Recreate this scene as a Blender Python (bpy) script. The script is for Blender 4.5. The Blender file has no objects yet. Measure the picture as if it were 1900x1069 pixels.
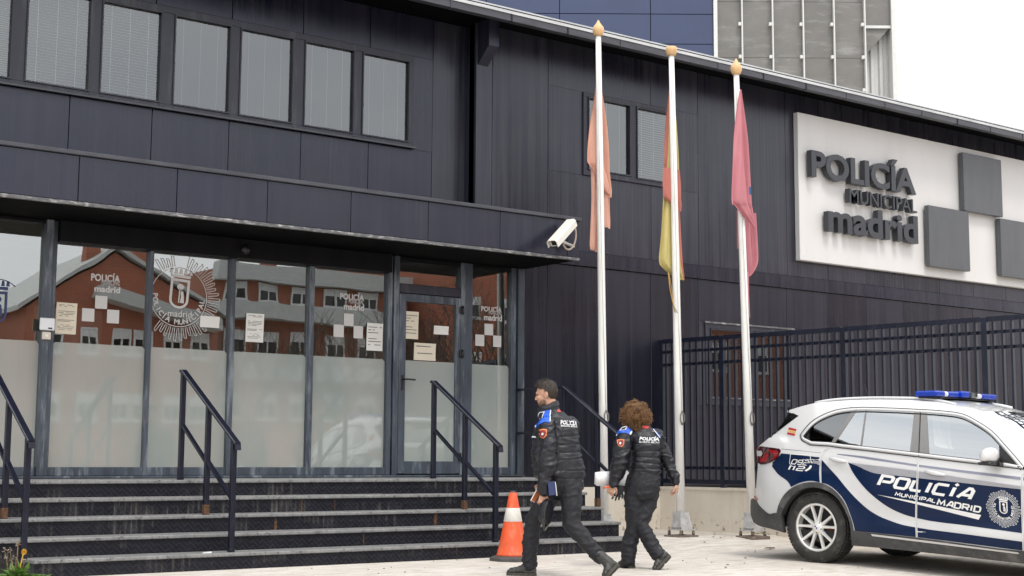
import bpy, bmesh, math, random
from mathutils import Vector, Matrix, noise
from mathutils.bvhtree import BVHTree
from mathutils.geometry import delaunay_2d_cdt
random.seed(7)
SC = bpy.context.scene
COL = SC.collection
rad = math.radians

# ---------------------------------------------------------------- camera
CAM_R, CAM_U, CAM_F = Vector((0.804058, -0.594522, 0.005862)), Vector((-0.074864, -0.091459, 0.992991)), Vector((0.589818, 0.798861, 0.118047))
CAM_LOC = Vector((0, 0, 1.1))
cam_data = bpy.data.cameras.new('camera')
cam_data.lens = 50.0
cam_data.sensor_width = 36.0
cam_data.clip_end = 2000
cam = bpy.data.objects.new('camera', cam_data)
COL.objects.link(cam)
cam.matrix_world = Matrix(((CAM_R.x, CAM_U.x, -CAM_F.x, 0), (CAM_R.y, CAM_U.y, -CAM_F.y, 0),
                           (CAM_R.z, CAM_U.z, -CAM_F.z, 1.1), (0, 0, 0, 1)))
SC.camera = cam

# ---------------------------------------------------------------- sky: bright overcast
SUN_EL, SUN_AZ = 60.0, 190.0          # degrees; azimuth clockwise from +y
world = bpy.data.worlds.new('World')
SC.world = world
world.use_nodes = True
nt = world.node_tree
for n in list(nt.nodes):
    nt.nodes.remove(n)
w_out = nt.nodes.new('ShaderNodeOutputWorld')
sky = nt.nodes.new('ShaderNodeTexSky')
sky.sky_type = 'NISHITA'
sky.sun_disc = False
sky.sun_elevation = rad(SUN_EL)
sky.sun_rotation = rad(SUN_AZ)
sky.dust_density = 4.0
sky.altitude = 600
bg_sky = nt.nodes.new('ShaderNodeBackground')
bg_sky.inputs['Strength'].default_value = 0.1
nt.links.new(sky.outputs[0], bg_sky.inputs['Color'])
tc = nt.nodes.new('ShaderNodeTexCoord')
mp = nt.nodes.new('ShaderNodeMapping')
mp.inputs['Scale'].default_value = (1.0, 1.0, 2.6)
nt.links.new(tc.outputs['Generated'], mp.inputs['Vector'])
cl = nt.nodes.new('ShaderNodeTexNoise')
cl.inputs['Scale'].default_value = 2.2
cl.inputs['Detail'].default_value = 7
cl.inputs['Roughness'].default_value = 0.55
nt.links.new(mp.outputs[0], cl.inputs['Vector'])
cr = nt.nodes.new('ShaderNodeValToRGB')
cr.color_ramp.elements[0].position = 0.3
cr.color_ramp.elements[0].color = (0.76, 0.80, 0.85, 1)
cr.color_ramp.elements[1].position = 0.62
cr.color_ramp.elements[1].color = (1.0, 1.0, 1.0, 1)
nt.links.new(cl.outputs['Fac'], cr.inputs['Fac'])
bg_cl = nt.nodes.new('ShaderNodeBackground')
bg_cl.inputs['Strength'].default_value = 1.05
nt.links.new(cr.outputs['Color'], bg_cl.inputs['Color'])
mixw = nt.nodes.new('ShaderNodeMixShader')
mixw.inputs[0].default_value = 0.88
nt.links.new(bg_sky.outputs[0], mixw.inputs[1])
nt.links.new(bg_cl.outputs[0], mixw.inputs[2])
nt.links.new(mixw.outputs[0], w_out.inputs['Surface'])

sun_data = bpy.data.lights.new('sun', 'SUN')
sun_data.energy = 1.0
sun_data.angle = rad(16)
sun_data.color = (1.0, 0.95, 0.87)
sun = bpy.data.objects.new('sun', sun_data)
COL.objects.link(sun)
_d = Vector((math.sin(rad(SUN_AZ)) * math.cos(rad(SUN_EL)), math.cos(rad(SUN_AZ)) * math.cos(rad(SUN_EL)), math.sin(rad(SUN_EL))))
sun.rotation_euler = _d.to_track_quat('Z', 'Y').to_euler()
sun.location = (0, -20, 30)

vs = SC.view_settings
vs.view_transform = 'Standard'
vs.look = 'None'
vs.exposure = 0.85
vs.gamma = 1.0
vs.use_curve_mapping = False
SC.cycles.use_denoising = True
SC.cycles.max_bounces = 8
SC.cycles.transparent_max_bounces = 16
SC.cycles.caustics_reflective = False
SC.cycles.caustics_refractive = False
SC.cycles.sample_clamp_indirect = 6

# ---------------------------------------------------------------- helpers
BASE = {}          # world base of every unrotated thing


class MB:
    """collects shapes, then links them as ONE mesh object"""

    def __init__(self):
        self.v, self.f, self.s, self.mi = [], [], [], []
        self.cur = 0

    def add(self, vs_, fs_, smooth=False):
        o = len(self.v)
        self.v += [tuple(p) for p in vs_]
        for f in fs_:
            self.f.append([i + o for i in f])
            self.s.append(smooth)
            self.mi.append(self.cur)
        return self

    def box(self, x0, x1, y0, y1, z0, z1):
        x0, x1 = min(x0, x1), max(x0, x1)
        y0, y1 = min(y0, y1), max(y0, y1)
        z0, z1 = min(z0, z1), max(z0, z1)
        v = [(x0, y0, z0), (x1, y0, z0), (x1, y1, z0), (x0, y1, z0), (x0, y0, z1), (x1, y0, z1), (x1, y1, z1), (x0, y1, z1)]
        return self.add(v, [(0, 3, 2, 1), (4, 5, 6, 7), (0, 1, 5, 4), (1, 2, 6, 5), (2, 3, 7, 6), (3, 0, 4, 7)])

    def cbox(self, x0, x1, y0, y1, z0, z1, c=0.006):
        """box whose vertical and horizontal edges are chamfered"""
        bm = bmesh.new()
        bmesh.ops.create_cube(bm, size=1.0)
        for v in bm.verts:
            v.co = Vector(((x0 + x1) / 2 + v.co.x * (x1 - x0), (y0 + y1) / 2 + v.co.y * (y1 - y0), (z0 + z1) / 2 + v.co.z * (z1 - z0)))
        bmesh.ops.bevel(bm, geom=list(bm.edges), offset=c, segments=1, affect='EDGES')
        self.bm(bm)
        return self

    def bm(self, bm, smooth=False, mat=None):
        bm.verts.index_update()
        vs_ = [(mat @ v.co) if mat else v.co.copy() for v in bm.verts]
        self.add(vs_, [[v.index for v in f.verts] for f in bm.faces], smooth)
        bm.free()
        return self

    def obox(self, c, ax, ay, az, hx, hy, hz):
        """box by centre, three unit axes, half sizes"""
        c, ax, ay, az = Vector(c), Vector(ax), Vector(ay), Vector(az)
        v = [c + ax * hx * a + ay * hy * b + az * hz * d for d in (-1, 1) for a, b in ((-1, -1), (1, -1), (1, 1), (-1, 1))]
        return self.add(v, [(0, 3, 2, 1), (4, 5, 6, 7), (0, 1, 5, 4), (1, 2, 6, 5), (2, 3, 7, 6), (3, 0, 4, 7)])

    def bar(self, a, b, w, h=None, up=(0, 0, 1)):
        """rectangular bar from a to b"""
        a, b = Vector(a), Vector(b)
        h = h or w
        d = (b - a).normalized()
        s = d.cross(Vector(up))
        if s.length < 1e-4:
            s = d.cross(Vector((0, 1, 0)))
        s.normalize()
        t = s.cross(d)
        return self.obox((a + b) / 2, d, s, t, (b - a).length / 2, w / 2, h / 2)

    def tube(self, pts, r, n=10, caps=True, smooth=True, closed=False):
        """round tube along points; r a number or a list"""
        pts = [Vector(p) for p in pts]
        m = len(pts)
        rs = r if isinstance(r, (list, tuple)) else [r] * m
        ref = None
        o = len(self.v)
        for i, p in enumerate(pts):
            if closed:
                d = pts[(i + 1) % m] - pts[(i - 1) % m]
            else:
                d = pts[min(i + 1, m - 1)] - pts[max(i - 1, 0)]
            d.normalize()
            if ref is None:
                ref = d.orthogonal().normalized()
            ref = (ref - d * ref.dot(d))
            if ref.length < 1e-5:
                ref = d.orthogonal()
            ref.normalize()
            q = d.cross(ref)
            for k in range(n):
                a = 2 * math.pi * k / n
                self.v.append(tuple(p + (ref * math.cos(a) + q * math.sin(a)) * rs[i]))
        for i in range(m if closed else m - 1):
            j = (i + 1) % m
            for k in range(n):
                l = (k + 1) % n
                self.f.append([o + i * n + k, o + i * n + l, o + j * n + l, o + j * n + k])
                self.s.append(smooth)
                self.mi.append(self.cur)
        if caps and not closed:
            self.f.append([o + k for k in range(n)][::-1])
            self.f.append([o + (m - 1) * n + k for k in range(n)])
            self.s += [False, False]
            self.mi += [self.cur, self.cur]
        return self

    def loft(self, rings, caps=True, smooth=True, closed_ring=True):
        """rings: lists of equally many points"""
        n = len(rings[0])
        o = len(self.v)
        for rg in rings:
            self.v += [tuple(p) for p in rg]
        kk = n if closed_ring else n - 1
        for i in range(len(rings) - 1):
            for k in range(kk):
                l = (k + 1) % n
                self.f.append([o + i * n + k, o + i * n + l, o + (i + 1) * n + l, o + (i + 1) * n + k])
                self.s.append(smooth)
                self.mi.append(self.cur)
        if caps and closed_ring:
            self.f.append([o + k for k in range(n)][::-1])
            self.f.append([o + (len(rings) - 1) * n + k for k in range(n)])
            self.s += [False, False]
            self.mi += [self.cur, self.cur]
        return self

    def lathe(self, prof, c, axis=(0, 0, 1), n=24, smooth=True):
        """prof: (radius, height) pairs turned about axis through c"""
        c, a = Vector(c), Vector(axis).normalized()
        u_ = a.orthogonal().normalized()
        v_ = a.cross(u_)
        rings = [[c + a * h + (u_ * math.cos(2 * math.pi * k / n) + v_ * math.sin(2 * math.pi * k / n)) * max(r_, 1e-4) for k in range(n)] for r_, h in prof]
        return self.loft(rings, prof[0][0] < 0.002 and prof[-1][0] < 0.002, smooth)

    def prism(self, poly, d):
        """extrude a planar 3-D polygon by vector d"""
        n = len(poly)
        d = Vector(d)
        v = [Vector(p) for p in poly] + [Vector(p) + d for p in poly]
        return self.add(v, [list(range(n))[::-1], [n + i for i in range(n)]] + [[i, (i + 1) % n, n + (i + 1) % n, n + i] for i in range(n)])

    def build(self, name, mat, parent=None, base=None, local=False):
        """parent unrotated: shapes are in world space (or in the thing's own space if local)"""
        me = bpy.data.meshes.new(name)
        if parent is not None and not local:
            b = BASE[parent.name]
        elif parent is None and not local:
            if base is None:
                xs, ys, zs = zip(*self.v)
                base = ((min(xs) + max(xs)) / 2, (min(ys) + max(ys)) / 2, min(zs))
            b = Vector(base)
        else:
            b = Vector((0, 0, 0))
        me.from_pydata([(p[0] - b[0], p[1] - b[1], p[2] - b[2]) for p in self.v], [], self.f)
        me.polygons.foreach_set('use_smooth', self.s)
        mats = mat if isinstance(mat, (list, tuple)) else [mat]
        for m in mats:
            me.materials.append(m)
        if len(mats) > 1:
            me.polygons.foreach_set('material_index', self.mi)
        me.update()
        o = bpy.data.objects.new(name, me)
        COL.objects.link(o)
        if parent is not None:
            o.parent = parent
            BASE[o.name] = b if not local else Vector((0, 0, 0))
        else:
            o.location = b
            BASE[o.name] = b.copy()
        return o


def thing(name, loc, label, cat, group=None, rz=0.0):
    o = bpy.data.objects.new(name, None)
    o.empty_display_size = 0.2
    COL.objects.link(o)
    o.location = loc
    o.rotation_euler = (0, 0, rz)
    BASE[o.name] = Vector(loc)
    o['label'] = label
    o['category'] = cat
    if group:
        o['group'] = group
    return o


def tag(o, label, cat, group=None):
    o['label'] = label
    o['category'] = cat
    if group:
        o['group'] = group
    return o


def struct(o):
    o['kind'] = 'structure'
    return o


def stuff(o):
    o['kind'] = 'stuff'
    return o


def share(src, name, parent, loc=(0, 0, 0), rot=None):
    """another piece with the same mesh"""
    o = bpy.data.objects.new(name, src.data)
    COL.objects.link(o)
    o.parent = parent
    o.location = loc
    if rot:
        o.rotation_euler = rot
    return o


# rays of the calibrated lens: a pixel of the photograph becomes a point on a real plane
def ray(px, py):
    return (CAM_F * 2639.0 + CAM_R * (px - 950) - CAM_U * (py - 534.5)).normalized()


def on_y(px, py, y):
    d = ray(px, py)
    return CAM_LOC + d * (y / d.y)


def on_z(px, py, z):
    d = ray(px, py)
    return CAM_LOC + d * ((z - 1.1) / d.z)


def text_geo(s, size=1.0, bold=0.0, shear=0.0, spacing=1.0, extrude=0.0, res=4):
    """flat letters as (verts, faces), baseline at 0, left aligned"""
    cu = bpy.data.curves.new('lettering', 'FONT')
    cu.body = s
    cu.size = size
    cu.offset = bold
    cu.shear = shear
    cu.space_character = spacing
    cu.extrude = extrude
    cu.resolution_u = res
    ob = bpy.data.objects.new('lettering', cu)
    COL.objects.link(ob)
    dg = bpy.context.evaluated_depsgraph_get()
    ev = ob.evaluated_get(dg)
    me = ev.to_mesh()
    vs_ = [v.co.copy() for v in me.vertices]
    fs_ = [list(p.vertices) for p in me.polygons]
    ev.to_mesh_clear()
    bpy.data.objects.remove(ob)
    bpy.data.curves.remove(cu)
    return vs_, fs_


def fit2(vs_, x0, x1, z0, z1):
    """scale flat letters into a rectangle, returns (x, z) pairs"""
    xs = [v.x for v in vs_]
    ys = [v.y for v in vs_]
    ax, bx, ay, by = min(xs), max(xs), min(ys), max(ys)
    return [(x0 + (v.x - ax) / (bx - ax) * (x1 - x0), z0 + (v.y - ay) / (by - ay) * (z1 - z0)) for v in vs_]
# ---------------------------------------------------------------- materials
def new_mat(name):
    m = bpy.data.materials.new(name)
    m.use_nodes = True
    t = m.node_tree
    for n in list(t.nodes):
        t.nodes.remove(n)
    out = t.nodes.new('ShaderNodeOutputMaterial')
    return m, t, out


def nd(t, typ, **kw):
    n = t.nodes.new(typ)
    for k, v in kw.items():
        if hasattr(n, k):
            setattr(n, k, v)
        else:
            n.inputs[k.replace('_', ' ')].default_value = v
    return n


def coords(t, scale, world=True):
    m = t.nodes.new('ShaderNodeMapping')
    m.inputs['Scale'].default_value = scale if isinstance(scale, (tuple, list)) else (scale,) * 3
    if world:
        g = t.nodes.new('ShaderNodeNewGeometry')
        t.links.new(g.outputs['Position'], m.inputs['Vector'])
    else:
        g = t.nodes.new('ShaderNodeTexCoord')
        t.links.new(g.outputs['Object'], m.inputs['Vector'])
    return m


def noise_n(t, scale, detail=4, rough=0.55, world=True):
    m = coords(t, scale, world)
    n = nd(t, 'ShaderNodeTexNoise')
    n.inputs['Scale'].default_value = 1.0
    n.inputs['Detail'].default_value = detail
    n.inputs['Roughness'].default_value = rough
    t.links.new(m.outputs[0], n.inputs['Vector'])
    return n.outputs['Fac']


def ramp(t, fac, stops):
    r = t.nodes.new('ShaderNodeValToRGB')
    e = r.color_ramp.elements
    while len(e) < len(stops):
        e.new(0.5)
    for i, (p, c) in enumerate(stops):
        e[i].position = p
        e[i].color = (c[0], c[1], c[2], 1) if isinstance(c, (tuple, list)) else (c, c, c, 1)
    t.links.new(fac, r.inputs['Fac'])
    return r.outputs['Color']


def mixc(t, fac, a, b, mode='MIX'):
    m = t.nodes.new('ShaderNodeMix')
    m.data_type = 'RGBA'
    m.blend_type = mode
    for idx, val in ((0, fac), (6, a), (7, b)):
        if isinstance(val, (int, float)):
            m.inputs[idx].default_value = val
        elif isinstance(val, (tuple, list)):
            m.inputs[idx].default_value = (val[0], val[1], val[2], 1)
        else:
            t.links.new(val, m.inputs[idx])
    return m.outputs[2]


def mathn(t, op, a, b=0.0):
    m = t.nodes.new('ShaderNodeMath')
    m.operation = op
    for i, v in enumerate((a, b)):
        if isinstance(v, (int, float)):
            m.inputs[i].default_value = v
        else:
            t.links.new(v, m.inputs[i])
    return m.outputs[0]


def principled(t, out, color, rough=0.5, metal=0.0, spec=0.5, coat=0.0, bump=None, bump_d=0.01, bump_s=0.5):
    p = t.nodes.new('ShaderNodeBsdfPrincipled')
    for nm, v in (('Base Color', color), ('Roughness', rough), ('Metallic', metal), ('Specular IOR Level', spec), ('Coat Weight', coat)):
        if isinstance(v, (int, float)):
            p.inputs[nm].default_value = v
        elif isinstance(v, (tuple, list)):
            p.inputs[nm].default_value = (v[0], v[1], v[2], 1)
        else:
            t.links.new(v, p.inputs[nm])
    p.inputs['Coat Roughness'].default_value = 0.06
    if bump is not None:
        b = t.nodes.new('ShaderNodeBump')
        b.inputs['Distance'].default_value = bump_d
        b.inputs['Strength'].default_value = bump_s
        t.links.new(bump, b.inputs['Height'])
        t.links.new(b.outputs[0], p.inputs['Normal'])
    t.links.new(p.outputs[0], out.inputs['Surface'])
    return p


def simple(name, col, rough=0.5, metal=0.0, var=0.12, vs_=6.0, bump=0.0, bs=60.0, coat=0.0, spec=0.5, world=True, dirt=None, dscale=(3, 3, 3)):
    """plain paint, cloth or metal with a little unevenness"""
    m, t, out = new_mat(name)
    n = noise_n(t, vs_, 5, 0.6, world)
    lo = tuple(c * (1 - var) for c in col)
    hi = tuple(min(1, c * (1 + var)) for c in col)
    c = ramp(t, n, [(0.3, lo), (0.7, hi)])
    if dirt:
        d = ramp(t, noise_n(t, dscale, 6, 0.7, world), [(0.52, 0.0), (0.72, 1.0)])
        c = mixc(t, d, c, dirt)
    b = noise_n(t, bs, 3, 0.5, world) if bump else None
    rr = mathn(t, 'MULTIPLY_ADD', n, 0.16)
    t.nodes[-1].inputs[2].default_value = rough - 0.08
    principled(t, out, c, rr, metal, spec, coat, b, 0.01, bump)
    return m


# dark navy-grey painted cladding: fine vertical ribs, rain streaks, dust
def cladding(name, base=(0.0062, 0.0070, 0.0195), rough=0.23, ribs=True, streak=0.38, dust=(0.037, 0.036, 0.046)):
    m, t, out = new_mat(name)
    st = noise_n(t, (9, 9, 0.35), 4, 0.6)
    fine = noise_n(t, (55, 55, 0.5), 3, 0.7)
    big = noise_n(t, (0.9, 0.9, 0.7), 3, 0.5)
    f = mathn(t, 'ADD', mathn(t, 'MULTIPLY', st, 0.45), mathn(t, 'MULTIPLY', fine, 0.3))
    f = mathn(t, 'ADD', f, mathn(t, 'MULTIPLY', big, 0.3))
    c = mixc(t, mathn(t, 'MULTIPLY', ramp(t, f, [(0.42, 0.0), (0.68, 1.0)]), streak), base, dust)
    runs = ramp(t, noise_n(t, (26, 26, 0.22), 5, 0.65), [(0.60, 0.0), (0.66, 1.0)])
    c = mixc(t, mathn(t, 'MULTIPLY', runs, 0.15), c, (0.09, 0.087, 0.092))
    r_ = mathn(t, 'MULTIPLY_ADD', f, 0.3)
    t.nodes[-1].inputs[2].default_value = rough - 0.13
    b = None
    if ribs:
        mm = coords(t, (1, 1, 1))
        wv = nd(t, 'ShaderNodeTexWave')
        wv.wave_type = 'BANDS'
        wv.bands_direction = 'X'
        wv.inputs['Scale'].default_value = 4.2
        wv.inputs['Distortion'].default_value = 0.0
        t.links.new(mm.outputs[0], wv.inputs['Vector'])
        b = mathn(t, 'ADD', ramp(t, wv.outputs['Fac'], [(0.0, 0.0), (0.25, 1.0)]), mathn(t, 'MULTIPLY', big, 1.2))
    else:
        b = mathn(t, 'MULTIPLY', big, 2.0)
    oi = t.nodes.new('ShaderNodeObjectInfo')
    tone = ramp(t, oi.outputs['Random'], [(0.0, 0.85), (1.0, 1.15)])
    c = mixc(t, 1.0, c, tone, 'MULTIPLY')
    buck = noise_n(t, (1.3, 1.3, 0.9), 2, 0.5)
    b = mathn(t, 'ADD', b, mathn(t, 'MULTIPLY', buck, 14.0))
    r_ = mathn(t, 'ADD', r_, mathn(t, 'MULTIPLY', oi.outputs['Random'], 0.07))
    p = principled(t, out, c, r_, 0.0, 0.60, 0.0, b, 0.004, 0.13)
    p.inputs['Specular Tint'].default_value = (0.88, 0.91, 1.0, 1)
    return m


M = {}
M['clad'] = cladding('navy ribbed cladding', base=(0.0095, 0.0103, 0.0200), dust=(0.066, 0.064, 0.072), streak=0.5)
M['clad_low'] = cladding('navy lower cladding', base=(0.0052, 0.0056, 0.0125), ribs=False, streak=0.30)
M['clad_plain'] = cladding('navy plain cladding', ribs=False, streak=0.5)
M['fascia'] = cladding('navy fascia cladding', base=(0.0085, 0.0092, 0.0205), ribs=False, streak=0.4)
M['trim'] = simple('dark trim', (0.050, 0.051, 0.062), 0.42, var=0.3, vs_=(3, 3, 12))
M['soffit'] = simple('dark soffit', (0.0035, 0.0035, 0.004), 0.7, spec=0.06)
M['frame_dark'] = simple('near black frame paint', (0.007, 0.007, 0.009), 0.55, var=0.3, vs_=(8, 8, 2), spec=0.12)
M['dark'] = simple('black recess', (0.008, 0.008, 0.009), 0.7)
M['frame'] = simple('window frame paint', (0.020, 0.021, 0.034), 0.40, var=0.25, vs_=(8, 8, 1.2), dirt=(0.06, 0.062, 0.075), dscale=(9, 9, 1.0))
M['frame_worn'] = simple('worn shopfront frame', (0.05, 0.062, 0.082), 0.42, var=0.35, vs_=(10, 10, 2), dirt=(0.26, 0.29, 0.32), dscale=(7, 7, 0.9))
M['worn_edge'] = simple('worn pale edge', (0.10, 0.10, 0.105), 0.6, var=0.4, vs_=(14, 14, 40), dirt=(0.55, 0.54, 0.52), dscale=(9, 9, 30))
M['white_flash'] = simple('white roof flashing', (0.50, 0.51, 0.52), 0.5, var=0.2, vs_=(3, 3, 20))
M['white_paint'] = simple('white pole paint', (0.84, 0.83, 0.80), 0.4, var=0.06, vs_=(4, 4, 1), dirt=(0.55, 0.52, 0.46), dscale=(20, 20, 1.2))
M['sign_white'] = None
M['letter_dark'] = simple('charcoal letter', (0.040, 0.043, 0.052), 0.4, var=0.12, vs_=(5, 5, 1.2))
M['letter_grey'] = simple('letter grey', (0.085, 0.09, 0.10), 0.38, var=0.12, vs_=(5, 5, 1.2))
M['render'] = None
M['blind'] = simple('blind slat', (0.44, 0.50, 0.54), 0.5, var=0.05)
M['blind_blue_refl'] = simple('blind slat blue grey reflection', (0.235, 0.28, 0.32), 0.5, var=0.15, vs_=(0.8, 0.8, 2))  # bluish tone of the pane reflections, put into the slat colour
M['blind_dark_refl'] = simple('blind slat dark reflection', (0.045, 0.04, 0.038), 0.5, var=0.1)  # slats coloured dark in place of dark buildings reflected in the glass
M['blind_warm_refl'] = simple('blind slat dull reflection', (0.34, 0.355, 0.325), 0.5, var=0.05)  # duller, warmer pane reflection, put into the slat colour
M['paper'] = None
M['reader'] = simple('white plastic', (0.75, 0.75, 0.76), 0.35, var=0.04)
M['cream_plastic'] = simple('cream plastic', (0.66, 0.58, 0.48), 0.4, var=0.05)
M['film'] = None
M['decal'] = simple('etched film decal', (0.56, 0.54, 0.52), 0.5, var=0.03)
M['blue_decal'] = simple('blue crest decal', (0.02, 0.035, 0.11), 0.5, var=0.05)
M['rail'] = simple('navy handrail paint', (0.006, 0.007, 0.018), 0.32, var=0.3, vs_=(20, 20, 5), dirt=(0.016, 0.017, 0.03), dscale=(30, 30, 8), spec=0.35)
M['rust_foot'] = simple('rust streaked foot', (0.10, 0.045, 0.018), 0.75, var=0.5, vs_=30, dirt=(0.02, 0.02, 0.024), dscale=(25, 25, 12))
M['rail_edge'] = simple('worn handrail edge', (0.10, 0.105, 0.12), 0.4, var=0.4, vs_=(30, 30, 30))
M['fence'] = simple('navy fence paint', (0.008, 0.0105, 0.024), 0.34, var=0.25, vs_=(10, 10, 3), dirt=(0.025, 0.029, 0.045), dscale=(12, 12, 5), spec=0.4)
M['black_plastic'] = simple('black plastic', (0.012, 0.012, 0.013), 0.4)
M['dark_grey_plastic'] = simple('grained cladding plastic', (0.05, 0.05, 0.052), 0.55, var=0.25, vs_=9, bump=0.15, bs=300, dirt=(0.13, 0.125, 0.12), dscale=(5, 5, 5))
M['steel'] = simple('galvanised steel', (0.50, 0.50, 0.50), 0.45, 0.3, var=0.25, vs_=12)
M['rust_steel'] = simple('rusty plate', (0.18, 0.15, 0.13), 0.7, 0.2, var=0.5, vs_=25, dirt=(0.22, 0.11, 0.05), dscale=(14, 14, 14))
M['finial'] = simple('tan finial', (0.66, 0.42, 0.20), 0.45, var=0.1)
M['halyard'] = simple('pale halyard', (0.42, 0.41, 0.39), 0.8)
M['rope'] = simple('grey rope', (0.16, 0.15, 0.14), 0.8)
M['rope_yellow'] = simple('faded yellow cord', (0.45, 0.27, 0.08), 0.8)
M['cam_white'] = simple('camera housing', (0.72, 0.70, 0.63), 0.4, var=0.05)
M['lens'] = simple('dark lens glass', (0.01, 0.01, 0.012), 0.05)
M['cable'] = simple('tan cable', (0.45, 0.37, 0.30), 0.6)
M['cone_orange'] = simple('faded orange rubber', (0.74, 0.10, 0.028), 0.5, var=0.14, vs_=8, dirt=(0.62, 0.20, 0.11), dscale=(12, 12, 5))
M['cone_white'] = simple('reflective band', (0.66, 0.63, 0.58), 0.45, var=0.1, vs_=10, dirt=(0.42, 0.39, 0.35), dscale=(18, 18, 7))
M['cone_base'] = simple('black rubber base', (0.07, 0.068, 0.065), 0.75, var=0.3, vs_=15)
M['leaf'] = simple('weed leaf', (0.10, 0.20, 0.035), 0.5, var=0.4, vs_=30)
M['leaf_dry'] = simple('dry leaf', (0.22, 0.13, 0.06), 0.7, var=0.4, vs_=40)
M['petal_white'] = simple('white petal', (0.7, 0.66, 0.6), 0.6)
M['petal_yellow'] = simple('yellow petal', (0.75, 0.48, 0.05), 0.6)
M['litter'] = simple('white litter', (0.7, 0.7, 0.7), 0.6)
# interior
M['in_wall'] = simple('hall wall', (0.20, 0.16, 0.11), 0.7)
M['in_floor'] = simple('hall floor', (0.16, 0.13, 0.10), 0.5)
M['in_ceiling'] = simple('hall ceiling tile', (0.55, 0.53, 0.47), 0.7)


def glass_mat(name, ior=1.9, add=0.12, tint=(0.72, 0.75, 0.74), rough=0.0, wob=0.0):
    m, t, out = new_mat(name)
    tr = nd(t, 'ShaderNodeBsdfTransparent')
    tr.inputs[0].default_value = (*tint, 1)
    gl = nd(t, 'ShaderNodeBsdfGlossy')
    gl.inputs['Roughness'].default_value = rough
    gl.inputs['Color'].default_value = (0.95, 0.97, 0.97, 1)
    fr = nd(t, 'ShaderNodeFresnel')
    fr.inputs['IOR'].default_value = ior
    if wob:
        b = t.nodes.new('ShaderNodeBump')
        b.inputs['Distance'].default_value = 0.02
        b.inputs['Strength'].default_value = wob
        t.links.new(noise_n(t, 1.6, 1, 0.4), b.inputs['Height'])
        t.links.new(b.outputs[0], gl.inputs['Normal'])
    f = mathn(t, 'MINIMUM', mathn(t, 'ADD', fr.outputs[0], add), 1.0)
    mx = nd(t, 'ShaderNodeMixShader')
    t.links.new(f, mx.inputs[0])
    t.links.new(tr.outputs[0], mx.inputs[1])
    t.links.new(gl.outputs[0], mx.inputs[2])
    t.links.new(mx.outputs[0], out.inputs['Surface'])
    return m


M['glass'] = glass_mat('shopfront glass', 1.75, 0.24, wob=0.045)
M['glass_up'] = glass_mat('upper window glass', 1.6, 0.10, (0.88, 0.91, 0.92), wob=0.02)


def _film():
    m, t, out = new_mat('frosted film')
    n = noise_n(t, (1.2, 1.2, 0.8), 4, 0.5)
    c = ramp(t, n, [(0.3, (0.28, 0.32, 0.30)), (0.7, (0.375, 0.38, 0.35))])
    sm = ramp(t, noise_n(t, (16, 16, 2.0), 6, 0.7), [(0.55, 0.0), (0.8, 1.0)])
    c = mixc(t, mathn(t, 'MULTIPLY', sm, 0.35), c, (0.26, 0.285, 0.28))
    p = principled(t, out, c, 0.5, coat=1.0)
    p.inputs['Coat Roughness'].default_value = 0.03
    p.inputs['Coat IOR'].default_value = 2.2
    return m


M['film'] = _film()


def _sign():
    m, t, out = new_mat('white sign board')
    n = noise_n(t, (2.5, 2.5, 0.25), 5, 0.6)
    c = ramp(t, n, [(0.3, (0.635, 0.62, 0.605)), (0.62, (0.665, 0.655, 0.645))])
    s_ = ramp(t, noise_n(t, (30, 30, 0.6), 5, 0.7), [(0.60, 0.0), (0.75, 1.0)])
    c = mixc(t, mathn(t, 'MULTIPLY', s_, 0.18), c, (0.50, 0.46, 0.43))
    principled(t, out, c, 0.5)
    return m


M['sign_white'] = _sign()


def _render():
    m, t, out = new_mat('cream rendered wall')
    n = noise_n(t, 2.2, 6, 0.6)
    c = ramp(t, n, [(0.3, (0.60, 0.54, 0.455)), (0.7, (0.70, 0.65, 0.57))])
    pk = ramp(t, noise_n(t, (9, 9, 9), 7, 0.65), [(0.60, 0.0), (0.63, 1.0)])
    g = t.nodes.new('ShaderNodeNewGeometry')
    sx = t.nodes.new('ShaderNodeSeparateXYZ')
    t.links.new(g.outputs['Position'], sx.inputs[0])
    low = ramp(t, sx.outputs['Z'], [(0.24, 1.0), (0.36, 0.0)])
    c = mixc(t, mathn(t, 'MULTIPLY', pk, low), c, (0.30, 0.27, 0.235))
    rs = ramp(t, noise_n(t, (25, 25, 5), 5, 0.6), [(0.5, 0.0), (0.75, 1.0)])
    band = ramp(t, sx.outputs['Z'], [(0.20, 0.0), (0.245, 0.7), (0.28, 0.0)])
    c = mixc(t, mathn(t, 'MULTIPLY', rs, band), c, (0.30, 0.17, 0.10))
    ru = ramp(t, noise_n(t, (14, 14, 0.7), 5, 0.7), [(0.56, 0.0), (0.75, 1.0)])
    c = mixc(t, mathn(t, 'MULTIPLY', ru, 0.4), c, (0.40, 0.355, 0.29))
    principled(t, out, c, 0.85, bump=noise_n(t, 70, 4, 0.6), bump_d=0.01, bump_s=0.25)
    return m


M['render'] = _render()


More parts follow.
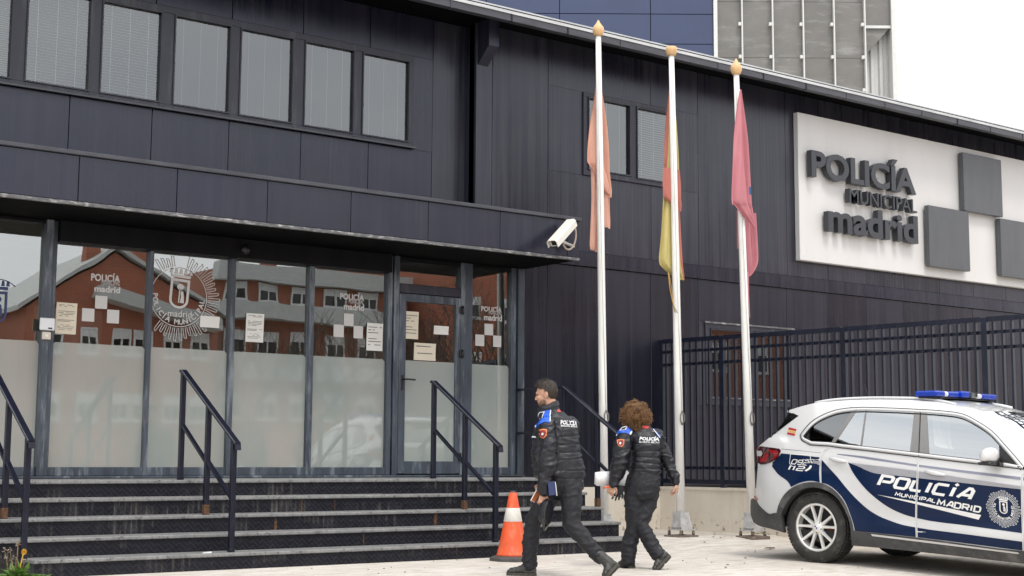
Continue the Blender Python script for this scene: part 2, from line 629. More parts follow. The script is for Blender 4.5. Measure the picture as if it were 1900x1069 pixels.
def _step(name, rise):
    """chequer plate: painted dark, worn to grey and dusted, rust where it drips"""
    m, t, out = new_mat(name)
    mm = coords(t, (1, 1, 1))
    sx = t.nodes.new('ShaderNodeSeparateXYZ')
    t.links.new(mm.outputs[0], sx.inputs[0])
    # raised lozenges: two crossed families of short bars
    k = 2 * math.pi / 0.056
    a, b = (sx.outputs['X'], sx.outputs['Z'] if rise else sx.outputs['Y'])
    p = mathn(t, 'ADD', a, b)
    q = mathn(t, 'SUBTRACT', a, b)
    s1 = mathn(t, 'SINE', mathn(t, 'MULTIPLY', p, k))
    s2 = mathn(t, 'SINE', mathn(t, 'MULTIPLY', q, k))
    t1 = ramp(t, s1, [(0.55, 0.0), (0.85, 1.0)])
    t2 = ramp(t, s2, [(0.55, 0.0), (0.85, 1.0)])
    chk = ramp(t, mathn(t, 'SINE', mathn(t, 'MULTIPLY', a, k * 0.5)), [(0.49, 0.0), (0.51, 1.0)])
    h = mixc(t, chk, t1, t2)
    n1 = noise_n(t, (6, 6, 6), 6, 0.65)
    if rise:
        base = mixc(t, ramp(t, n1, [(0.3, 0.0), (0.7, 1.0)]), (0.005, 0.0055, 0.010), (0.015, 0.0155, 0.022))
        c = mixc(t, mathn(t, 'MULTIPLY', h, 0.28), base, (0.055, 0.057, 0.068))
        dr = noise_n(t, (13, 13, 1.3), 5, 0.65)
        pat = noise_n(t, (1.4, 1.4, 2.5), 3, 0.5)
        teeth = ramp(t, mathn(t, 'SINE', mathn(t, 'MULTIPLY', a, k)), [(0.2, 0.3), (0.75, 1.0)])
        dust = mathn(t, 'MULTIPLY', ramp(t, dr, [(0.46, 0.0), (0.66, 1.0)]), ramp(t, pat, [(0.50, 0.0), (0.66, 1.0)]))
        c = mixc(t, mathn(t, 'MULTIPLY', mathn(t, 'MULTIPLY', dust, teeth), 0.75), c, (0.21, 0.195, 0.175))
        rr = mathn(t, 'MULTIPLY', ramp(t, noise_n(t, (5.5, 5.5, 0.5), 3, 0.5), [(0.685, 0.0), (0.715, 1.0)]), ramp(t, noise_n(t, 20, 4, 0.6), [(0.3, 0.2), (0.6, 1.0)]))
        c = mixc(t, mathn(t, 'MULTIPLY', rr, 0.85), c, (0.17, 0.075, 0.026))
        rough = 0.42
    else:
        c = ramp(t, n1, [(0.25, (0.15, 0.15, 0.153)), (0.7, (0.275, 0.275, 0.27))])
        c = mixc(t, ramp(t, noise_n(t, (22, 22, 22), 6, 0.7), [(0.55, 0.0), (0.66, 0.85)]), c, (0.045, 0.045, 0.052))
        rough = 0.6
    principled(t, out, c, rough, 0.0, 0.22 if rise else 0.4, 0.0, h, 0.006, 0.7)
    return m


M['tread'] = _step('worn chequer plate tread', False)
M['riser'] = _step('painted chequer plate riser', True)


def _ground():
    m, t, out = new_mat('pale worn concrete')
    n1 = noise_n(t, (0.35, 0.8, 0.5), 6, 0.6)
    n2 = noise_n(t, (3.5, 9, 4), 7, 0.65)
    n3 = noise_n(t, (40, 40, 40), 4, 0.6)
    c = ramp(t, n1, [(0.3, (0.56, 0.515, 0.46)), (0.7, (0.69, 0.65, 0.60))])
    c = mixc(t, mathn(t, 'MULTIPLY', ramp(t, n2, [(0.46, 0.0), (0.68, 1.0)]), 0.6), c, (0.37, 0.315, 0.255))
    c = mixc(t, mathn(t, 'MULTIPLY', ramp(t, n2, [(0.30, 1.0), (0.44, 0.0)]), 0.6), c, (0.74, 0.72, 0.69))
    c = mixc(t, mathn(t, 'MULTIPLY', ramp(t, n3, [(0.60, 0.0), (0.72, 1.0)]), 0.6), c, (0.27, 0.23, 0.18))
    # long drag marks left by brooming
    dr = noise_n(t, (1.2, 22, 1), 4, 0.6)
    c = mixc(t, mathn(t, 'MULTIPLY', ramp(t, dr, [(0.52, 0.0), (0.66, 1.0)]), 0.5), c, (0.43, 0.38, 0.32))
    sp = ramp(t, noise_n(t, (1.1, 1.1, 1), 5, 0.6), [(0.60, 0.0), (0.78, 1.0)])
    c = mixc(t, mathn(t, 'MULTIPLY', sp, 0.3), c, (0.33, 0.29, 0.24))
    hh = mathn(t, 'ADD', n2, mathn(t, 'MULTIPLY', n3, 0.4))
    principled(t, out, c, 0.85, bump=hh, bump_d=0.012, bump_s=0.5)
    return m


M['ground'] = _ground()
M['asphalt'] = simple('asphalt', (0.06, 0.06, 0.062), 0.85, var=0.25, vs_=4, bump=0.3, bs=120)


def _brick(name, a, b):
    m, t, out = new_mat(name)
    mm = coords(t, 1.0)
    rot = t.nodes.new('ShaderNodeCombineXYZ')
    sx = t.nodes.new('ShaderNodeSeparateXYZ')
    t.links.new(mm.outputs[0], sx.inputs[0])
    t.links.new(mathn(t, 'ADD', sx.outputs['X'], sx.outputs['Y']), rot.inputs['X'])
    t.links.new(sx.outputs['Z'], rot.inputs['Y'])
    br = t.nodes.new('ShaderNodeTexBrick')
    br.inputs['Scale'].default_value = 1.0
    br.inputs['Brick Width'].default_value = 0.25
    br.inputs['Row Height'].default_value = 0.075
    br.inputs['Mortar Size'].default_value = 0.008
    br.inputs['Color1'].default_value = (*a, 1)
    br.inputs['Color2'].default_value = (*b, 1)
    br.inputs['Mortar'].default_value = (0.30, 0.24, 0.20, 1)
    t.links.new(rot.outputs[0], br.inputs['Vector'])
    principled(t, out, br.outputs['Color'], 0.8)
    return m


M['brick'] = _brick('red brick', (0.44, 0.105, 0.040), (0.36, 0.082, 0.032))
M['brick_dark'] = _brick('brown brick', (0.38, 0.105, 0.045), (0.31, 0.085, 0.037))
M['pale_band'] = simple('pale grey parapet', (0.52, 0.54, 0.52), 0.7, var=0.1)
M['bark'] = simple('bare bark', (0.10, 0.075, 0.055), 0.8, var=0.3, vs_=12)
M['win_white'] = simple('white window frame', (0.72, 0.72, 0.70), 0.45)
M['blue_panel'] = simple('blue metal panel', (0.036, 0.052, 0.115), 0.38, var=0.1, vs_=0.5)
M['grey_panel'] = simple('grey mesh panel', (0.165, 0.16, 0.15), 0.6, var=0.13, vs_=(0.6, 0.6, 0.9), dirt=(0.26, 0.255, 0.245), dscale=(0.5, 0.5, 2.0))
M['white_metal'] = simple('white metal bar', (0.62, 0.62, 0.60), 0.45, var=0.06)
M['pale_sheet'] = simple('pale corrugated sheet', (0.60, 0.60, 0.585), 0.5, var=0.06)
# ---------------------------------------------------------------- ground and street
def ground_z(x, y):
    z = 0.0
    if y > 12.4 and x > 11.42:
        a_ = max(0.0, min(1.0, (y - 12.4) / 1.0)) * max(0.0, min(1.0, (x - 11.42) / 1.0))
        z += 0.09 * a_ * a_ * (3 - 2 * a_)
    if x > 10.6 and y < 10.35:
        z -= 0.04 * (10.35 - y) * max(0.0, min(1.0, (x - 10.6) / 0.7)) if y > 4 else 0.04 * 6.35 * max(0.0, min(1.0, (x - 10.6) / 0.7))
    return z


def build_ground():
    xs = [-400, -120, -40, -15, -5, 0, 2] + [3 + 0.5 * i for i in range(32)] + [20, 24, 40, 120, 400]
    ys = [-400, -120, -60, -40, -20, -10, -5, 0, 2] + [3 + 0.45 * i for i in range(29)] + [17, 20, 40, 120, 500]
    mb = MB()
    v = [(x, y, ground_z(x, y)) for y in ys for x in xs]
    n = len(xs)
    f = [(j * n + i, j * n + i + 1, (j + 1) * n + i + 1, (j + 1) * n + i) for j in range(len(ys) - 1) for i in range(n - 1)]
    mb.add(v, f, True)
    o = mb.build('ground', M['ground'], base=(0, 0, 0))
    struct(o)
    r = MB()
    r.add([(-150, -16, 0.004), (150, -16, 0.004), (150, -7, 0.004), (-150, -7, 0.004)], [(0, 1, 2, 3)])
    struct(r.build('road', M['asphalt'], base=(0, -11, 0)))


build_ground()

# ---------------------------------------------------------------- the station building
YW, YL, YF = 15.3, 15.57, 14.14            # right wall, upper left wall, canopy fascia
ST = thing('police_station', (11, 15.4, 0), 'long two storey police station clad in dark navy metal panels', 'building')


def clad_panel(x0, x1, z0, z1, y, mat=None, g=0.004, gz=0.0, th=0.045, proud=0.0):
    MB().cbox(x0 + g, x1 - g, y - proud, y + th, z0 + gz, z1 - gz, 0.004).build('wall_panel', mat or M['clad'], ST)


# wall core behind the panels
core = MB()
core.box(11.46, 40, YW + 0.05, YW + 0.16, 0.0, 7.0)
core.box(10.68, 11.46, YW + 0.05, YW + 0.16, 3.62, 7.0)
core.box(-14, 10.72, YL + 0.05, YL + 0.16, 3.62, 7.0)
core.box(10.70, 10.76, YW + 0.05, YL + 0.1, 3.62, 7.0)
core.box(11.48, 11.56, YW + 0.05, YL + 3.3, 0.0, 3.6)
core.build('wall_core', M['dark'], ST)


def split_range(a, b, holes):
    """(lo, hi) intervals of a..b outside the holes"""
    out, c = [], a
    for h0, h1 in sorted(holes):
        if h1 <= a or h0 >= b:
            continue
        if h0 > c:
            out.append((c, h0))
        c = max(c, h1)
    if c < b:
        out.append((c, b))
    return out


# upper right wall
WIN2 = (12.52, 14.36, 5.06, 6.26)
WIN3 = (14.87, 16.76, 1.89, 3.13)
seams = [10.68, 10.95] + [11.905 + 0.957 * i for i in range(22)]
for a, b in zip(seams[:-1], seams[1:]):
    ins = b > WIN2[0] and a < WIN2[1]
    if not ins:
        clad_panel(a, b, 3.965, 6.925, YW)
    else:
        clad_panel(a, b, 3.965, WIN2[2], YW)
        clad_panel(a, b, WIN2[3], 6.925, YW)
        for lo, hi in split_range(a, b, [(WIN2[0], WIN2[1])]):
            MB().box(lo + 0.002, hi - (0.004 if hi == b else 0.0), YW, YW + 0.045, WIN2[2], WIN2[3]).build('wall_panel', M['clad'], ST)
# the return beside the recessed left wall
MB().box(10.68, 10.70, YW + 0.046, YL + 0.04, 3.66, 6.925).build('wall_panel', M['clad_plain'], ST)
# lower right wall
seams = [11.47, 11.9, 12.85, 13.8, 14.75, 15.7, 16.655] + [17.61 + 0.957 * i for i in range(16)]
for a, b in zip(seams[:-1], seams[1:]):
    ins = b > WIN3[0] and a < WIN3[1]
    if not ins:
        clad_panel(a, b, 0.70, 3.755, YW, M['clad_low'])
    else:
        clad_panel(a, b, 0.70, WIN3[2], YW, M['clad_low'])
        clad_panel(a, b, WIN3[3], 3.755, YW, M['clad_low'])
        for lo, hi in split_range(a, b, [(WIN3[0], WIN3[1])]):
            if hi - lo > 0.02:
                MB().box(lo + 0.002, hi - 0.004, YW, YW + 0.045, WIN3[2], WIN3[3]).build('wall_panel', M['clad'], ST)
# storey band
for a, b in ((11.45, 14.72), (14.72, 18.5), (18.5, 22.3), (22.3, 32)):
    MB().cbox(a + 0.003, b - 0.003, YW - 0.03, YW + 0.04, 3.76, 3.96, 0.004).build('storey_band', M['clad_plain'], ST)

# upper left wall
LS = [5.29 + 0.9735 * i for i in range(-18, 5)]
for a, b in zip(LS[:-1], LS[1:]):
    clad_panel(a, b, 4.1, 5.115, YL, M['clad_plain'])
    clad_panel(a, b, 6.375, 6.925, YL, M['clad_plain'])
clad_panel(LS[-1], 10.16, 4.1, 5.115, YL, M['clad_plain'])
MB().box(9.845, 10.156, YL, YL + 0.045, 5.1155, 6.374).build('wall_panel', M['clad_plain'], ST)
clad_panel(LS[-1], 10.16, 6.375, 6.925, YL, M['clad_plain'])
clad_panel(10.16, 10.69, 4.1, 6.925, YL, M['clad'])


def blind_slats(x0, x1, y, z0, z1, tilt, mat, parent, name='blind'):
    mb = MB()
    pitch = 0.034 if tilt < 0.9 else 0.025
    n = int((z1 - z0) / pitch)
    for i in range(n):
        z = z0 + (i + 0.5) * (z1 - z0) / n
        hw_ = 0.0175 if tilt < 0.9 else 0.0145
        dy, dz = hw_ * math.cos(tilt), hw_ * math.sin(tilt)
        w = 0.0006 * math.sin(i * 1.7)
        mb.add([(x0, y - dy, z - dz + w), (x1, y - dy, z - dz - w), (x1, y + dy, z + dz), (x0, y + dy, z + dz)], [(0, 1, 2, 3)])
    for k in range(3):
        xx = x0 + (x1 - x0) * (0.18 + 0.32 * k)
        mb.box(xx - 0.003, xx + 0.003, y - 0.016, y - 0.013, z0, z1)
    return mb.build(name, mat, parent)


def window(x0, x1, z0, z1, y, panes, tilt=1.2, slat='blind', fr=0.055, sill=True):
    """one framed window: frame sections round each pane, pane, blind; panes = list of (x0, x1, z0, z1)"""
    fb = MB()
    f0, f1 = y - 0.03, y + 0.05
    xs = [x0] + [v for p in panes for v in (p[0], p[1])] + [x1]
    zb, zt = panes[0][2], panes[0][3]
    fb.cbox(x0, x1, f0, f1, z0, zb, 0.005)
    fb.cbox(x0, x1, f0, f1, zt, z1, 0.005)
    for i in range(0, len(xs), 2):
        if xs[i + 1] - xs[i] > 0.005:
            fb.box(xs[i], xs[i + 1], f0 + 0.003, f1, zb, zt)
    w = fb.build('window', M['frame'], ST)
    for p in panes:
        b = MB()
        t_ = 0.016
        b.box(p[0] - 0.0, p[0] + t_, y - 0.045, y + 0.0, p[2], p[3])
        b.box(p[1] - t_, p[1], y - 0.045, y + 0.0, p[2], p[3])
        b.box(p[0] + t_, p[1] - t_, y - 0.045, y + 0.0, p[2], p[2] + t_)
        b.box(p[0] + t_, p[1] - t_, y - 0.045, y + 0.0, p[3] - t_, p[3])
        b.build('sash', M['frame'], w)
        g = MB()
        g.add([(p[0] + t_, y + 0.004, p[2] + t_), (p[1] - t_, y + 0.004, p[2] + t_), (p[1] - t_, y + 0.004, p[3] - t_), (p[0] + t_, y + 0.004, p[3] - t_)], [(0, 1, 2, 3)])
        g.build('pane', M['glass_up'], w)
        tl = p[4] if len(p) > 4 else tilt
        blind_slats(p[0] + 0.02, p[1] - 0.02, y + 0.055, p[2] + 0.02, p[3] - 0.015, tl, M[p[5] if len(p) > 5 else slat], w)
    bk = MB()
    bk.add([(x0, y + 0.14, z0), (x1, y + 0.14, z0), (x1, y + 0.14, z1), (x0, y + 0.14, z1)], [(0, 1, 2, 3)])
    bk.build('room_back', M['in_wall'] if z0 > 4 else M['dark'], w)  # black back of the lower window helps paint its dark reflections
    return w


pw = []
ex = [(3.90, 4.60), (4.77, 5.48), (5.62, 6.325), (6.50, 7.205), (7.35, 8.055), (8.23, 8.93), (9.07, 9.765)]
tilts = [1.0, 0.72, 0.76, 1.25, 1.32, 1.28, 1.3]
slats = ['blind', 'blind', 'blind', 'blind_blue_refl', 'blind_blue_refl', 'blind_warm_refl', 'blind_blue_refl']  # slat colours differ per window to imitate uneven reflections
for (a, b), tl, sm in zip(ex, tilts, slats):
    pw.append((a - 0.012, b + 0.012, 5.19, 6.285, tl, sm))
more = [(a - 0.8735 * k, b - 0.8735 * k, 5.19, 6.285, 1.1) for k in range(8, 0, -1) for a, b in ((3.9, 4.6),)]
window(-4.0, 9.84, 5.12, 6.37, YL, more + pw)
sl = MB()
sl.cbox(-4.0, 9.88, YL - 0.06, YL - 0.031, 5.115, 5.145, 0.004)
sl.build('window_sill', M['trim'], ST)
for a, b in zip(ex, tilts):
    for xx in (a[0] + 0.02, a[1] + 0.02):
        MB().lathe([(0.0, 0), (0.014, 0), (0.012, 0.008), (0.0, 0.01)], (xx, YL - 0.03, 5.158), (0, -1, 0), 8).build('sill_bolt', M['trim'], ST)
window(WIN2[0], WIN2[1], WIN2[2], WIN2[3], YW, [(12.60, 13.395, 5.14, 6.195, 1.25), (13.515, 14.30, 5.125, 6.19, 0.75)])
window(WIN3[0], WIN3[1], WIN3[2], WIN3[3], YW, [(14.965, 15.80, 2.0, 3.03, 0.35, 'blind_dark_refl'), (15.90, 16.66, 2.0, 3.03, 0.15, 'blind_dark_refl')])
hd_ = MB()
hd_.box(14.85, 16.78, YW - 0.05, YW - 0.031, 3.105, 3.13)
hd_.box(14.95, 16.66, YW - 0.05, YW - 0.031, 1.985, 2.0)
hd_.build('window_trim', M['worn_edge'], ST)

# eaves: soffit, gutter lengths, white flashing, roof
YG = 14.6
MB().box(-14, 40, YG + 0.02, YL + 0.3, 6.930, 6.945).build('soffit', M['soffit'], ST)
gx = [10.75 - 0.955 * i for i in range(24, 0, -1)] + [10.75 + 0.945 * i for i in range(28)]
for a, b in zip(gx[:-1], gx[1:]):
    mb = MB()
    mb.cbox(a + 0.006, b - 0.006, YG, YG + 0.10, 6.783, 6.875, 0.004)
    mb.build('gutter', M['trim'], ST)
    j = MB()
    j.box(a - 0.012, a + 0.012, YG - 0.008, YG + 0.02, 6.778, 6.877)
    j.build('gutter_joint', M['dark'] if int(a * 7) % 3 == 0 else M['trim'], ST)
MB().box(-14, 40, YG - 0.012, YG + 0.10, 6.879, 6.918).build('roof_flashing', M['white_flash'], ST)
MB().box(-14, 40, YG + 0.03, 30, 6.947, 6.97).build('roof', M['white_flash'], ST)
# hopper box under the gutter
hp = MB()
hp.prism([(10.70, 15.04, 6.929), (10.70, 15.04, 6.56), (10.70, 15.298, 6.345), (10.70, 15.298, 6.929)], (0.165, 0, 0))
hp.build('gutter_hopper', M['clad_plain'], ST)

# canopy over the entrance
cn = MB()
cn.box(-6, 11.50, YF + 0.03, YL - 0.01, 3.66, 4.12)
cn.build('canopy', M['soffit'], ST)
FS = [4.93 + 1.065 * i for i in range(-10, 7)]
for a, b in zip(FS[:-1], FS[1:]):
    MB().cbox(a + 0.004, b - 0.004, YF, YF + 0.03, 3.665, 4.135, 0.004).build('fascia_panel', M['fascia'], ST)
MB().cbox(FS[-1] + 0.004, 11.52, YF, YF + 0.03, 3.665, 4.135, 0.004).build('fascia_panel', M['fascia'], ST)
MB().cbox(-6, 11.54, YF - 0.03, YF + 0.05, 4.14, 4.185, 0.006).build('canopy_coping', M['trim'], ST)
MB().cbox(-6, 11.52, YF - 0.012, YF + 0.028, 3.622, 3.66, 0.004).build('canopy_drip_edge', M['worn_edge'], ST)
MB().box(11.505, 11.52, YF + 0.031, YW - 0.002, 3.64, 4.13).build('canopy_side', M['fascia'], ST)
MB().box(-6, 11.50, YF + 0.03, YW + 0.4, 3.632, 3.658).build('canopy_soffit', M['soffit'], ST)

# ---------------------------------------------------------------- glazed entrance
ZP = 0.84
EN = MB()
zs0, zs1 = ZP + 0.03, 3.628


def post(x0, x1, z0, z1, y0=15.26, y1=15.38, c=0.005, name='frame_post', mat='frame_worn'):
    return MB().cbox(x0, x1, y0, y1, z0, z1, c).build(name, M[mat], ST)


# verticals
post(4.985, 5.06, zs0, zs1, 15.22)
post(5.064, 5.12, zs0, zs1)
post(6.175, 6.225, zs0, 3.40)
post(7.178, 7.24, zs0, 3.40)
post(8.215, 8.285, zs0, 3.40)
post(9.33, 9.395, zs0, zs1)
post(9.41, 9.485, zs0, zs1, 15.24)
post(10.435, 10.62, zs0, zs1, 15.25)
post(11.262, 11.345, zs0, zs1)
post(11.36, 11.465, zs0, zs1, 15.235)
post(3.3, 3.4, zs0, zs1)
# horizontals
for a, b in ((3.4, 4.985), (5.12, 6.175), (6.225, 7.178), (7.24, 8.215), (8.285, 9.33), (10.62, 11.262)):
    post(a + 0.001, b - 0.001, zs0, 0.965, 15.27, 15.37, name='bottom_rail')
for a, b, z in ((3.4, 4.985, 3.59), (10.62, 11.262, 3.575), (9.485, 10.435, 3.565)):
    post(a + 0.001, b - 0.001, z, zs1, 15.265, 15.37, name='head_rail', mat='frame_dark')
post(9.486, 10.434, 3.165, 3.285, 15.262, 15.37, name='transom_rail', mat='frame')
post(5.121, 9.329, 3.40, zs1, 15.17, 15.37, name='door_operator_box', mat='frame_dark')
MB().cbox(3.3, 11.46, 15.20, 15.40, ZP + 0.001, zs0 - 0.001, 0.006).build('threshold', M['frame_worn'], ST)
MB().lathe([(0.0, 0), (0.06, 0), (0.06, 0.02), (0.045, 0.05), (0.0, 0.06)], (7.30, 15.17, 3.50), (0, -1, 0), 16).build('motion_sensor', M['black_plastic'], ST)

ZF = 2.31


def pane(x0, x1, z0, z1, zf, y=15.32):
    """glass with a frosted film on its face up to height zf"""
    g = MB()
    g.add([(x0, y, z0), (x1, y, z0), (x1, y, z1), (x0, y, z1)], [(0, 1, 2, 3)])
    o = g.build('glass_pane', M['glass'], ST)
    if zf:
        c = 0.03
        f = MB()
        f.add([(x0 + 0.004, y - 0.003, z0), (x1 - 0.004, y - 0.003, z0), (x1 - 0.004, y - 0.003, zf - c), (x1 - 0.004 - c, y - 0.003, zf), (x0 + 0.004 + c, y - 0.003, zf), (x0 + 0.004, y - 0.003, zf - c)], [(0, 1, 2, 3, 4, 5)])
        f.build('frosted_film', M['film'], o)
    return o


P_A = pane(3.4, 4.985, 0.965, 3.59, ZF)
P_B = pane(5.12, 6.175, 0.965, 3.40, ZF)
P_C = pane(6.225, 7.178, 0.965, 3.40, ZF)
P_D = pane(7.24, 8.215, 0.965, 3.40, ZF)
P_E = pane(8.285, 9.33, 0.965, 3.40, ZF)
P_T = pane(9.485, 10.435, 3.285, 3.565, None)
P_F = pane(10.62, 11.262, 0.965, 3.575, ZF)
# hinged door leaf
DR = MB()
DR.cbox(9.492, 9.592, 15.245, 15.30, 0.885, 3.155, 0.005)
DR.cbox(10.358, 10.428, 15.245, 15.30, 0.885, 3.155, 0.005)
DR.box(9.592, 10.358, 15.248, 15.298, 0.885, 1.04)
DR.box(9.592, 10.358, 15.248, 15.298, 3.06, 3.155)
DOOR = DR.build('door', M['frame_worn'], ST)
g = MB()
g.add([(9.592, 15.28, 1.04), (10.358, 15.28, 1.04), (10.358, 15.28, 3.06), (9.592, 15.28, 3.06)], [(0, 1, 2, 3)])
g.build('glass_pane', M['glass'], DOOR)
g = MB()
g.add([(9.594, 15.277, 1.04), (10.356, 15.277, 1.04), (10.356, 15.277, ZF), (9.594, 15.277, ZF)], [(0, 1, 2, 3)])
g.build('frosted_film', M['film'], DOOR)
h = MB()
h.cbox(9.53, 9.562, 15.232, 15.246, 1.93, 2.12, 0.004)
h.tube([(9.546, 15.235, 2.065), (9.546, 15.185, 2.065), (9.60, 15.18, 2.066), (9.70, 15.182, 2.062)], 0.011, 8)
h.build('handle', M['black_plastic'], DOOR)
for z in (3.0, 2.43, 1.1):
    hb = MB()
    hb.cbox(10.405, 10.47, 15.215, 15.244, z - 0.045, z + 0.045, 0.006)
    hb.tube([(10.437, 15.21, z - 0.06), (10.437, 15.21, z + 0.05)], 0.016, 8)
    hb.build('hinge', M['black_plastic'], DOOR)
# hall behind the glass
hall = MB()
hall.box(2.5, 11.47, 18.4, 18.5, ZP, 3.6)
hall.build('hall_wall', M['in_wall'], ST)
MB().box(2.5, 11.47, 15.42, 18.4, ZP - 0.05, ZP).build('hall_floor', M['in_floor'], ST)
MB().box(2.5, 11.47, 15.42, 18.4, 3.60, 3.63).build('hall_ceiling', M['in_ceiling'], ST)
MB().box(2.4, 2.5, 15.42, 18.4, ZP, 3.6).build('hall_side', M['in_wall'], ST)
for x, z in ((5.9, 3.0), (7.9, 2.9), (10.3, 2.9)):
    MB().cbox(x, x + 0.9, 18.36, 18.39, z - 1.9, z, 0.01).build('hall_doorway', M['in_ceiling'], ST)
# cream plinth under the cladding
MB().box(11.47, 13.98, YW - 0.02, YW + 0.04, -0.05, 0.695).build('plinth', M['render'], ST)
# ---------------------------------------------------------------- entrance steps
STEPS = thing('entrance_steps', (7.7, 13.5, 0), 'wide dark steel steps of worn chequer plate up to the glazed entrance', 'steps')
NOSE = [12.88, 13.20, 13.53, 13.84, 14.16]
TOP = [0.16, 0.33, 0.50, 0.67, 0.84]
XR = 11.41
LEFT = [4.235, 3.2, 3.0, 2.8, 2.6]
for i in range(5):
    back = 15.198 if i == 4 else NOSE[i + 1] + 0.035
    MB().cbox(LEFT[i], XR, NOSE[i], back, TOP[i] - 0.034, TOP[i], 0.007).build('tread', M['tread'], STEPS)
    z0 = -0.05 if i == 0 else TOP[i - 1] + 0.0015
    MB().box(LEFT[i] + 0.012, XR - 0.018, NOSE[i] + 0.026, back - 0.002, z0, TOP[i] - 0.0345).build('riser', M['riser'], STEPS)
tag(MB().cbox(10.86, 11.2, 14.9, 15.12, 0.842, 0.862, 0.004).build('floor_mat', M['black_plastic']), 'small flat black rubber mat on the landing beside the door', 'mat')
lt = MB()
lt.add([(5.86, 12.93, 0.162), (5.95, 12.91, 0.163), (5.98, 12.97, 0.175), (5.90, 12.99, 0.168)], [(0, 1, 2, 3)])
lt.add([(5.90, 12.99, 0.168), (5.98, 12.97, 0.175), (5.96, 13.02, 0.17)], [(0, 1, 2)])
tag(lt.build('paper_scrap', M['litter']), 'crumpled white paper scrap lying on the lowest step', 'litter')


def handrail(x, label, guard=False):
    t = thing('handrail', (x, 13.6, 0), label, 'handrail', 'handrails on the entrance steps')
    yt, ym, yb = 14.26, 13.60, 12.99
    zt, zb = 1.99, 1.26
    w = 0.052

    def zr(y):
        return zb + (zt - zb) * (y - yb) / (yt - yb)
    for y, z0 in ((yt, 0.842), (ym, 0.502), (yb, 0.162)):
        mb = MB()
        mb.cbox(x - w / 2, x + w / 2, y - w / 2, y + w / 2, z0, zr(y) - 0.012, 0.004)
        p = mb.build('post', M['rail'], t)
        r = MB()
        r.cbox(x - w / 2 - 0.003, x + w / 2 + 0.003, y - w / 2 - 0.003, y + w / 2 + 0.003, z0, z0 + (0.10 if y == ym else 0.03), 0.003)
        r.build('rusty_foot', M['rust_foot'] if y == ym else M['rail'], p)
    top = MB()
    ends = [(x, yb - 0.09, zr(yb - 0.09)), (x, yt + 0.0, zr(yt))]
    top.bar(ends[0], ends[1], 0.058, 0.03)
    top.bar((x, yb - 0.09, zr(yb - 0.09) + 0.0), (x, yb - 0.10, zr(yb - 0.1) - 0.05), 0.058, 0.012)
    if guard:
        top.box(x - 0.029, x + 0.029, yt, YW - 0.002, zt - 0.015, zt + 0.015)
    else:
        top.box(x - 0.029, x + 0.029, yt, yt + 0.05, zt - 0.015, zt + 0.015)
    tr = top.build('top_rail', M['rail'], t)
    e = MB()
    e.bar((x - 0.031, yb - 0.09, zr(yb - 0.09) + 0.014), (x - 0.031, yt, zt + 0.014), 0.006, 0.008)
    e.build('worn_edge', M['rail_edge'], tr)
    off = 0.575
    for a, b in ((yt, ym), (ym, yb)):
        m = MB()
        m.bar((x, a - w / 2, zr(a) - off), (x, b + w / 2, zr(b) - off + 0.0), 0.04, 0.028)
        m.build('mid_rail', M['rail'], t)
    if guard:
        m = MB()
        m.box(x - 0.02, x + 0.02, yt + w / 2, YW - 0.06, zt - off - 0.014, zt - off + 0.014)
        m.build('mid_rail', M['rail'], t)
        m = MB()
        m.cbox(x - w / 2, x + w / 2, YW - 0.058, YW - 0.004, 0.842, zt - 0.016, 0.004)
        m.build('post', M['rail'], t)
    return t


handrail(4.17, 'navy handrail at the far left of the entrance steps, cut by the picture edge')
handrail(6.19, 'navy handrail standing before the round police crest on the glass doors')
handrail(9.38, 'navy handrail standing before the hinged door with the orange cone at its foot')
handrail(11.37, 'navy handrail on the open right end of the steps, level part against the wall', True)

# ---------------------------------------------------------------- wall sign
SG = thing('wall_sign', (20.7, YW, 4.2), 'large white wall sign with raised grey letters and chequer squares', 'sign')
bd = MB()
bd.cbox(16.88, 24.6, 15.20, YW - 0.001, 4.22, 6.61, 0.008)
bd.build('sign_board', M['sign_white'], SG)
for (a, b, c, d) in ((20.98, 22.10, 5.44, 6.48), (19.97, 21.09, 4.37, 5.425), (22.01, 23.12, 4.365, 5.41)):
    MB().cbox(a, b, 15.07, 15.165, c, d, 0.006).build('chequer_square', M['letter_grey'], SG)


def raised_word(word, x0, x1, z0, z1, yf, depth, bold, name='letter'):
    full, _ = text_geo(word, 1.0, bold)
    xs = [v.x for v in full]
    ys = [v.y for v in full]
    sx = (x1 - x0) / (max(xs) - min(xs))
    sz = (z1 - z0) / (max(ys) - min(ys))
    for i, ch in enumerate(word):
        pv, _ = text_geo(word[:i + 1], 1.0, bold)
        cv, cf = text_geo(ch, 1.0, bold, extrude=0.5)
        right = max(v.x for v in pv)
        shift = right - max(v.x for v in cv)
        mb = MB()
        mb.add([(x0 + (v.x + shift - min(xs)) * sx, yf + depth / 2 - v.z * depth, z0 + (v.y - min(ys)) * sz) for v in cv], cf)
        mb.build(name, M['letter_dark'], SG)


raised_word('POLICÍA', 17.03, 19.64, 5.555, 6.10, 15.06, 0.10, 0.030)
raised_word('MUNICIPAL', 17.93, 19.65, 5.245, 5.475, 15.06, 0.10, 0.004)
raised_word('madrid', 17.40, 19.66, 4.715, 5.19, 15.06, 0.10, 0.030)
st_ = MB()
for (xx, zz) in [(17.05 + 0.43 * i, 5.6) for i in range(7)] + [(17.95 + 0.21 * i, 5.28) for i in range(9)] + [(17.45 + 0.37 * i, 4.78) for i in range(7)]:
    st_.box(xx, xx + 0.012, 15.14, 15.182, zz, zz + 0.012)
    st_.box(xx, xx + 0.012, 15.14, 15.182, zz + 0.15, zz + 0.162)
stuff(st_.build('standoff_pins', M['steel'], SG))

# ---------------------------------------------------------------- prints on the glass


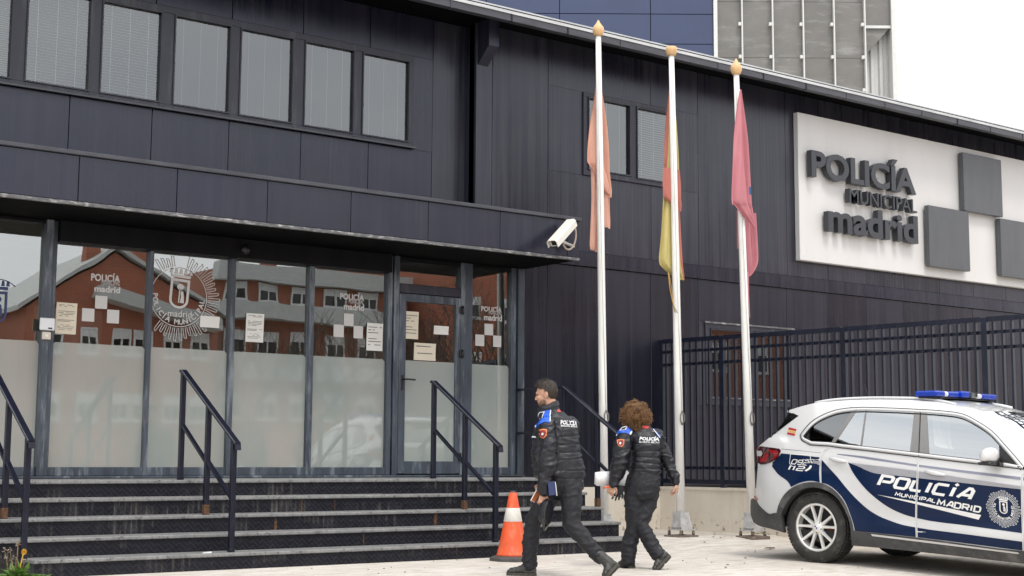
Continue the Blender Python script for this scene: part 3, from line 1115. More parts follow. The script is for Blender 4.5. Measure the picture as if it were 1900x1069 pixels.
def rect_on(y, l, t, r, b):
    a, c = on_y(l, t, y), on_y(r, b, y)
    a2, c2 = on_y(l, b, y), on_y(r, t, y)
    return ((a.x + a2.x) / 2, (c.x + c2.x) / 2, (c.z + a2.z) / 2, (a.z + c2.z) / 2)


def flat_word(mb, word, x0, x1, z0, z1, y, bold=0.0):
    vs_, fs_ = text_geo(word, 1.0, bold)
    mb.add([(x, y, z) for x, z in fit2(vs_, x0, x1, z0, z1)], fs_)


YD = 15.3145


def logo(parent, box_pol, box_mun, box_mad, squares):
    mb = MB()
    flat_word(mb, 'POLICÍA', *rect_on(YD, *box_pol), YD, 0.034)
    flat_word(mb, 'MUNICIPAL', *rect_on(YD, *box_mun), YD, 0.006)
    flat_word(mb, 'madrid', *rect_on(YD, *box_mad), YD, 0.034)
    mb.build('lettering_decal', M['decal'], parent)
    for q in squares:
        x0, x1, z0, z1 = rect_on(YD, *q)
        MB().add([(x0, YD, z0), (x1, YD, z0), (x1, YD, z1), (x0, YD, z1)], [(0, 1, 2, 3)]).build('square_decal', M['decal'], parent)


logo(P_B, (169, 506, 223, 523), (188, 521, 223, 529), (175, 531, 223, 543), ((176.5, 549, 199, 573), (152, 572.5, 175, 596.5), (198.5, 575, 221, 600)))
logo(P_E, (631, 543, 675.5, 557), (647, 555.5, 675, 564), (638, 564, 675.5, 576), ((638, 582, 656, 605), (619, 602.5, 638, 625.5), (656, 605, 673.5, 628)))
logo(P_F, (893, 567, 931, 579), (907, 576.5, 931, 584), (898, 584, 931.5, 595.5), ((899, 601, 915, 622), (882, 621, 898.5, 642), (915, 623, 930, 644)))


def crest2d(R, tilt=0.0, text='POLICÍA MUNICIPAL', n=56, line=0.008, a0=205, a1=335, tsize=0.17, rin=0.68):
    """flat round police crest as (verts2d, faces): outlined rays, ring, words, shield with bear and tree"""
    V, F = [], []

    def poly(pts):
        o = len(V)
        V.extend(pts)
        F.append(list(range(o, o + len(pts))))

    def seg(a, b, w):
        dx, dy = b[0] - a[0], b[1] - a[1]
        L = math.hypot(dx, dy) or 1
        nx, ny = -dy / L * w / 2, dx / L * w / 2
        poly([(a[0] - nx, a[1] - ny), (b[0] - nx, b[1] - ny), (b[0] + nx, b[1] + ny), (a[0] + nx, a[1] + ny)])
    for i in range(n):
        a = 2 * math.pi * (i + 0.5) / n
        ro = R * (0.90 + 0.10 * abs(math.cos(4 * a)))
        h = math.pi / n * 0.62
        p = [(R * (rin + 0.03) * math.cos(a - h), R * (rin + 0.03) * math.sin(a - h)), (ro * math.cos(a - h * 0.8), ro * math.sin(a - h * 0.8)),
             (ro * 1.02 * math.cos(a + h * 0.5), ro * 1.02 * math.sin(a + h * 0.5)), (R * (rin + 0.03) * math.cos(a + h), R * (rin + 0.03) * math.sin(a + h))]
        for q in range(3):
            seg(p[q], p[q + 1], line)
    m_ = 48
    for i in range(m_):
        a, b = 2 * math.pi * i / m_, 2 * math.pi * (i + 1) / m_
        r0 = R * rin
        seg((r0 * math.cos(a), r0 * math.sin(a)), (r0 * math.cos(b), r0 * math.sin(b)), line * 1.2)
    # lettering round the lower ring, reading left to right
    cnt = len(text)
    for i, ch in enumerate(text):
        if ch == ' ':
            continue
        a = rad(a0 + (a1 - a0) * i / (cnt - 1))
        vs_, fs_ = text_geo(ch, R * tsize * 1.35, R * 0.004, res=2)
        xs = [v.x for v in vs_]
        cx = (min(xs) + max(xs)) / 2
        o = len(V)
        ang = a + math.pi / 2
        for v in vs_:
            lx, ly = v.x - cx, v.y
            bx, by = R * (rin - 0.05) * math.cos(a), R * (rin - 0.05) * math.sin(a)
            V.append((bx + lx * math.cos(ang) - ly * math.sin(ang), by + lx * math.sin(ang) + ly * math.cos(ang)))
        F.extend([[k + o for k in f] for f in fs_])
    # shield outline
    W, T, B = R * 0.235, R * 0.42, -R * 0.22

    def shield(k):
        pts = [(-W * k, T - (1 - k) * W), (W * k, T - (1 - k) * W), (W * k, B * 0.3)]
        pts += [(W * k * math.cos(t_ * math.pi / 8), B * 0.3 + (B * 0.9) * k * math.sin(t_ * math.pi / 8)) for t_ in range(1, 8)]
        pts += [(-W * k, B * 0.3)]
        return pts
    so, si = shield(1.0), shield(0.74)
    for i in range(len(so)):
        j = (i + 1) % len(so)
        poly([so[i], so[j], si[j], si[i]])
    # crown
    poly([(-W, T + R * 0.03), (W, T + R * 0.03), (W * 1.05, T + R * 0.10), (-W * 1.05, T + R * 0.10)])
    for k in range(5):
        x = (-1 + k * 0.5) * W
        poly([(x - W * 0.18, T + R * 0.115), (x + W * 0.18, T + R * 0.115), (x + W * 0.1, T + R * 0.23), (x - W * 0.1, T + R * 0.23)])
    # tree and bear
    for i in range(10):
        pass
    c = (W * 0.05, R * 0.24)
    poly([(c[0] + W * 0.36 * math.cos(t_ * math.pi / 6), c[1] + W * 0.30 * math.sin(t_ * math.pi / 6)) for t_ in range(12)])
    seg((0, R * 0.2), (0, -R * 0.13), R * 0.03)
    poly([(W * 0.12, -R * 0.13), (W * 0.55, -R * 0.13), (W * 0.5, R * 0.0), (W * 0.42, R * 0.12), (W * 0.18, R * 0.16), (W * 0.1, R * 0.10), (W * 0.2, R * 0.02)])
    ct, s_ = math.cos(tilt), math.sin(tilt)
    return [(x * ct - y * s_, x * s_ + y * ct) for x, y in V], F


def clip_faces(V, F, x0, x1):
    keep = [f for f in F if all(x0 < V[i][0] < x1 for i in f)]
    return V, keep


cv, cf = crest2d(0.50, rad(-4), n=46, line=0.0068, tsize=0.125, a0=183, a1=357)
cx, cz = 6.56, 2.90
Vw = [(x + cx, z + cz) for x, z in cv]
Vw, cf = clip_faces(Vw, cf, 6.232, 7.17)
cf = [f for f in cf if all(0.97 < Vw[i][1] < 3.39 for i in f)]
stuff(MB().add([(x, YD, z) for x, z in Vw], cf).build('crest_decal', M['decal'], P_C))
mb = MB()
flat_word(mb, 'madrid', 6.43, 6.72, 2.672, 2.745, YD, 0.01)
mb.build('lettering_decal', M['decal'], P_C)
# the blue crest on the far left pane
cv, cf = crest2d(0.26, n=2, line=0.004, text=' ')
sx0 = on_y(6, 556, YD)
keep = [f for f in cf if all(abs(cv[i][0]) < 0.12 and -0.1 < cv[i][1] < 0.2 for i in f)]
stuff(MB().add([(x * 1.7 + sx0.x - 0.06, YD, z * 1.9 + sx0.z - 0.12) for x, z in cv], keep).build('crest_decal', M['blue_decal'], P_A))


def notice(px, label, lines, mat='paper', y=15.309, rows=None, hole=None):
    x0, x1, z0, z1 = rect_on(y, *px)
    n = 6
    ph = random.uniform(0, 6)

    def yy(u_, v_):
        return y - 0.004 * (1 + math.sin(3 * u_ + ph) * 0.6) * (0.3 + v_ * v_)
    mb = MB()
    gv, gf = [], []
    for s in (0, 1):
        for j in range(n + 1):
            for i in range(n + 1):
                u_, v_ = i / n, j / n
                gv.append((x0 + (x1 - x0) * u_ + 0.006 * (v_ - 0.5), yy(u_, abs(v_ - 0.5) * 2) + 0.0012 * s, z0 + (z1 - z0) * v_))
    N = (n + 1) ** 2
    for j in range(n):
        for i in range(n):
            a = j * (n + 1) + i
            gf.append((a, a + 1, a + n + 2, a + n + 1))
            gf.append((N + a, N + a + n + 1, N + a + n + 2, N + a + 1))
    mb.add(gv, gf, True)
    o = mb.build('paper_notice', M[mat], base=((x0 + x1) / 2, y, z0))
    tag(o, label, 'notice', 'paper notices on the entrance glass')
    if lines:
        pr = MB()
        for (v_, u0, u1, h_) in lines:
            m = 6
            pts = []
            for k in range(m + 1):
                u_ = u0 + (u1 - u0) * k / m
                pts.append((x0 + (x1 - x0) * u_ + 0.006 * (v_ - 0.5), yy(u_, abs(v_ - 0.5) * 2) - 0.0007, z0 + (z1 - z0) * v_))
            for k in range(m):
                if random.random() < 0.12:
                    continue
                a, b = pts[k], pts[k + 1]
                pr.add([a, b, (b[0], b[1], b[2] + h_), (a[0], a[1], a[2] + h_)], [(0, 1, 2, 3)])
        BASE_o = BASE[o.name]
        pr.v = [(p[0], p[1], p[2]) for p in pr.v]
        stuff(pr.build('printed_lines', M['ink'], o))
    return o


M['paper'] = simple('white paper', (0.72, 0.70, 0.66), 0.6, var=0.03)
M['paper_cream'] = simple('cream paper', (0.70, 0.62, 0.49), 0.6, var=0.04)
M['ink'] = simple('grey print', (0.16, 0.15, 0.14), 0.7)
full = [(0.92, 0.12, 0.9, 0.006), (0.88, 0.12, 0.88, 0.006), (0.72, 0.1, 0.9, 0.006), (0.67, 0.1, 0.9, 0.006), (0.62, 0.1, 0.85, 0.006), (0.57, 0.15, 0.6, 0.006),
        (0.44, 0.08, 0.9, 0.006), (0.40, 0.08, 0.7, 0.006), (0.28, 0.25, 0.7, 0.005), (0.23, 0.1, 0.9, 0.005), (0.18, 0.1, 0.85, 0.005), (0.13, 0.15, 0.8, 0.005)]
big = [(0.84, 0.08, 0.92, 0.010), (0.74, 0.08, 0.5, 0.010), (0.64, 0.08, 0.72, 0.010), (0.42, 0.1, 0.62, 0.010), (0.32, 0.1, 0.9, 0.010), (0.20, 0.1, 0.88, 0.010)]
notice((103, 562, 142, 620), 'cream paper notice with long printed text beside the white intercom', full, 'paper_cream')
notice((371, 587, 407, 608), 'small blank white paper label below the round crest', None)
notice((456, 582, 489, 635), 'white paper notice with printed table alone on the middle glass pane', full)
notice((680, 600, 710, 651), 'white paper notice in large grey print on the pane just left of the door', big)
notice((747, 578, 776, 629), 'cream paper notice with wavy edge, upper left on the hinged door', big, 'paper_cream', 15.272)
notice((768, 637, 808, 669), 'cream landscape notice with two printed lines, lower middle of the hinged door', [(0.78, 0.1, 0.9, 0.014), (0.38, 0.15, 0.85, 0.012)], 'paper_cream', 15.272)
notice((805, 605, 832, 621), 'small blank white label at the right side of the hinged door glass', None, 'paper', 15.272)

# intercom on the post
ic = MB()
x0, x1, z0, z1 = rect_on(15.2, 74, 590, 102, 613)
ic.cbox(x0, x1, 15.195, 15.2195, z0, z1, 0.008)
IC = ic.build('intercom', M['reader'], base=((x0 + x1) / 2, 15.22, z0))
tag(IC, 'white plastic card reader box on the dark entrance post', 'intercom')
MB().box(x0 + 0.09, x1 - 0.03, 15.1915, 15.1945, z0 + 0.015, z0 + 0.03).build('slot', M['black_plastic'], IC)
x0, x1, z0, z1 = rect_on(15.2, 78, 616, 94, 630)
ic = MB()
ic.cbox(x0, x1, 15.19, 15.218, z0, z1, 0.005)
IC2 = ic.build('push_button', M['cream_plastic'], base=((x0 + x1) / 2, 15.22, z0))
tag(IC2, 'small cream push button plate just under the white card reader', 'button')
MB().cbox(x0 + 0.03, x1 - 0.03, 15.184, 15.1895, z0 + 0.025, z1 - 0.025, 0.003).build('rocker', M['reader'], IC2)

# ---------------------------------------------------------------- security camera on the fascia
cA, cB = on_y(1027, 452, 13.80), on_y(1060, 415, 13.97)
CC = thing('security_camera', (11.35, YF, 3.75), 'white security camera on a looped cable at the canopy corner', 'camera')
ax = (cB - cA).normalized()
sd = ax.cross(Vector((0, 0, 1))).normalized()
up = sd.cross(ax)
mid = (cA + cB) / 2
L = (cB - cA).length / 2
hs = MB()
hs.obox(mid, ax, sd, up, L * 0.94, 0.05, 0.045)
hs.build('housing', M['cam_white'], CC)
sh = MB()
prof = [(-0.072, -0.04), (-0.072, 0.038), (-0.05, 0.06), (0.05, 0.06), (0.072, 0.038), (0.072, -0.04), (0.066, -0.04), (0.066, 0.034), (0.047, 0.053), (-0.047, 0.053), (-0.066, 0.034), (-0.066, -0.04)]
sh.loft([[mid + ax * (L * k) + sd * a + up * b for a, b in prof] for k in (-1.12, 1.03)], True, False)
sh.build('sun_shield', M['cam_white'], CC)
gl = MB()
gl.obox(mid - ax * (L * 0.955), ax, sd, up, 0.004, 0.032, 0.03)
gl.build('lens_window', M['lens'], CC)
ft = MB()
ft.obox(mid - up * 0.06 - ax * 0.02, ax, sd, up, 0.085, 0.028, 0.014)
ft.build('mount_foot', M['cam_white'], CC)
arm = MB()
p0 = mid - up * 0.07
arm.tube([p0, p0 + Vector((0.03, 0.06, -0.03)), Vector((11.40, YF - 0.03, p0.z - 0.05)), Vector((11.41, YF, p0.z - 0.05))], 0.017, 8)
arm.build('arm', M['cam_white'], CC)
cb = MB()
q0 = mid + ax * L * 0.95 - up * 0.02
pts = []
for k in range(17):
    a = math.pi * (0.15 + 1.25 * k / 16)
    pts.append(q0 + Vector((0.02 + 0.075 * math.sin(a), 0.10 * k / 16, -0.13 + 0.13 * math.cos(a) - 0.06 * k / 16)))
cb.tube([q0] + pts, 0.0125, 8)
cb.build('cable_loop', M['cable'], CC)

# ---------------------------------------------------------------- low wall and railing fence running out from the building
FA = rad(8)
FD = Vector((math.sin(FA), -math.cos(FA), 0))
FN = Vector((math.cos(FA), math.sin(FA), 0))
F0 = Vector((13.98, 15.28, 0))


def fp(s, n, z):
    p = F0 + FD * s + FN * n
    return (p.x, p.y, z)


wl = MB()
wl.prism([fp(0, -0.03, -0.4), fp(13, -0.03, -0.4), fp(13, 0.2, -0.4), fp(0, 0.2, -0.4)], (0, 0, 1.06))
LW = wl.build('low_wall', M['render'], base=fp(6, 0, 0))
tag(LW, 'low cream rendered wall under the navy railing fence', 'wall')
ftg = MB()
ftg.prism([fp(0, -0.045, -0.3), fp(13, -0.045, -0.3), fp(13, -0.031, -0.3), fp(0, -0.031, -0.3)], (0, 0, 0.53))
ftg.build('footing', M['render'], LW)
cp = MB()
cp.prism([fp(-0.0, -0.045, 0.6605), fp(13, -0.045, 0.6605), fp(13, 0.21, 0.6605), fp(0, 0.21, 0.6605)], (0, 0, 0.035))
cp.build('coping', M['render'], LW)
FE = thing('railing_fence', fp(3, 0, 0.69), 'tall navy metal railing fence of close upright bars behind the police car', 'fence')
posts = [0.0, 1.10, 3.06, 5.015, 6.97, 8.925]
for s in posts:
    mb = MB()
    mb.obox(fp(s, 0.0, 1.745), FD, FN, (0, 0, 1), 0.036 if s else 0.05, 0.032, 1.05)
    mb.build('post', M['fence'], FE)
for z, h, n_, nm in ((2.775, 0.03, 0.002, 'top_rail'), (2.62, 0.02, 0.028, 'rail'), (2.435, 0.02, 0.028, 'rail'), (0.965, 0.02, 0.028, 'rail'), (0.775, 0.03, 0.002, 'bottom_rail')):
    for a, b in zip(posts[:-1], posts[1:]):
        mb = MB()
        mb.obox(fp((a + b) / 2, n_, z), FD, FN, (0, 0, 1), (b - a) / 2 - 0.037, 0.012 if n_ > 0.01 else 0.025, h)
        mb.build(nm, M['fence'], FE)
bar0 = None
for a, b in zip(posts[:-1], posts[1:]):
    n = 9 if a == 0 else 16
    for k in range(1, n + 1):
        s = a + (b - a) * k / (n + 1)
        mb = MB()
        mb.obox((0, 0, 0), FD, FN, (0, 0, 1), 0.0125, 0.027, 0.97)
        if bar0 is None:
            bar0 = mb.build('bar', M['fence'], FE, local=True)
            o = bar0
        else:
            o = share(bar0, 'bar', FE)
        o.location = Vector(fp(s, -0.004, 1.776)) - BASE[FE.name]

# ---------------------------------------------------------------- flagpoles
POLES = [(11.989, 11.894, 14.2, 6.699, 'leftmost white flagpole, carrying the salmon flag beside the canopy', True),
         (12.864, 12.753, 13.7, 6.463, 'middle white flagpole, carrying the yellow and red flag', False),
         (13.659, 13.467, 13.2, 6.216, 'rightmost white flagpole, leaning, carrying the crimson flag above the car', True)]
ptop = []
for i, (xb, xt, YP, zt, lab, tip) in enumerate(POLES):
    gz = ground_z(xb, YP)
    t = thing('flagpole', (xb, YP, gz), lab, 'flagpole', 'flagpoles in front of the station')

    def P(z, xb=xb, xt=xt, zt=zt, YP=YP):
        return Vector((xb + (xt - xb) * z / zt, YP, z))
    mb = MB()
    mb.tube([P(gz + 0.14), P(2.2), P(4.4), P(zt)], [0.058, 0.054, 0.047, 0.036], 20)
    mb.build('pole', M['white_paint'], t)
    f = MB()
    pr = [(0.0, 0), (0.052, 0.0), (0.062, 0.02), (0.074, 0.055), (0.078, 0.085), (0.07, 0.12)]
    pr += [(0.05, 0.145), (0.028, 0.175), (0.014, 0.205), (0.0, 0.225)] if tip else [(0.05, 0.125), (0.0, 0.126)]
    f.lathe(pr, P(zt), (0, 0, 1), 20)
    f.build('finial', M['finial'], t)
    # base: tapered bracket, hinge plate, bolts
    b = MB()
    for sx in (-1, 1):
        b.prism([(xb + sx * 0.062, YP - 0.075, gz + 0.12), (xb + sx * 0.105, YP - 0.10, gz + 0.12), (xb + sx * 0.068, YP - 0.06, gz + 0.32), (xb + sx * 0.057, YP - 0.06, gz + 0.32)], (0, 0.15, 0))
    b.loft([[Vector((xb + a * k, YP + c * k, z)) for a, c in ((-0.075, -0.075), (0.075, -0.075), (0.075, 0.075), (-0.075, 0.075))] for z, k in ((gz + 0.10, 1.2), (gz + 0.31, 0.85))], True, False)
    b.box(xb - 0.13, xb + 0.13, YP - 0.13, YP + 0.13, gz + 0.085, gz + 0.10)
    b.build('base_bracket', M['steel'], t)
    pl = MB()
    pl.cbox(xb - 0.17, xb + 0.17, YP - 0.15, YP + 0.15, gz - 0.02, gz + 0.022, 0.006)
    pl.build('base_plate', M['rust_steel'], t)
    for sx in (-1, 1):
        for sy in (-1, 1):
            q = MB()
            q.tube([(xb + sx * 0.11, YP + sy * 0.11, gz + 0.0), (xb + sx * 0.11, YP + sy * 0.11, gz + 0.125)], 0.011, 6)
            q.tube([(xb + sx * 0.11, YP + sy * 0.11, gz + 0.022), (xb + sx * 0.11, YP + sy * 0.11, gz + 0.075)], 0.022, 6)
            q.build('bolt', M['rust_steel'], t)
    # cleat and halyard
    q = MB()
    zc = 1.62
    c = P(zc)
    for k in (-1, 1):
        q.tube([c + Vector((0.0, -0.062, -0.09)), c + Vector((k * 0.034, -0.07, -0.035)), c + Vector((k * 0.034, -0.07, 0.035)), c + Vector((0.0, -0.062, 0.09))], 0.009, 6)
    q.build('cleat', M['rope'], t)
    hy = MB()
    for k in (0,):
        hy.tube([c + Vector((0.0, -0.062, 0.06)), P(3.0) + Vector((-0.03 + 0.01 * k, -0.062, 0)), P(5.9) + Vector((-0.045 + 0.015 * k, -0.035, 0)), P(zt - 0.05) + Vector((0, -0.04, 0))], 0.003, 5)
    hy.build('halyard', M['halyard'], t)
    ptop.append(P)


def cloth_mat(name, a, b=None):
    m, t, out = new_mat(name)
    n = noise_n(t, (5, 5, 1.6), 4, 0.6)
    c = ramp(t, n, [(0.3, tuple(x * 0.88 for x in a)), (0.7, tuple(min(1, x * 1.08) for x in a))])
    d1 = nd(t, 'ShaderNodeBsdfDiffuse')
    d2 = nd(t, 'ShaderNodeBsdfTranslucent')
    mx = nd(t, 'ShaderNodeMixShader')
    mx.inputs[0].default_value = 0.14
    t.links.new(c, d1.inputs['Color'])
    t.links.new(c, d2.inputs['Color'])
    bp = t.nodes.new('ShaderNodeBump')
    bp.inputs['Distance'].default_value = 0.02
    bp.inputs['Strength'].default_value = 0.25
    t.links.new(noise_n(t, (9, 9, 2.5), 4, 0.6), bp.inputs['Height'])
    t.links.new(bp.outputs[0], d1.inputs['Normal'])
    t.links.new(d1.outputs[0], mx.inputs[1])
    t.links.new(d2.outputs[0], mx.inputs[2])
    t.links.new(mx.outputs[0], out.inputs['Surface'])
    return m


M['salmon'] = cloth_mat('faded salmon cloth', (0.74, 0.42, 0.325))
M['flag_yellow'] = cloth_mat('faded yellow cloth', (0.60, 0.515, 0.22))
M['flag_red'] = cloth_mat('faded red cloth', (0.52, 0.19, 0.155))
M['crimson'] = cloth_mat('crimson cloth', (0.57, 0.235, 0.265))
M['flag_blue'] = cloth_mat('blue flag patch', (0.07, 0.16, 0.36))


def cloth_layer(mb, rows, y0, pleats, amp, lean=0.0, phase=0.0, nu=34, colour=None):
    """hanging cloth: rows = (z, x_left, x_right) from the top; pleated towards the viewer; edges curl back"""
    zs = []
    for q in range(len(rows) - 1):
        p0, p1, p2, p3 = rows[max(0, q - 1)], rows[q], rows[q + 1], rows[min(len(rows) - 1, q + 2)]
        k = max(3, int(abs(p1[0] - p2[0]) / 0.035))
        for i in range(k):
            t_ = i / k
            zs.append(tuple(0.5 * (2 * p1[c] + (p2[c] - p0[c]) * t_ + (2 * p0[c] - 5 * p1[c] + 4 * p2[c] - p3[c]) * t_ ** 2 + (3 * p1[c] - p0[c] - 3 * p2[c] + p3[c]) * t_ ** 3) for c in range(3)))
    zs.append(rows[-1])
    nz = len(zs)
    V, F, C_ = [], [], []
    for j, (z, xl, xr) in enumerate(zs):
        w = xr - xl
        for i in range(nu + 1):
            u_ = i / nu
            pl = math.sin(2 * math.pi * pleats * u_ + phase + 0.7 * math.sin(j * 0.11))
            y = y0 + amp * min(1.0, w / 0.22) * (0.75 * pl + 0.25 * math.sin(4.4 * math.pi * pleats * u_ + j * 0.07 + phase))
            x = xl + w * (u_ + 0.05 * math.sin(2 * math.pi * pleats * u_ + 1.3 + phase))
            V.append((x, y, z + lean * (u_ - 0.5) * (j / nz) + 0.05 * (w / 0.4) * math.sin(2.6 * u_ + phase) * (j / nz) ** 4))
    for j in range(nz - 1):
        for i in range(nu):
            a = j * (nu + 1) + i
            if colour:
                mb.cur = colour(i / nu, j / nz)
            mb.add([V[a], V[a + nu + 1], V[a + nu + 2], V[a + 1]], [(0, 1, 2, 3)], True)
    mb.cur = 0


def weld(o):
    bm = bmesh.new()
    bm.from_mesh(o.data)
    bmesh.ops.remove_doubles(bm, verts=bm.verts, dist=0.0005)
    bm.to_mesh(o.data)
    bm.free()
    o.data.polygons.foreach_set('use_smooth', [True] * len(o.data.polygons))


def drape(mb, rows, y0, *a, **k):
    """rows (height line, left, right) of the photograph laid on the plane where the cloth hangs"""
    out = []
    for py, l, r in rows:
        p, q = on_y(l, py, y0), on_y(r, py, y0)
        out.append(((p.z + q.z) / 2, p.x, q.x))
    cloth_layer(mb, out, y0, *a, **k)


YP = 14.20
fl = MB()
drape(fl, [(150, 1107, 1114), (206, 1100, 1121), (254, 1093, 1126.5), (298, 1088, 1131), (310, 1089, 1132), (322, 1098, 1133), (348, 1110, 1136.5), (362, 1122, 1135)], YP + 0.085, 1.6, 0.045, lean=-0.08)
drape(fl, [(308, 1098.5, 1117), (350, 1099, 1118), (403, 1097.5, 1117), (458, 1095.5, 1111), (466, 1098, 1107)], YP + 0.11, 1.3, 0.04, phase=2.0)
drape(fl, [(340, 1114, 1133), (380, 1116, 1132), (410, 1118, 1133), (424, 1120, 1132.5)], YP + 0.13, 1.2, 0.04, phase=0.5)
o = fl.build('salmon_flag', M['salmon'], base=(11.95, YP, 3.8))
weld(o)
tag(o, 'faded salmon pink flag hanging limp on the leftmost pole', 'flag', 'limp flags on the white poles')

YP = 13.70
fl = MB()


def esp(u_, v_):
    if v_ < 0.52:
        return 1 if u_ < 0.28 else 0
    return 1 if u_ > 0.93 else 0


drape(fl, [(168, 1241.5, 1246), (216, 1237, 1252), (307, 1232, 1258), (350, 1229, 1261), (435, 1224, 1263), (486, 1221, 1265), (500, 1230, 1266), (510, 1243, 1267), (521, 1258, 1269)], YP + 0.09, 1.7, 0.045, colour=esp)
drape(fl, [(313, 1232, 1262), (340, 1231, 1264), (366, 1233, 1264), (376, 1241, 1264.5), (392, 1258, 1264)], YP + 0.035, 1.4, 0.025, phase=1.2, colour=lambda a, b: 1)
o = fl.build('spanish_flag', [M['flag_yellow'], M['flag_red']], base=(12.75, YP, 3.5))
weld(o)
tag(o, 'faded yellow and red striped flag hanging limp on the middle pole', 'flag', 'limp flags on the white poles')
cd = MB()
cd.tube([on_y(1240, 506, YP + 0.05), on_y(1243, 535, YP), on_y(1248, 560, YP - 0.05), on_y(1253, 580, YP - 0.065)], 0.007, 6)
cd.tube([on_y(1241, 506, YP + 0.05), on_y(1247, 540, YP), on_y(1249, 565, YP - 0.06), on_y(1257, 581, YP - 0.065)], 0.005, 6)
tag(cd.build('flag_cord', M['rope_yellow']), 'frayed yellow cord trailing below the yellow and red flag', 'cord')

YP = 13.20
fl = MB()
drape(fl, [(166, 1372.5, 1375.5), (211, 1366.7, 1380.5), (296, 1360, 1389), (374, 1353.4, 1397), (384, 1360, 1398.5), (398, 1373, 1400), (412, 1388, 1401.5), (422, 1398, 1402)], YP - 0.09, 1.6, 0.04, colour=lambda a, b: 1 if (a > 0.94 and 0.62 < b < 0.68) else 0)
drape(fl, [(395, 1378, 1400), (440, 1380, 1404), (478, 1383, 1406), (495, 1385, 1403), (508, 1387, 1396), (513, 1388, 1391)], YP + 0.085, 1.8, 0.045, phase=0.6)
drape(fl, [(390, 1366.5, 1376), (430, 1367, 1374), (462, 1367.5, 1373)], YP + 0.08, 1.0, 0.02)
drape(fl, [(505, 1385, 1390), (545, 1387.5, 1390), (590, 1390.5, 1392)], YP + 0.07, 0.5, 0.01)
o = fl.build('crimson_flag', [M['crimson'], M['flag_blue']], base=(13.6, YP, 3.5))
weld(o)
tag(o, 'crimson flag hanging limp on the rightmost leaning pole', 'flag', 'limp flags on the white poles')

# ---------------------------------------------------------------- traffic cone
cx, cy = 9.20, 12.42
CO = thing('traffic_cone', (cx, cy, 0), 'faded orange traffic cone with one white band at the foot of the steps', 'cone')
b = MB()
n = 8
pts = []
for k in range(8):
    a = math.pi / 8 + k * math.pi / 4
    pts.append((0.235 * math.cos(a) / math.cos(math.pi / 8), 0.235 * math.sin(a) / math.cos(math.pi / 8)))
b.loft([[Vector((cx + p[0] * k, cy + p[1] * k, z)) for p in pts] for z, k in ((0.002, 1.0), (0.03, 1.0), (0.045, 0.93), (0.055, 0.78))], True, False)
b.build('rubber_base', M['cone_base'], CO)


def cr(z):
    return 0.168 + (0.04 - 0.168) * (z - 0.055) / (0.72 - 0.055)


c = MB()
c.lathe([(0.0, 0.055), (0.185, 0.055), (cr(0.07) + 0.004, 0.075), (cr(0.2), 0.2), (cr(0.4), 0.4), (cr(0.6), 0.6), (cr(0.715), 0.715), (cr(0.715) - 0.006, 0.722), (0.03, 0.72), (0.028, 0.69), (0, 0.69)], (cx, cy, 0), (0, 0, 1), 40)
c.build('cone_body', M['cone_orange'], CO)
c = MB()
rings = []
for z, e in ((0.415, 0.0), (0.418, 0.0025), (0.555, 0.0025), (0.558, 0.0)):
    rings.append([Vector((cx + (cr(z) + e) * math.cos(2 * math.pi * k / 40), cy + (cr(z) + e) * math.sin(2 * math.pi * k / 40), z)) for k in range(40)])
c.loft(rings, False)
c.build('white_band', M['cone_white'], CO)
c = MB()
c.lathe([(0.03, 0.72), (0.034, 0.735), (0.02, 0.74), (0.0, 0.735)], (cx, cy, 0), (0, 0, 1), 16)
c.build('tip', M['cone_base'], CO)
# ---------------------------------------------------------------- tall buildings behind the station
BW = Vector((CAM_F.x, CAM_F.y, 0)).normalized()
BR = Vector((BW.y, -BW.x, 0))


def bp(u_, d, z):
    p = BR * u_ + BW * (70 + d)
    return Vector((p.x, p.y, z))


def bbox_(mb, u0, u1, d0, d1, z0, z1):
    return mb.obox(bp((u0 + u1) / 2, (d0 + d1) / 2, (z0 + z1) / 2), BR, BW, (0, 0, 1), (u1 - u0) / 2, (d1 - d0) / 2, (z1 - z0) / 2)


BB = thing('office_block', bp(0, 6, 0), 'tall windowless block of smooth navy blue panels rising behind the station roof', 'building')
bbox_(MB(), -22, 10.10, 0.12, 14, 0, 34).build('wall', M['dark'], BB)
us = [-22, -17.4, -12.8, -9.2, -5.0, -1.39, 2.33, 6.94, 10.12]
zs = [21.9 + 1.56 * k for k in range(-3, 6)]
for a, b in zip(us[:-1], us[1:]):
    for c, d in zip(zs[:-1], zs[1:]):
        if b < -6 and c < 24:
            pass
        bbox_(MB(), a + 0.02, b - 0.02, 0.0, 0.11, c + 0.02, d - 0.02).build('wall_panel', M['blue_panel'], BB)
GB = thing('grey_tower', bp(15, 6, 0), 'tall tower faced in grey mesh panels between thin white uprights', 'building')
bbox_(MB(), 10.2, 17.85, 0.3, 12, 0, 34).build('wall', M['grey_panel'], GB)
ub = [10.16, 11.58, 13.13, 14.68, 16.24, 17.80]
bbox_(MB(), 10.13, 10.32, -0.12, 0.29, 0, 34).build('upright', M['white_metal'], GB)
for a, b in zip(ub[:-1], ub[1:]):
    for c, d in ((14, 21.27), (21.27, 24.2), (24.2, 33)):
        bbox_(MB(), a + 0.05, b - 0.05, 0.18, 0.28, c + 0.01, d - 0.01).build('mesh_panel', M['grey_panel'], GB)
for a in ub[1:]:
    bbox_(MB(), a - 0.03, a + 0.03, -0.10, 0.17, 0, 34).build('upright', M['white_metal'], GB)
    for z in (19.57, 21.27, 22.97, 24.7, 26.4):
        bbox_(MB(), a - 0.18, a - 0.034, -0.06, 0.16, z - 0.08, z + 0.08).build('clip', M['white_metal'], GB)
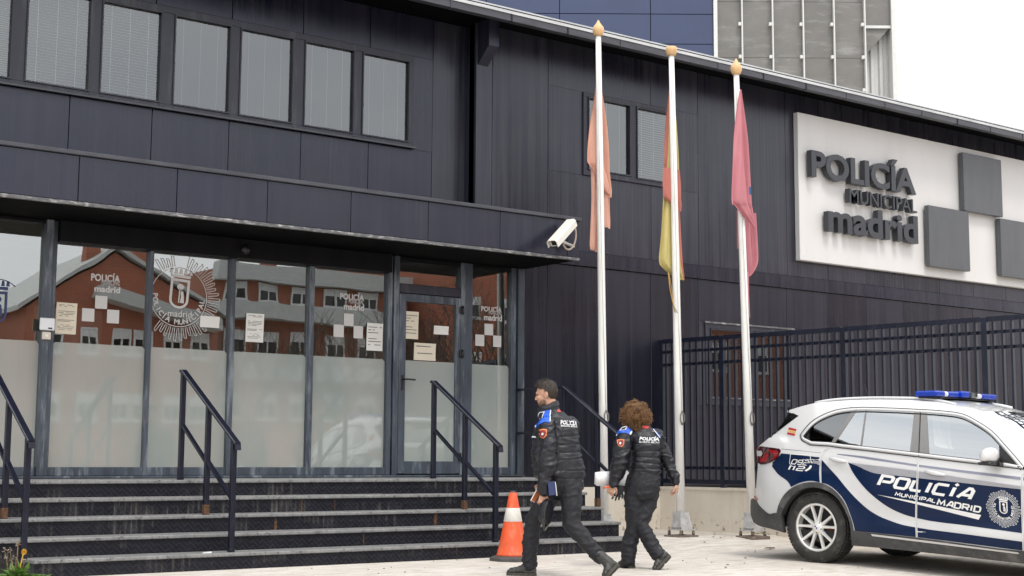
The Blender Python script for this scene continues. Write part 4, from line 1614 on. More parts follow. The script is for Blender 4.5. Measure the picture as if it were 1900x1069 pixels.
# recessed corner of the tower: sloping soffit over pale corrugated sheet
e = MB()
e.prism([bp(17.86, 0.32, 21.45), bp(19.18, 0.32, 22.95), bp(17.86, 0.32, 22.95)], BW * 2.0)
e.build('corner_soffit', M['grey_panel'], GB)
bbox_(MB(), 17.86, 19.18, 0.30, 2.5, 22.955, 34).build('corner_bay', M['grey_panel'], GB)
bbox_(MB(), 17.86, 19.18, 0.22, 0.295, 22.86, 23.0).build('corner_beam', M['white_metal'], GB)
cs = MB()
rings = []
uu = 17.86
V, F = [], []
k = 0
while uu < 19.2:
    dd = 0.9 if (k // 2) % 2 == 0 else 1.05
    V += [bp(uu, dd, 10), bp(uu, dd, 22.94)]
    uu += 0.16 if k % 2 == 0 else 0.06
    k += 1
for i in range(len(V) // 2 - 1):
    F.append((2 * i, 2 * i + 2, 2 * i + 3, 2 * i + 1))
cs.add(V, F)
cs.build('corrugated_sheet', M['pale_sheet'], GB)
bbox_(MB(), 19.19, 19.42, 0.1, 12, 0, 34).build('corner_post', M['white_metal'], GB)

# ---------------------------------------------------------------- across the street: what the entrance glass mirrors


def far_window(parent, x, z, w, h, y):
    f = MB()
    t_ = 0.07
    for a, b, c, d in ((x, x + t_, z, z + h), (x + w - t_, x + w, z, z + h), (x + t_, x + w - t_, z, z + t_), (x + t_, x + w - t_, z + h - t_, z + h), (x + w / 2 - 0.03, x + w / 2 + 0.03, z + t_, z + h - t_)):
        f.box(a, b, y - 0.02, y + 0.06, c, d)
    f.box(x - 0.06, x + w + 0.06, y - 0.02, y + 0.12, z - 0.08, z)
    f.box(x + t_, x + w - t_, y + 0.0, y + 0.03, z + h * 0.62, z + h - t_)
    o = f.build('window', M['win_white'], parent)
    g = MB()
    g.box(x + t_, x + w - t_, y - 0.015, y - 0.005, z + t_, z + h - t_)
    g.build('pane', M['lens'], o)


H1 = thing('brick_house', (20.5, -25, 0), 'red brick gabled house across the street, mirrored in the left entrance glass', 'building')
g = MB()
g.prism([(16.6, -22, 0), (24.2, -22, 0), (24.2, -22, 6.7), (19.9, -22, 8.8), (16.6, -22, 6.5)], (0, -9, 0))
g.build('wall', M['brick'], H1)
for a, b in (((16.2, 6.36), (19.9, 8.92)), ((19.9, 8.92), (24.6, 6.62))):
    r = MB()
    r.prism([(a[0], -21.75, a[1]), (b[0], -21.75, b[1]), (b[0], -21.75, b[1] + 0.16), (a[0], -21.75, a[1] + 0.16)], (0, -9.5, 0))
    r.build('roof', M['pale_band'], H1)
MB().box(19.0, 19.5, -23, -22.5, 8.2, 9.35).build('chimney', M['brick'], H1)
MB().box(20.9, 21.5, -23.4, -22.7, 8.2, 9.2).build('chimney', M['brick'], H1)
pr = MB()
pr.prism([(19.0, -21.98, 7.1), (24.0, -21.98, 5.95), (24.0, -21.98, 6.45), (19.2, -21.98, 7.5)], (0, 0.9, 0))
pr.build('porch_roof', M['pale_band'], H1)
for x in (17.2, 18.6, 19.9, 20.75, 22.0, 23.1):
    for z in (4.9, 2.4):
        far_window(H1, x, z, 0.75, 1.0, -21.98)
H2 = thing('apartment_block', (29, -26, 0), 'long brick apartment block with pale balcony bands across the street, mirrored in the middle panes', 'building')
MB().box(24.4, 33.8, -32, -23, 0, 8.7).build('wall', M['brick_dark'], H2)
for z0, z1, p in ((4.2, 4.9, 0.9), (6.7, 7.35, 0.9), (8.25, 8.95, 0.5)):
    MB().box(24.4, 33.8, -22.99, -23 + p, z0, z1).build('balcony', M['pale_band'], H2)
for x in (24.9, 26.4, 28.0, 29.6, 31.2, 32.6):
    for z in (5.15, 7.45, 2.6):
        far_window(H2, x, z, 1.0, 0.75 if z > 7 else 1.1, -22.98)
for x in (25.3, 27.2, 30.0):
    MB().box(x, x + 0.6, -24.5, -23.9, 8.9, 9.6).build('chimney', M['brick'], H2)
H3 = thing('brick_block', (40, -26, 0), 'taller red brick block across the street, mirrored in the pane right of the door', 'building')
MB().box(34.2, 47, -31, -20.5, 0, 11.5).build('wall', M['brick'], H3)
for x in (34.9, 37.2, 39.6, 42.0, 44.4):
    for z in (2.3, 4.7, 7.1):
        far_window(H3, x, z, 1.1, 1.0, -20.48)
H4 = thing('low_brick_house', (8, -27, 0), 'low brick house with pale roof across the street, mirrored at the far left pane', 'building')
MB().box(3.0, 14.8, -32, -24, 0, 5.2).build('wall', M['brick_dark'], H4)
MB().box(2.6, 15.2, -32.4, -23.6, 5.2, 5.6).build('roof', M['pale_band'], H4)
for x in (4.0, 6.4, 8.8, 11.2, 13.2):
    far_window(H4, x, 2.4, 1.0, 1.2, -23.98)


H5 = thing('office_building', (62, -26, 0), 'dark brick office building far down the street, mirrored in the window behind the fence', 'building')
MB().box(47.5, 82, -32, -22.5, 0, 14).build('wall', M['brick_dark'], H5)
for x in (48.5, 51.5, 54.5, 57.5, 60.5, 63.5, 66.5):
    for z in (2.5, 5.6, 8.7):
        far_window(H5, x, z, 1.7, 1.5, -22.48)


def bare_tree(x, y, h, seed, label):
    rnd = random.Random(seed)
    t = thing('bare_tree', (x, y, 0), label, 'tree', 'bare street trees across the road')
    tr = MB()
    br = MB()
    tr.tube([(x, y, -0.1), (x + 0.05, y, h * 0.16), (x - 0.04, y + 0.03, h * 0.33)], [0.19, 0.15, 0.12], 8)
    tr.build('trunk', M['bark'], t)
    todo = []
    for k in range(7):
        a = k * 0.9 + rnd.random()
        todo.append((Vector((x - 0.03, y + 0.02, h * (0.27 + 0.01 * k))), Vector((math.cos(a) * 0.55, math.sin(a) * 0.55, 0.9)).normalized(), h * 0.26, 0.06, 0))
    cnt = 0
    while todo and cnt < 420:
        p, d, L, r, lv = todo.pop(0)
        cnt += 1
        pts = [p]
        for q in range(3):
            d = (d + Vector((rnd.uniform(-.2, .2), rnd.uniform(-.2, .2), rnd.uniform(-.04, .16)))).normalized()
            pts.append(pts[-1] + d * L / 3)
        br.tube(pts, [r, r * 0.85, r * 0.7, r * 0.5], 5, False)
        if lv < 4:
            for k in range(3 if lv < 3 else 2):
                a = rnd.uniform(0, 6.3)
                s = d.orthogonal().normalized()
                s = Matrix.Rotation(a, 3, d) @ s
                todo.append((pts[rnd.choice((2, 3))], (d + s * rnd.uniform(0.45, 0.9)).normalized(), L * rnd.uniform(0.6, 0.8), max(0.008, r * 0.55), lv + 1))
    br.build('branches', M['bark'], t)


bare_tree(29.5, -12.5, 8.4, 3, 'bare tree across the road, mirrored in the pane left of the door')
bare_tree(25.6, -14.5, 7.2, 8, 'bare tree across the road, mirrored in the middle glass pane')
bare_tree(22.5, -15.5, 6.5, 21, 'bare tree across the road, mirrored beside the round crest')
bare_tree(27.6, -11.5, 6.8, 27, 'bare tree across the road, mirrored nearest the entrance in the pane left of the door')
bare_tree(31.8, -14.0, 8.0, 12, 'bare tree across the road, mirrored behind the hinged door glass')

# ---------------------------------------------------------------- weeds and litter


M['seed'] = simple('dry seed head', (0.34, 0.28, 0.22), 0.7, var=0.4, vs_=60)


def leaf(mb, base, d, L, w, bend=0.3):
    d = Vector(d).normalized()
    s = d.cross(Vector((0, 0, 1)))
    s = s.normalized() if s.length > 0.01 else Vector((1, 0, 0))
    p0 = Vector(base)
    p1 = p0 + d * L * 0.5
    p2 = p0 + d * L + Vector((0, 0, -bend * L))
    mb.add([p0, p1 - s * w / 2 + Vector((0, 0, 0.004)), p2, p1 + s * w / 2 + Vector((0, 0, 0.004)), p1 + Vector((0, 0, -0.006))], [(0, 4, 1), (0, 3, 4), (1, 4, 2), (4, 3, 2)], True)


def weed(c, n, L, w, label, name='weed_plant'):
    t = thing(name, c, label, 'weed')
    mb = MB()
    for k in range(n):
        a = random.uniform(0, 6.28)
        el = random.uniform(0.2, 1.4)
        d = (math.cos(a) * math.cos(el), math.sin(a) * math.cos(el), math.sin(el))
        o = (c[0] + random.uniform(-0.05, 0.05), c[1] + random.uniform(-0.05, 0.05), c[2] + random.uniform(0, 0.03))
        leaf(mb, o, d, L * random.uniform(0.6, 1.1), w * random.uniform(0.7, 1.2), random.uniform(0.1, 0.5))
    mb.build('leaves', M['leaf'], t)
    return t


c = on_z(1426, 997, 0.05)
t = weed((c.x, c.y, ground_z(c.x, c.y)), 70, 0.17, 0.05, 'small green weed growing at the foot of the leaning flagpole')
mb = MB()
for k in range(40):
    a = random.uniform(0, 6.28)
    r_ = random.uniform(0.05, 0.22)
    leaf(mb, (c.x + r_ * math.cos(a), c.y + r_ * math.sin(a) * 0.6, ground_z(c.x, c.y) + 0.008), (math.cos(a * 3), math.sin(a * 3), 0.2), 0.05, 0.02)
mb.build('dry_leaves', M['leaf_dry'], t)
c = (3.98, 12.55, 0.0)
t = weed(c, 110, 0.2, 0.05, 'flowering weed with one yellow flower at the left end of the steps', 'flowering_weed')
w2 = MB()
for k in range(60):
    a = random.uniform(0, 6.28)
    r_ = random.uniform(0.0, 0.22)
    leaf(w2, (c[0] + r_ * math.cos(a), c[1] + r_ * math.sin(a), 0.0), (math.cos(a), math.sin(a), 1.2), 0.13, 0.035)
w2.build('leaves', M['leaf'], t)
st_ = MB()
heads = MB()
for k in range(8):
    dx, dy, h_ = random.uniform(-0.10, 0.08), random.uniform(-0.08, 0.08), random.uniform(0.18, 0.36)
    st_.tube([(c[0] + dx * 0.3, c[1] + dy * 0.3, 0), (c[0] + dx * 0.8, c[1] + dy, h_ * 0.6), (c[0] + dx, c[1] + dy, h_)], 0.0022, 5)
    for q in range(9):
        a = q * 0.9
        leaf(heads, (c[0] + dx + random.uniform(-.012, .012), c[1] + dy, h_ + random.uniform(-.03, .01)), (math.cos(a + h_ * 9), math.sin(a + h_ * 9), random.uniform(-0.6, 1.2)), 0.022, 0.013, 0.1)
st_.build('stems', M['leaf_dry'], t)
stuff(heads.build('seed_heads', M['seed'], t))
yf = MB()
fx = Vector((3.99, 12.42, 0.27))
yf.tube([(c[0], c[1], 0), fx], 0.005, 5)
for q in range(14):
    a = q * 2 * math.pi / 14
    leaf(yf, fx, (math.cos(a) * 0.9, -0.5, math.sin(a) * 0.9), 0.032, 0.02, 0.0)
yf.build('flower', M['petal_yellow'], t)
mb = MB()
c = on_z(1424, 1017, 0.02)
for k in range(3):
    leaf(mb, (c.x - 0.07 + 0.05 * k, c.y, ground_z(c.x, c.y) + 0.012), (1, 0.2 * (k - 1), 0.25), 0.13, 0.07, 0.3)
tag(mb.build('dry_leaf', M['leaf_dry']), 'curled dry brown leaf lying between the leaning pole and car wheel', 'leaf')
mb = MB()
for k in range(150):
    px, py = random.uniform(150, 1880), random.uniform(1000, 1066)
    c = on_z(px, py, 0.0)
    if c.y > 12.8 and c.x < 11.5:
        continue
    if c.y > 14.9:
        continue
    a = random.uniform(0, 6.3)
    s_ = random.choice((0.3, 0.4, 0.5, 0.9))
    leaf(mb, (c.x, c.y, ground_z(c.x, c.y) + 0.006), (math.cos(a), math.sin(a), 0.1), 0.05 * s_, 0.022 * s_, 0.1)
stuff(mb.build('debris', M['leaf_dry']))
# ---------------------------------------------------------------- police car
CP0 = Vector((11.76, 10.40, 0))
CA = rad(8)
CH = Vector((math.sin(CA), -math.cos(CA), 0))      # forward
CL = Vector((math.cos(CA), math.sin(CA), 0))       # towards the far (left) side
CAR = thing('police_car', CP0, 'white and dark blue police car with blue roof lightbar parked before the fence', 'car', rz=math.atan2(CH.y, CH.x))
CW = 1.94
_rel = CAM_LOC - CP0
CC_ = Vector((_rel.dot(CH), _rel.dot(CL), 1.1))


def smooth01(a, b, x):
    t_ = max(0.0, min(1.0, (x - a) / (b - a)))
    return t_ * t_ * (3 - 2 * t_)


def belt_z(s):
    return 1.262 - 0.104 * s


def side_y(s, z):
    """inset of the body side from the widest plane"""
    zb = belt_z(s)
    y = 0.0
    y += 0.035 * ((z - 0.72) / 0.45) ** 2 if z < zb else 0.035 * ((zb - 0.72) / 0.45) ** 2
    if z < 0.4:
        y += 0.05 * ((0.4 - z) / 0.25) ** 2
    # crease above the handles and scooped lower doors
    y -= 0.016 * math.exp(-((z - (1.10 - 0.10 * s)) / 0.05) ** 2)
    y += 0.030 * math.exp(-((z - 0.52) / 0.13) ** 2) * smooth01(0.3, 0.9, s) * (1 - smooth01(2.2, 2.6, s))
    if z > zb:
        d = z - zb
        y += 0.30 * d + 0.26 * d * d
        if z > zb + 0.36:
            y += 1.2 * (z - zb - 0.36) ** 2
    if s < -0.15:
        k = (-0.15 - s)
        y += 0.22 * k * k + 0.5 * max(0, k - 0.45) ** 2
        if z > zb:
            y += 0.12 * k
    if s > 2.6:
        y += 0.10 * (s - 2.6) ** 2 + (0.3 * (s - 3.2) ** 2 if s > 3.2 else 0)
    # flare over the rear arch
    r_ = math.hypot(s + 0.065, z - 0.35)
    y -= 0.022 * math.exp(-((r_ - 0.47) / 0.10) ** 2)
    return y


def S(s0, z0, off=0.0):
    """a point seen at (s0, z0) on the flat side plane, carried to the curved body along its sight line"""
    Q = Vector((s0, 0.0, z0))
    y = 0.0
    P = Q
    for _ in range(14):
        P = CC_ + (Q - CC_) * ((y - CC_.y) / (0.0 - CC_.y))
        y = 0.5 * y + 0.5 * side_y(P.x, P.z)
    P = CC_ + (Q - CC_) * ((y - CC_.y) / (0.0 - CC_.y))
    return Vector((P.x, P.y - off, P.z))


def dens(poly, step=0.05, closed=True):
    out = []
    n = len(poly)
    for i in range(n if closed else n - 1):
        a, b = poly[i], poly[(i + 1) % n]
        L = math.hypot(b[0] - a[0], b[1] - a[1])
        k = max(1, int(L / step))
        for q in range(k):
            out.append((a[0] + (b[0] - a[0]) * q / k, a[1] + (b[1] - a[1]) * q / k))
    if not closed:
        out.append(poly[-1])
    return out


def chaikin(poly, it=2, closed=True):
    for _ in range(it):
        out = []
        n = len(poly)
        for i in range(n if closed else n - 1):
            a, b = poly[i], poly[(i + 1) % n]
            out.append((a[0] * .75 + b[0] * .25, a[1] * .75 + b[1] * .25))
            out.append((a[0] * .25 + b[0] * .75, a[1] * .25 + b[1] * .75))
        if not closed:
            out = [poly[0]] + out + [poly[-1]]
        poly = out
    return poly


def csmooth(poly, closed=True, k=4, corner=38):
    """round gentle bends, keep real corners sharp"""
    P = [Vector((p[0], p[1])) for p in poly]
    n = len(P)
    tan = []
    for i in range(n):
        if not closed and i in (0, n - 1):
            tan.append(None)
            continue
        a, b = P[i] - P[i - 1], P[(i + 1) % n] - P[i]
        if a.length < 1e-9 or b.length < 1e-9 or a.angle(b) > rad(corner):
            tan.append(None)
        else:
            tan.append((a.normalized() * b.length + b.normalized() * a.length).normalized())
    out = []
    for i in range(n if closed else n - 1):
        j = (i + 1) % n
        a, b = P[i], P[j]
        L = (b - a).length
        ta = tan[i] if tan[i] is not None else (b - a).normalized()
        tb = tan[j] if tan[j] is not None else (b - a).normalized()
        m = k if L > 0.03 else 1
        for q in range(m):
            t_ = q / m
            h = (2 * t_ ** 3 - 3 * t_ ** 2 + 1, t_ ** 3 - 2 * t_ ** 2 + t_, -2 * t_ ** 3 + 3 * t_ ** 2, t_ ** 3 - t_ ** 2)
            p = a * h[0] + ta * L * h[1] + b * h[2] + tb * L * h[3]
            out.append((p.x, p.y))
    if not closed:
        out.append(tuple(P[-1]))
    return out


def inside(p, poly):
    c = False
    n = len(poly)
    for i in range(n):
        a, b = poly[i], poly[i - 1]
        if (a[1] > p[1]) != (b[1] > p[1]) and p[0] < (b[0] - a[0]) * (p[1] - a[1]) / (b[1] - a[1]) + a[0]:
            c = not c
    return c


def fill2d(poly, step=0.06, holes=()):
    """triangulate a polygon with inner grid points so it can follow a curved surface"""
    edges, pts = [], []
    for pl in [poly] + list(holes):
        o = len(pts)
        pts += [Vector(p) for p in pl]
        edges += [(o + i, o + (i + 1) % len(pl)) for i in range(len(pl))]
    xs = [p[0] for p in poly]
    ys = [p[1] for p in poly]
    nb = len(pts)
    x = min(xs) + step * 0.6
    while x < max(xs):
        y = min(ys) + step * 0.6
        while y < max(ys):
            if inside((x, y), poly) and not any(inside((x, y), h) for h in holes):
                if min((p - Vector((x, y))).length for p in pts[:nb]) > step * 0.45:
                    pts.append(Vector((x, y)))
            y += step
        x += step
    v, e, f, *_ = delaunay_2d_cdt(pts, edges, [], 0, 1e-6)
    tris = []
    for t_ in f:
        q = [Vector(v[i]) for i in t_]
        lmax = max((q[0] - q[1]).length, (q[1] - q[2]).length, (q[2] - q[0]).length)
        if abs((q[1] - q[0]).cross(q[2] - q[0])) < 0.008 * lmax * lmax:
            continue
        c = (q[0] + q[1] + q[2]) / 3
        if inside(c, poly) and not any(inside(c, h) for h in holes):
            tris.append(list(t_))
    return [(p.x, p.y) for p in v], tris


def side_patch(name, poly, mat, parent=None, off=0.0, step=0.06, edge=0.0, holes=(), mirror=True, dstep=0.04, smooth_it=0):
    if smooth_it:
        poly = chaikin(poly, smooth_it)
    poly = dens(csmooth(poly), dstep)
    holes = [dens(h, dstep) for h in holes]
    v, f = fill2d(poly, step, holes)
    P3 = [S(a, b, off) for a, b in v]
    mb = MB()
    mb.add(P3, f, True)
    if edge:
        for pl in [poly] + holes:
            n = len(pl)
            outer = [S(a, b, off) for a, b in pl]
            inner = [p + Vector((0, edge, 0)) for p in outer]
            mb.add(outer + inner, [(i, (i + 1) % n, n + (i + 1) % n, n + i) for i in range(n)], False)
    ob = mb.build(name, mat, parent or CAR, local=True)
    if mirror:
        m2 = MB()
        m2.add([(p[0], CW - p[1], p[2]) for p in mb.v], [list(reversed(q)) for q in mb.f])
        m2.s = list(mb.s)
        m2.build(name, mat, parent or CAR, local=True)
    return ob


M['car_white'] = simple('white car paint', (0.66, 0.66, 0.66), 0.22, var=0.015, coat=0.8, vs_=2)
M['car_blue'] = simple('dark blue vinyl wrap', (0.001, 0.012, 0.050), 0.25, var=0.08, coat=0.06, vs_=2, spec=0.25)
M['car_grey'] = simple('grey vinyl band', (0.36, 0.365, 0.40), 0.3, var=0.03, coat=0.5)
M['car_grey_dark'] = simple('slate vinyl band', (0.20, 0.21, 0.27), 0.3, var=0.03, coat=0.5)
M['car_vinyl'] = simple('white vinyl', (0.80, 0.80, 0.79), 0.3, var=0.01, coat=0.5)
M['chrome'] = simple('satin strip', (0.62, 0.62, 0.61), 0.4, 0.5, var=0.03)
M['pillar'] = simple('grey pillar film', (0.19, 0.185, 0.18), 0.3, var=0.05, coat=0.4)
M['gloss_black'] = simple('gloss black', (0.006, 0.006, 0.007), 0.08, coat=0.6)
M['tyre'] = simple('dusty tyre rubber', (0.028, 0.027, 0.025), 0.75, var=0.35, vs_=14, dirt=(0.11, 0.098, 0.085), dscale=(9, 9, 9), world=False)
M['alloy'] = simple('silver alloy', (0.80, 0.79, 0.76), 0.36, 0.2, var=0.08, vs_=8)
M['disc'] = simple('brake disc', (0.16, 0.13, 0.11), 0.5, 0.6, var=0.2, vs_=20)
M['caliper'] = simple('rusty caliper', (0.20, 0.05, 0.03), 0.6)
M['red_lens'] = simple('red lamp lens', (0.30, 0.008, 0.012), 0.08, var=0.2, vs_=14, coat=0.8)
M['dark_red_lens'] = simple('dark red lamp lens', (0.05, 0.004, 0.006), 0.08, coat=0.8)
M['clear_lens'] = simple('clear lamp lens', (0.62, 0.62, 0.62), 0.12, var=0.15, vs_=60, coat=0.8)
M['blue_lens'] = simple('blue beacon lens', (0.004, 0.035, 0.36), 0.25, var=0.35, vs_=25, coat=0.0, spec=0.3)
M['red_vinyl'] = simple('red vinyl', (0.48, 0.02, 0.025), 0.35)
M['yellow_vinyl'] = simple('yellow vinyl', (0.72, 0.42, 0.10), 0.35)
M['car_inside'] = simple('car interior', (0.02, 0.02, 0.021), 0.8)
M['car_glass'] = glass_mat('tinted car glass', 2.0, 0.34, (0.42, 0.46, 0.45))
M['car_glass_dark'] = glass_mat('privacy glass', 1.9, 0.11, (0.10, 0.10, 0.10))

WS, WZ = -0.065, 0.352
arch = [(-0.537, 0.44), (-0.515, 0.56), (-0.455, 0.675), (-0.36, 0.765), (-0.225, 0.828), (-0.065, 0.853), (0.09, 0.832), (0.215, 0.765), (0.315, 0.66), (0.385, 0.52), (0.425, 0.40), (0.432, 0.345)]
# ---- body side: rear quarter with roof rail and lower edge, windows cut out, doors left open
dlo = [(-0.21, 1.357), (-0.203, 1.315), (-0.175, 1.288), (0.14, 1.236), (0.66, 1.182), (1.191, 1.126), (1.75, 1.068), (2.33, 1.012), (2.28, 1.075), (2.14, 1.233), (2.002, 1.378), (1.86, 1.472), (1.714, 1.546), (1.47, 1.586), (1.227, 1.605), (0.85, 1.628), (0.446, 1.638), (0.25, 1.618), (0.078, 1.567), (-0.05, 1.505), (-0.113, 1.457), (-0.18, 1.39)]
dlo = csmooth(dlo, True, 3)
roof_edge = [(-0.353, 1.605), (-0.345, 1.628), (-0.19, 1.665), (-0.013, 1.697), (0.20, 1.711), (0.45, 1.719), (0.89, 1.712), (1.229, 1.694), (1.45, 1.668), (1.62, 1.625), (1.78, 1.562), (1.90, 1.492), (2.06, 1.362), (2.22, 1.205), (2.36, 1.075)]
rear_edge = [(-0.605, 1.335), (-0.70, 1.275), (-0.757, 1.235), (-0.768, 1.12), (-0.775, 1.03), (-0.796, 0.85), (-0.81, 0.70), (-0.815, 0.652)]
clad_top = [(-0.815, 0.652), (-0.763, 0.585), (-0.70, 0.535), (-0.64, 0.50), (-0.55, 0.492)]
main = list(reversed(roof_edge)) + [(-0.225, 1.564), (-0.40, 1.462)] + rear_edge + clad_top[1:] + arch[1:] + [(0.42, 0.357), (1.162, 0.318), (2.281, 0.240), (2.45, 0.235), (2.44, 0.36), (2.50, 0.56), (2.66, 0.70), (2.86, 0.745), (3.08, 0.70), (3.22, 0.56), (3.28, 0.36), (3.62, 0.40), (3.70, 0.62), (3.55, 0.80), (3.2, 0.895), (2.7, 0.965), (2.43, 1.00)]
side_patch('body_side', main, M['car_white'], off=0.0, step=0.055, edge=0.03, holes=[dlo])

# dark rubber line and bright strip round the windows
def ring_patch(name, pts, w, mat, off, closed=True):
    mb = MB()
    pts = dens(pts, 0.04, closed)
    V = [S(a, b, off) for a, b in pts]
    n = len(V)
    r = []
    for i in range(n):
        d = (V[(i + 1) % n] - V[i - 1]) if closed else (V[min(i + 1, n - 1)] - V[max(i - 1, 0)])
        d.normalize()
        s_ = d.cross(Vector((0, 1, 0))).normalized()
        r.append((V[i] - s_ * w / 2, V[i] - s_ * w / 2 + Vector((0, -0.006, 0)), V[i] + s_ * w / 2 + Vector((0, -0.006, 0)), V[i] + s_ * w / 2))
    P3 = [p for q in r for p in q]
    F = []
    for i in range(n if closed else n - 1):
        j = (i + 1) % n
        for k in range(3):
            F.append((4 * i + k, 4 * i + k + 1, 4 * j + k + 1, 4 * j + k))
    mb.add(P3, F, True)
    ob = mb.build(name, mat, CAR, local=True)
    m2 = MB()
    m2.add([(p[0], CW - p[1], p[2]) for p in P3], [tuple(reversed(f)) for f in F], True)
    m2.build(name, mat, CAR, local=True)
    return ob


def shrink(poly, k):
    n = len(poly)
    out = []
    if sum(poly[i - 1][0] * poly[i][1] - poly[i][0] * poly[i - 1][1] for i in range(n)) < 0:
        k = -k
    for i in range(n):
        a, b, c = Vector(poly[i - 1]), Vector(poly[i]), Vector(poly[(i + 1) % n])
        d = ((b - a).normalized() + (c - b).normalized()).normalized()
        out.append(tuple(b + Vector((-d.y, d.x)) * k))
    return out


ring_patch('window_seal', dlo, 0.008, M['black_plastic'], 0.0)
inner = shrink(dlo, 0.022)
ring_patch('window_strip', inner, 0.036, M['car_white'], -0.003)
ring_patch('window_seal', shrink(dlo, 0.043), 0.007, M['black_plastic'], 0.0)
# panes and pillars
quarter = [(-0.136, 1.40), (-0.124, 1.308), (0.147, 1.252), (0.435, 1.607), (0.32, 1.604), (0.196, 1.585), (0.05, 1.540)]
vent = [(0.207, 1.240), (0.517, 1.195), (0.595, 1.606), (0.50, 1.610)]
rearw = [(0.545, 1.192), (1.095, 1.139), (1.161, 1.582), (0.90, 1.596), (0.617, 1.607)]
frontw = [(1.323, 1.120), (1.70, 1.078), (2.06, 1.043), (2.08, 1.228), (1.951, 1.372), (1.83, 1.452), (1.70, 1.508), (1.50, 1.549), (1.310, 1.566)]
backing = shrink(dlo, 0.040)
side_patch('pillar_trim', [(0.155, 1.250), (0.20, 1.240), (0.50, 1.612), (0.44, 1.612)], M['pillar'], off=-0.003, step=0.03, dstep=0.03)
side_patch('pillar_trim', [(0.520, 1.196), (0.542, 1.192), (0.614, 1.608), (0.597, 1.610)], M['pillar'], off=-0.003, step=0.03, dstep=0.03)
side_patch('pillar_trim', [(1.099, 1.139), (1.199, 1.128), (1.234, 1.577), (1.164, 1.583)], M['pillar'], off=-0.003, step=0.03, dstep=0.03)
side_patch('pillar_trim', [(1.206, 1.128), (1.321, 1.118), (1.307, 1.569), (1.241, 1.576)], M['pillar'], off=-0.003, step=0.03, dstep=0.03)
side_patch('sail_panel', [(2.068, 1.245), (2.066, 1.046), (2.285, 1.020)], M['black_plastic'], off=-0.004, step=0.05)
side_patch('window', shrink(quarter, -0.012), M['car_glass_dark'], off=-0.0055, step=0.03, dstep=0.03)
side_patch('window', shrink(vent, -0.012), M['car_glass'], off=-0.0055, step=0.03, dstep=0.03)
side_patch('window', shrink(rearw, -0.012), M['car_glass'], off=-0.0055, step=0.03, dstep=0.03)
side_patch('window', shrink(frontw, -0.012), M['car_glass'], off=-0.0055, step=0.03, dstep=0.03)

# ---- vinyl bands: printed film on the body side
E1, E2 = 0.003, 0.0045
blue1 = [(-0.462, 1.158), (-0.25, 1.141), (0.028, 1.118), (0.034, 0.848), (-0.065, 0.865), (-0.225, 0.842), (-0.341, 0.795), (-0.365, 0.835), (-0.509, 0.933), (-0.585, 1.014), (-0.575, 1.06), (-0.50, 1.115)]
side_patch('livery_band', blue1, M['car_blue'], off=E1)
blue2 = [(0.052, 1.095), (0.046, 0.845), (0.10, 0.838), (0.222, 0.772), (0.325, 0.665), (0.395, 0.52), (0.435, 0.40), (0.443, 0.358), (1.162, 0.322), (2.279, 0.244), (2.281, 0.327), (1.72, 0.372), (1.165, 0.418), (1.0, 0.440), (0.854, 0.478), (0.74, 0.515), (0.62, 0.575), (0.50, 0.662), (0.36, 0.79), (0.247, 0.91), (0.12, 1.03)]
side_patch('livery_band', blue2, M['car_blue'], off=E1)
blue3 = [(0.380, 1.065), (0.50, 1.025), (0.60, 0.983), (0.70, 0.955), (0.825, 0.945), (1.174, 0.915), (1.73, 0.868), (2.279, 0.822), (2.281, 0.408), (1.72, 0.458), (1.168, 0.512), (1.02, 0.545), (0.86, 0.605), (0.73, 0.68), (0.60, 0.778), (0.50, 0.88), (0.42, 0.985)]
side_patch('livery_band', blue3, M['car_blue'], off=E1)
grey1 = [(0.405, 1.062), (0.565, 1.046), (1.176, 0.984), (1.73, 0.917), (2.279, 0.850), (2.279, 0.824), (1.73, 0.870), (1.174, 0.918), (0.825, 0.948), (0.70, 0.958), (0.60, 0.986), (0.50, 1.028)]
side_patch('livery_band', grey1, M['car_grey'], off=E1)
grey2 = [(0.25, 1.155), (0.25, 1.148), (0.343, 1.136), (1.178, 1.030), (2.35, 0.903), (2.35, 0.932), (1.178, 1.051), (0.343, 1.150)]
side_patch('livery_band', grey2, M['car_grey_dark'], off=E1)
side_patch('livery_band', [(-0.055, 1.086), (0.028, 1.075), (0.03, 1.035), (-0.048, 1.046)], M['car_grey'], off=E2)
# flag sticker
for z, m in ((0.0, 'red_vinyl'), (-0.026, 'yellow_vinyl'), (-0.053, 'red_vinyl')):
    side_patch('flag_sticker', [(-0.356 + z * 0.35, 1.44 + z), (-0.356 + z * 0.35 - 0.007, 1.42 + z), (-0.258 + z * 0.35 - 0.007, 1.40 + z), (-0.256 + z * 0.35, 1.42 + z)], M[m], off=E1, mirror=True)
# flap of the fuel filler with the telephone number
side_patch('fuel_flap_line', [(-0.343, 1.15), (-0.357, 1.05), (-0.33, 1.018), (-0.30, 1.012), (-0.30, 1.017), (-0.326, 1.024), (-0.350, 1.052), (-0.336, 1.15)], M['car_vinyl'], off=E2, mirror=False)
side_patch('fuel_flap_line', [(-0.343, 1.155), (-0.085, 1.143), (-0.085, 1.137), (-0.343, 1.149)], M['car_vinyl'], off=E2, mirror=False)
side_patch('fuel_flap_line', [(-0.085, 1.143), (-0.08, 1.08), (-0.10, 1.045), (-0.105, 1.05), (-0.087, 1.082), (-0.092, 1.143)], M['car_vinyl'], off=E2, mirror=False)


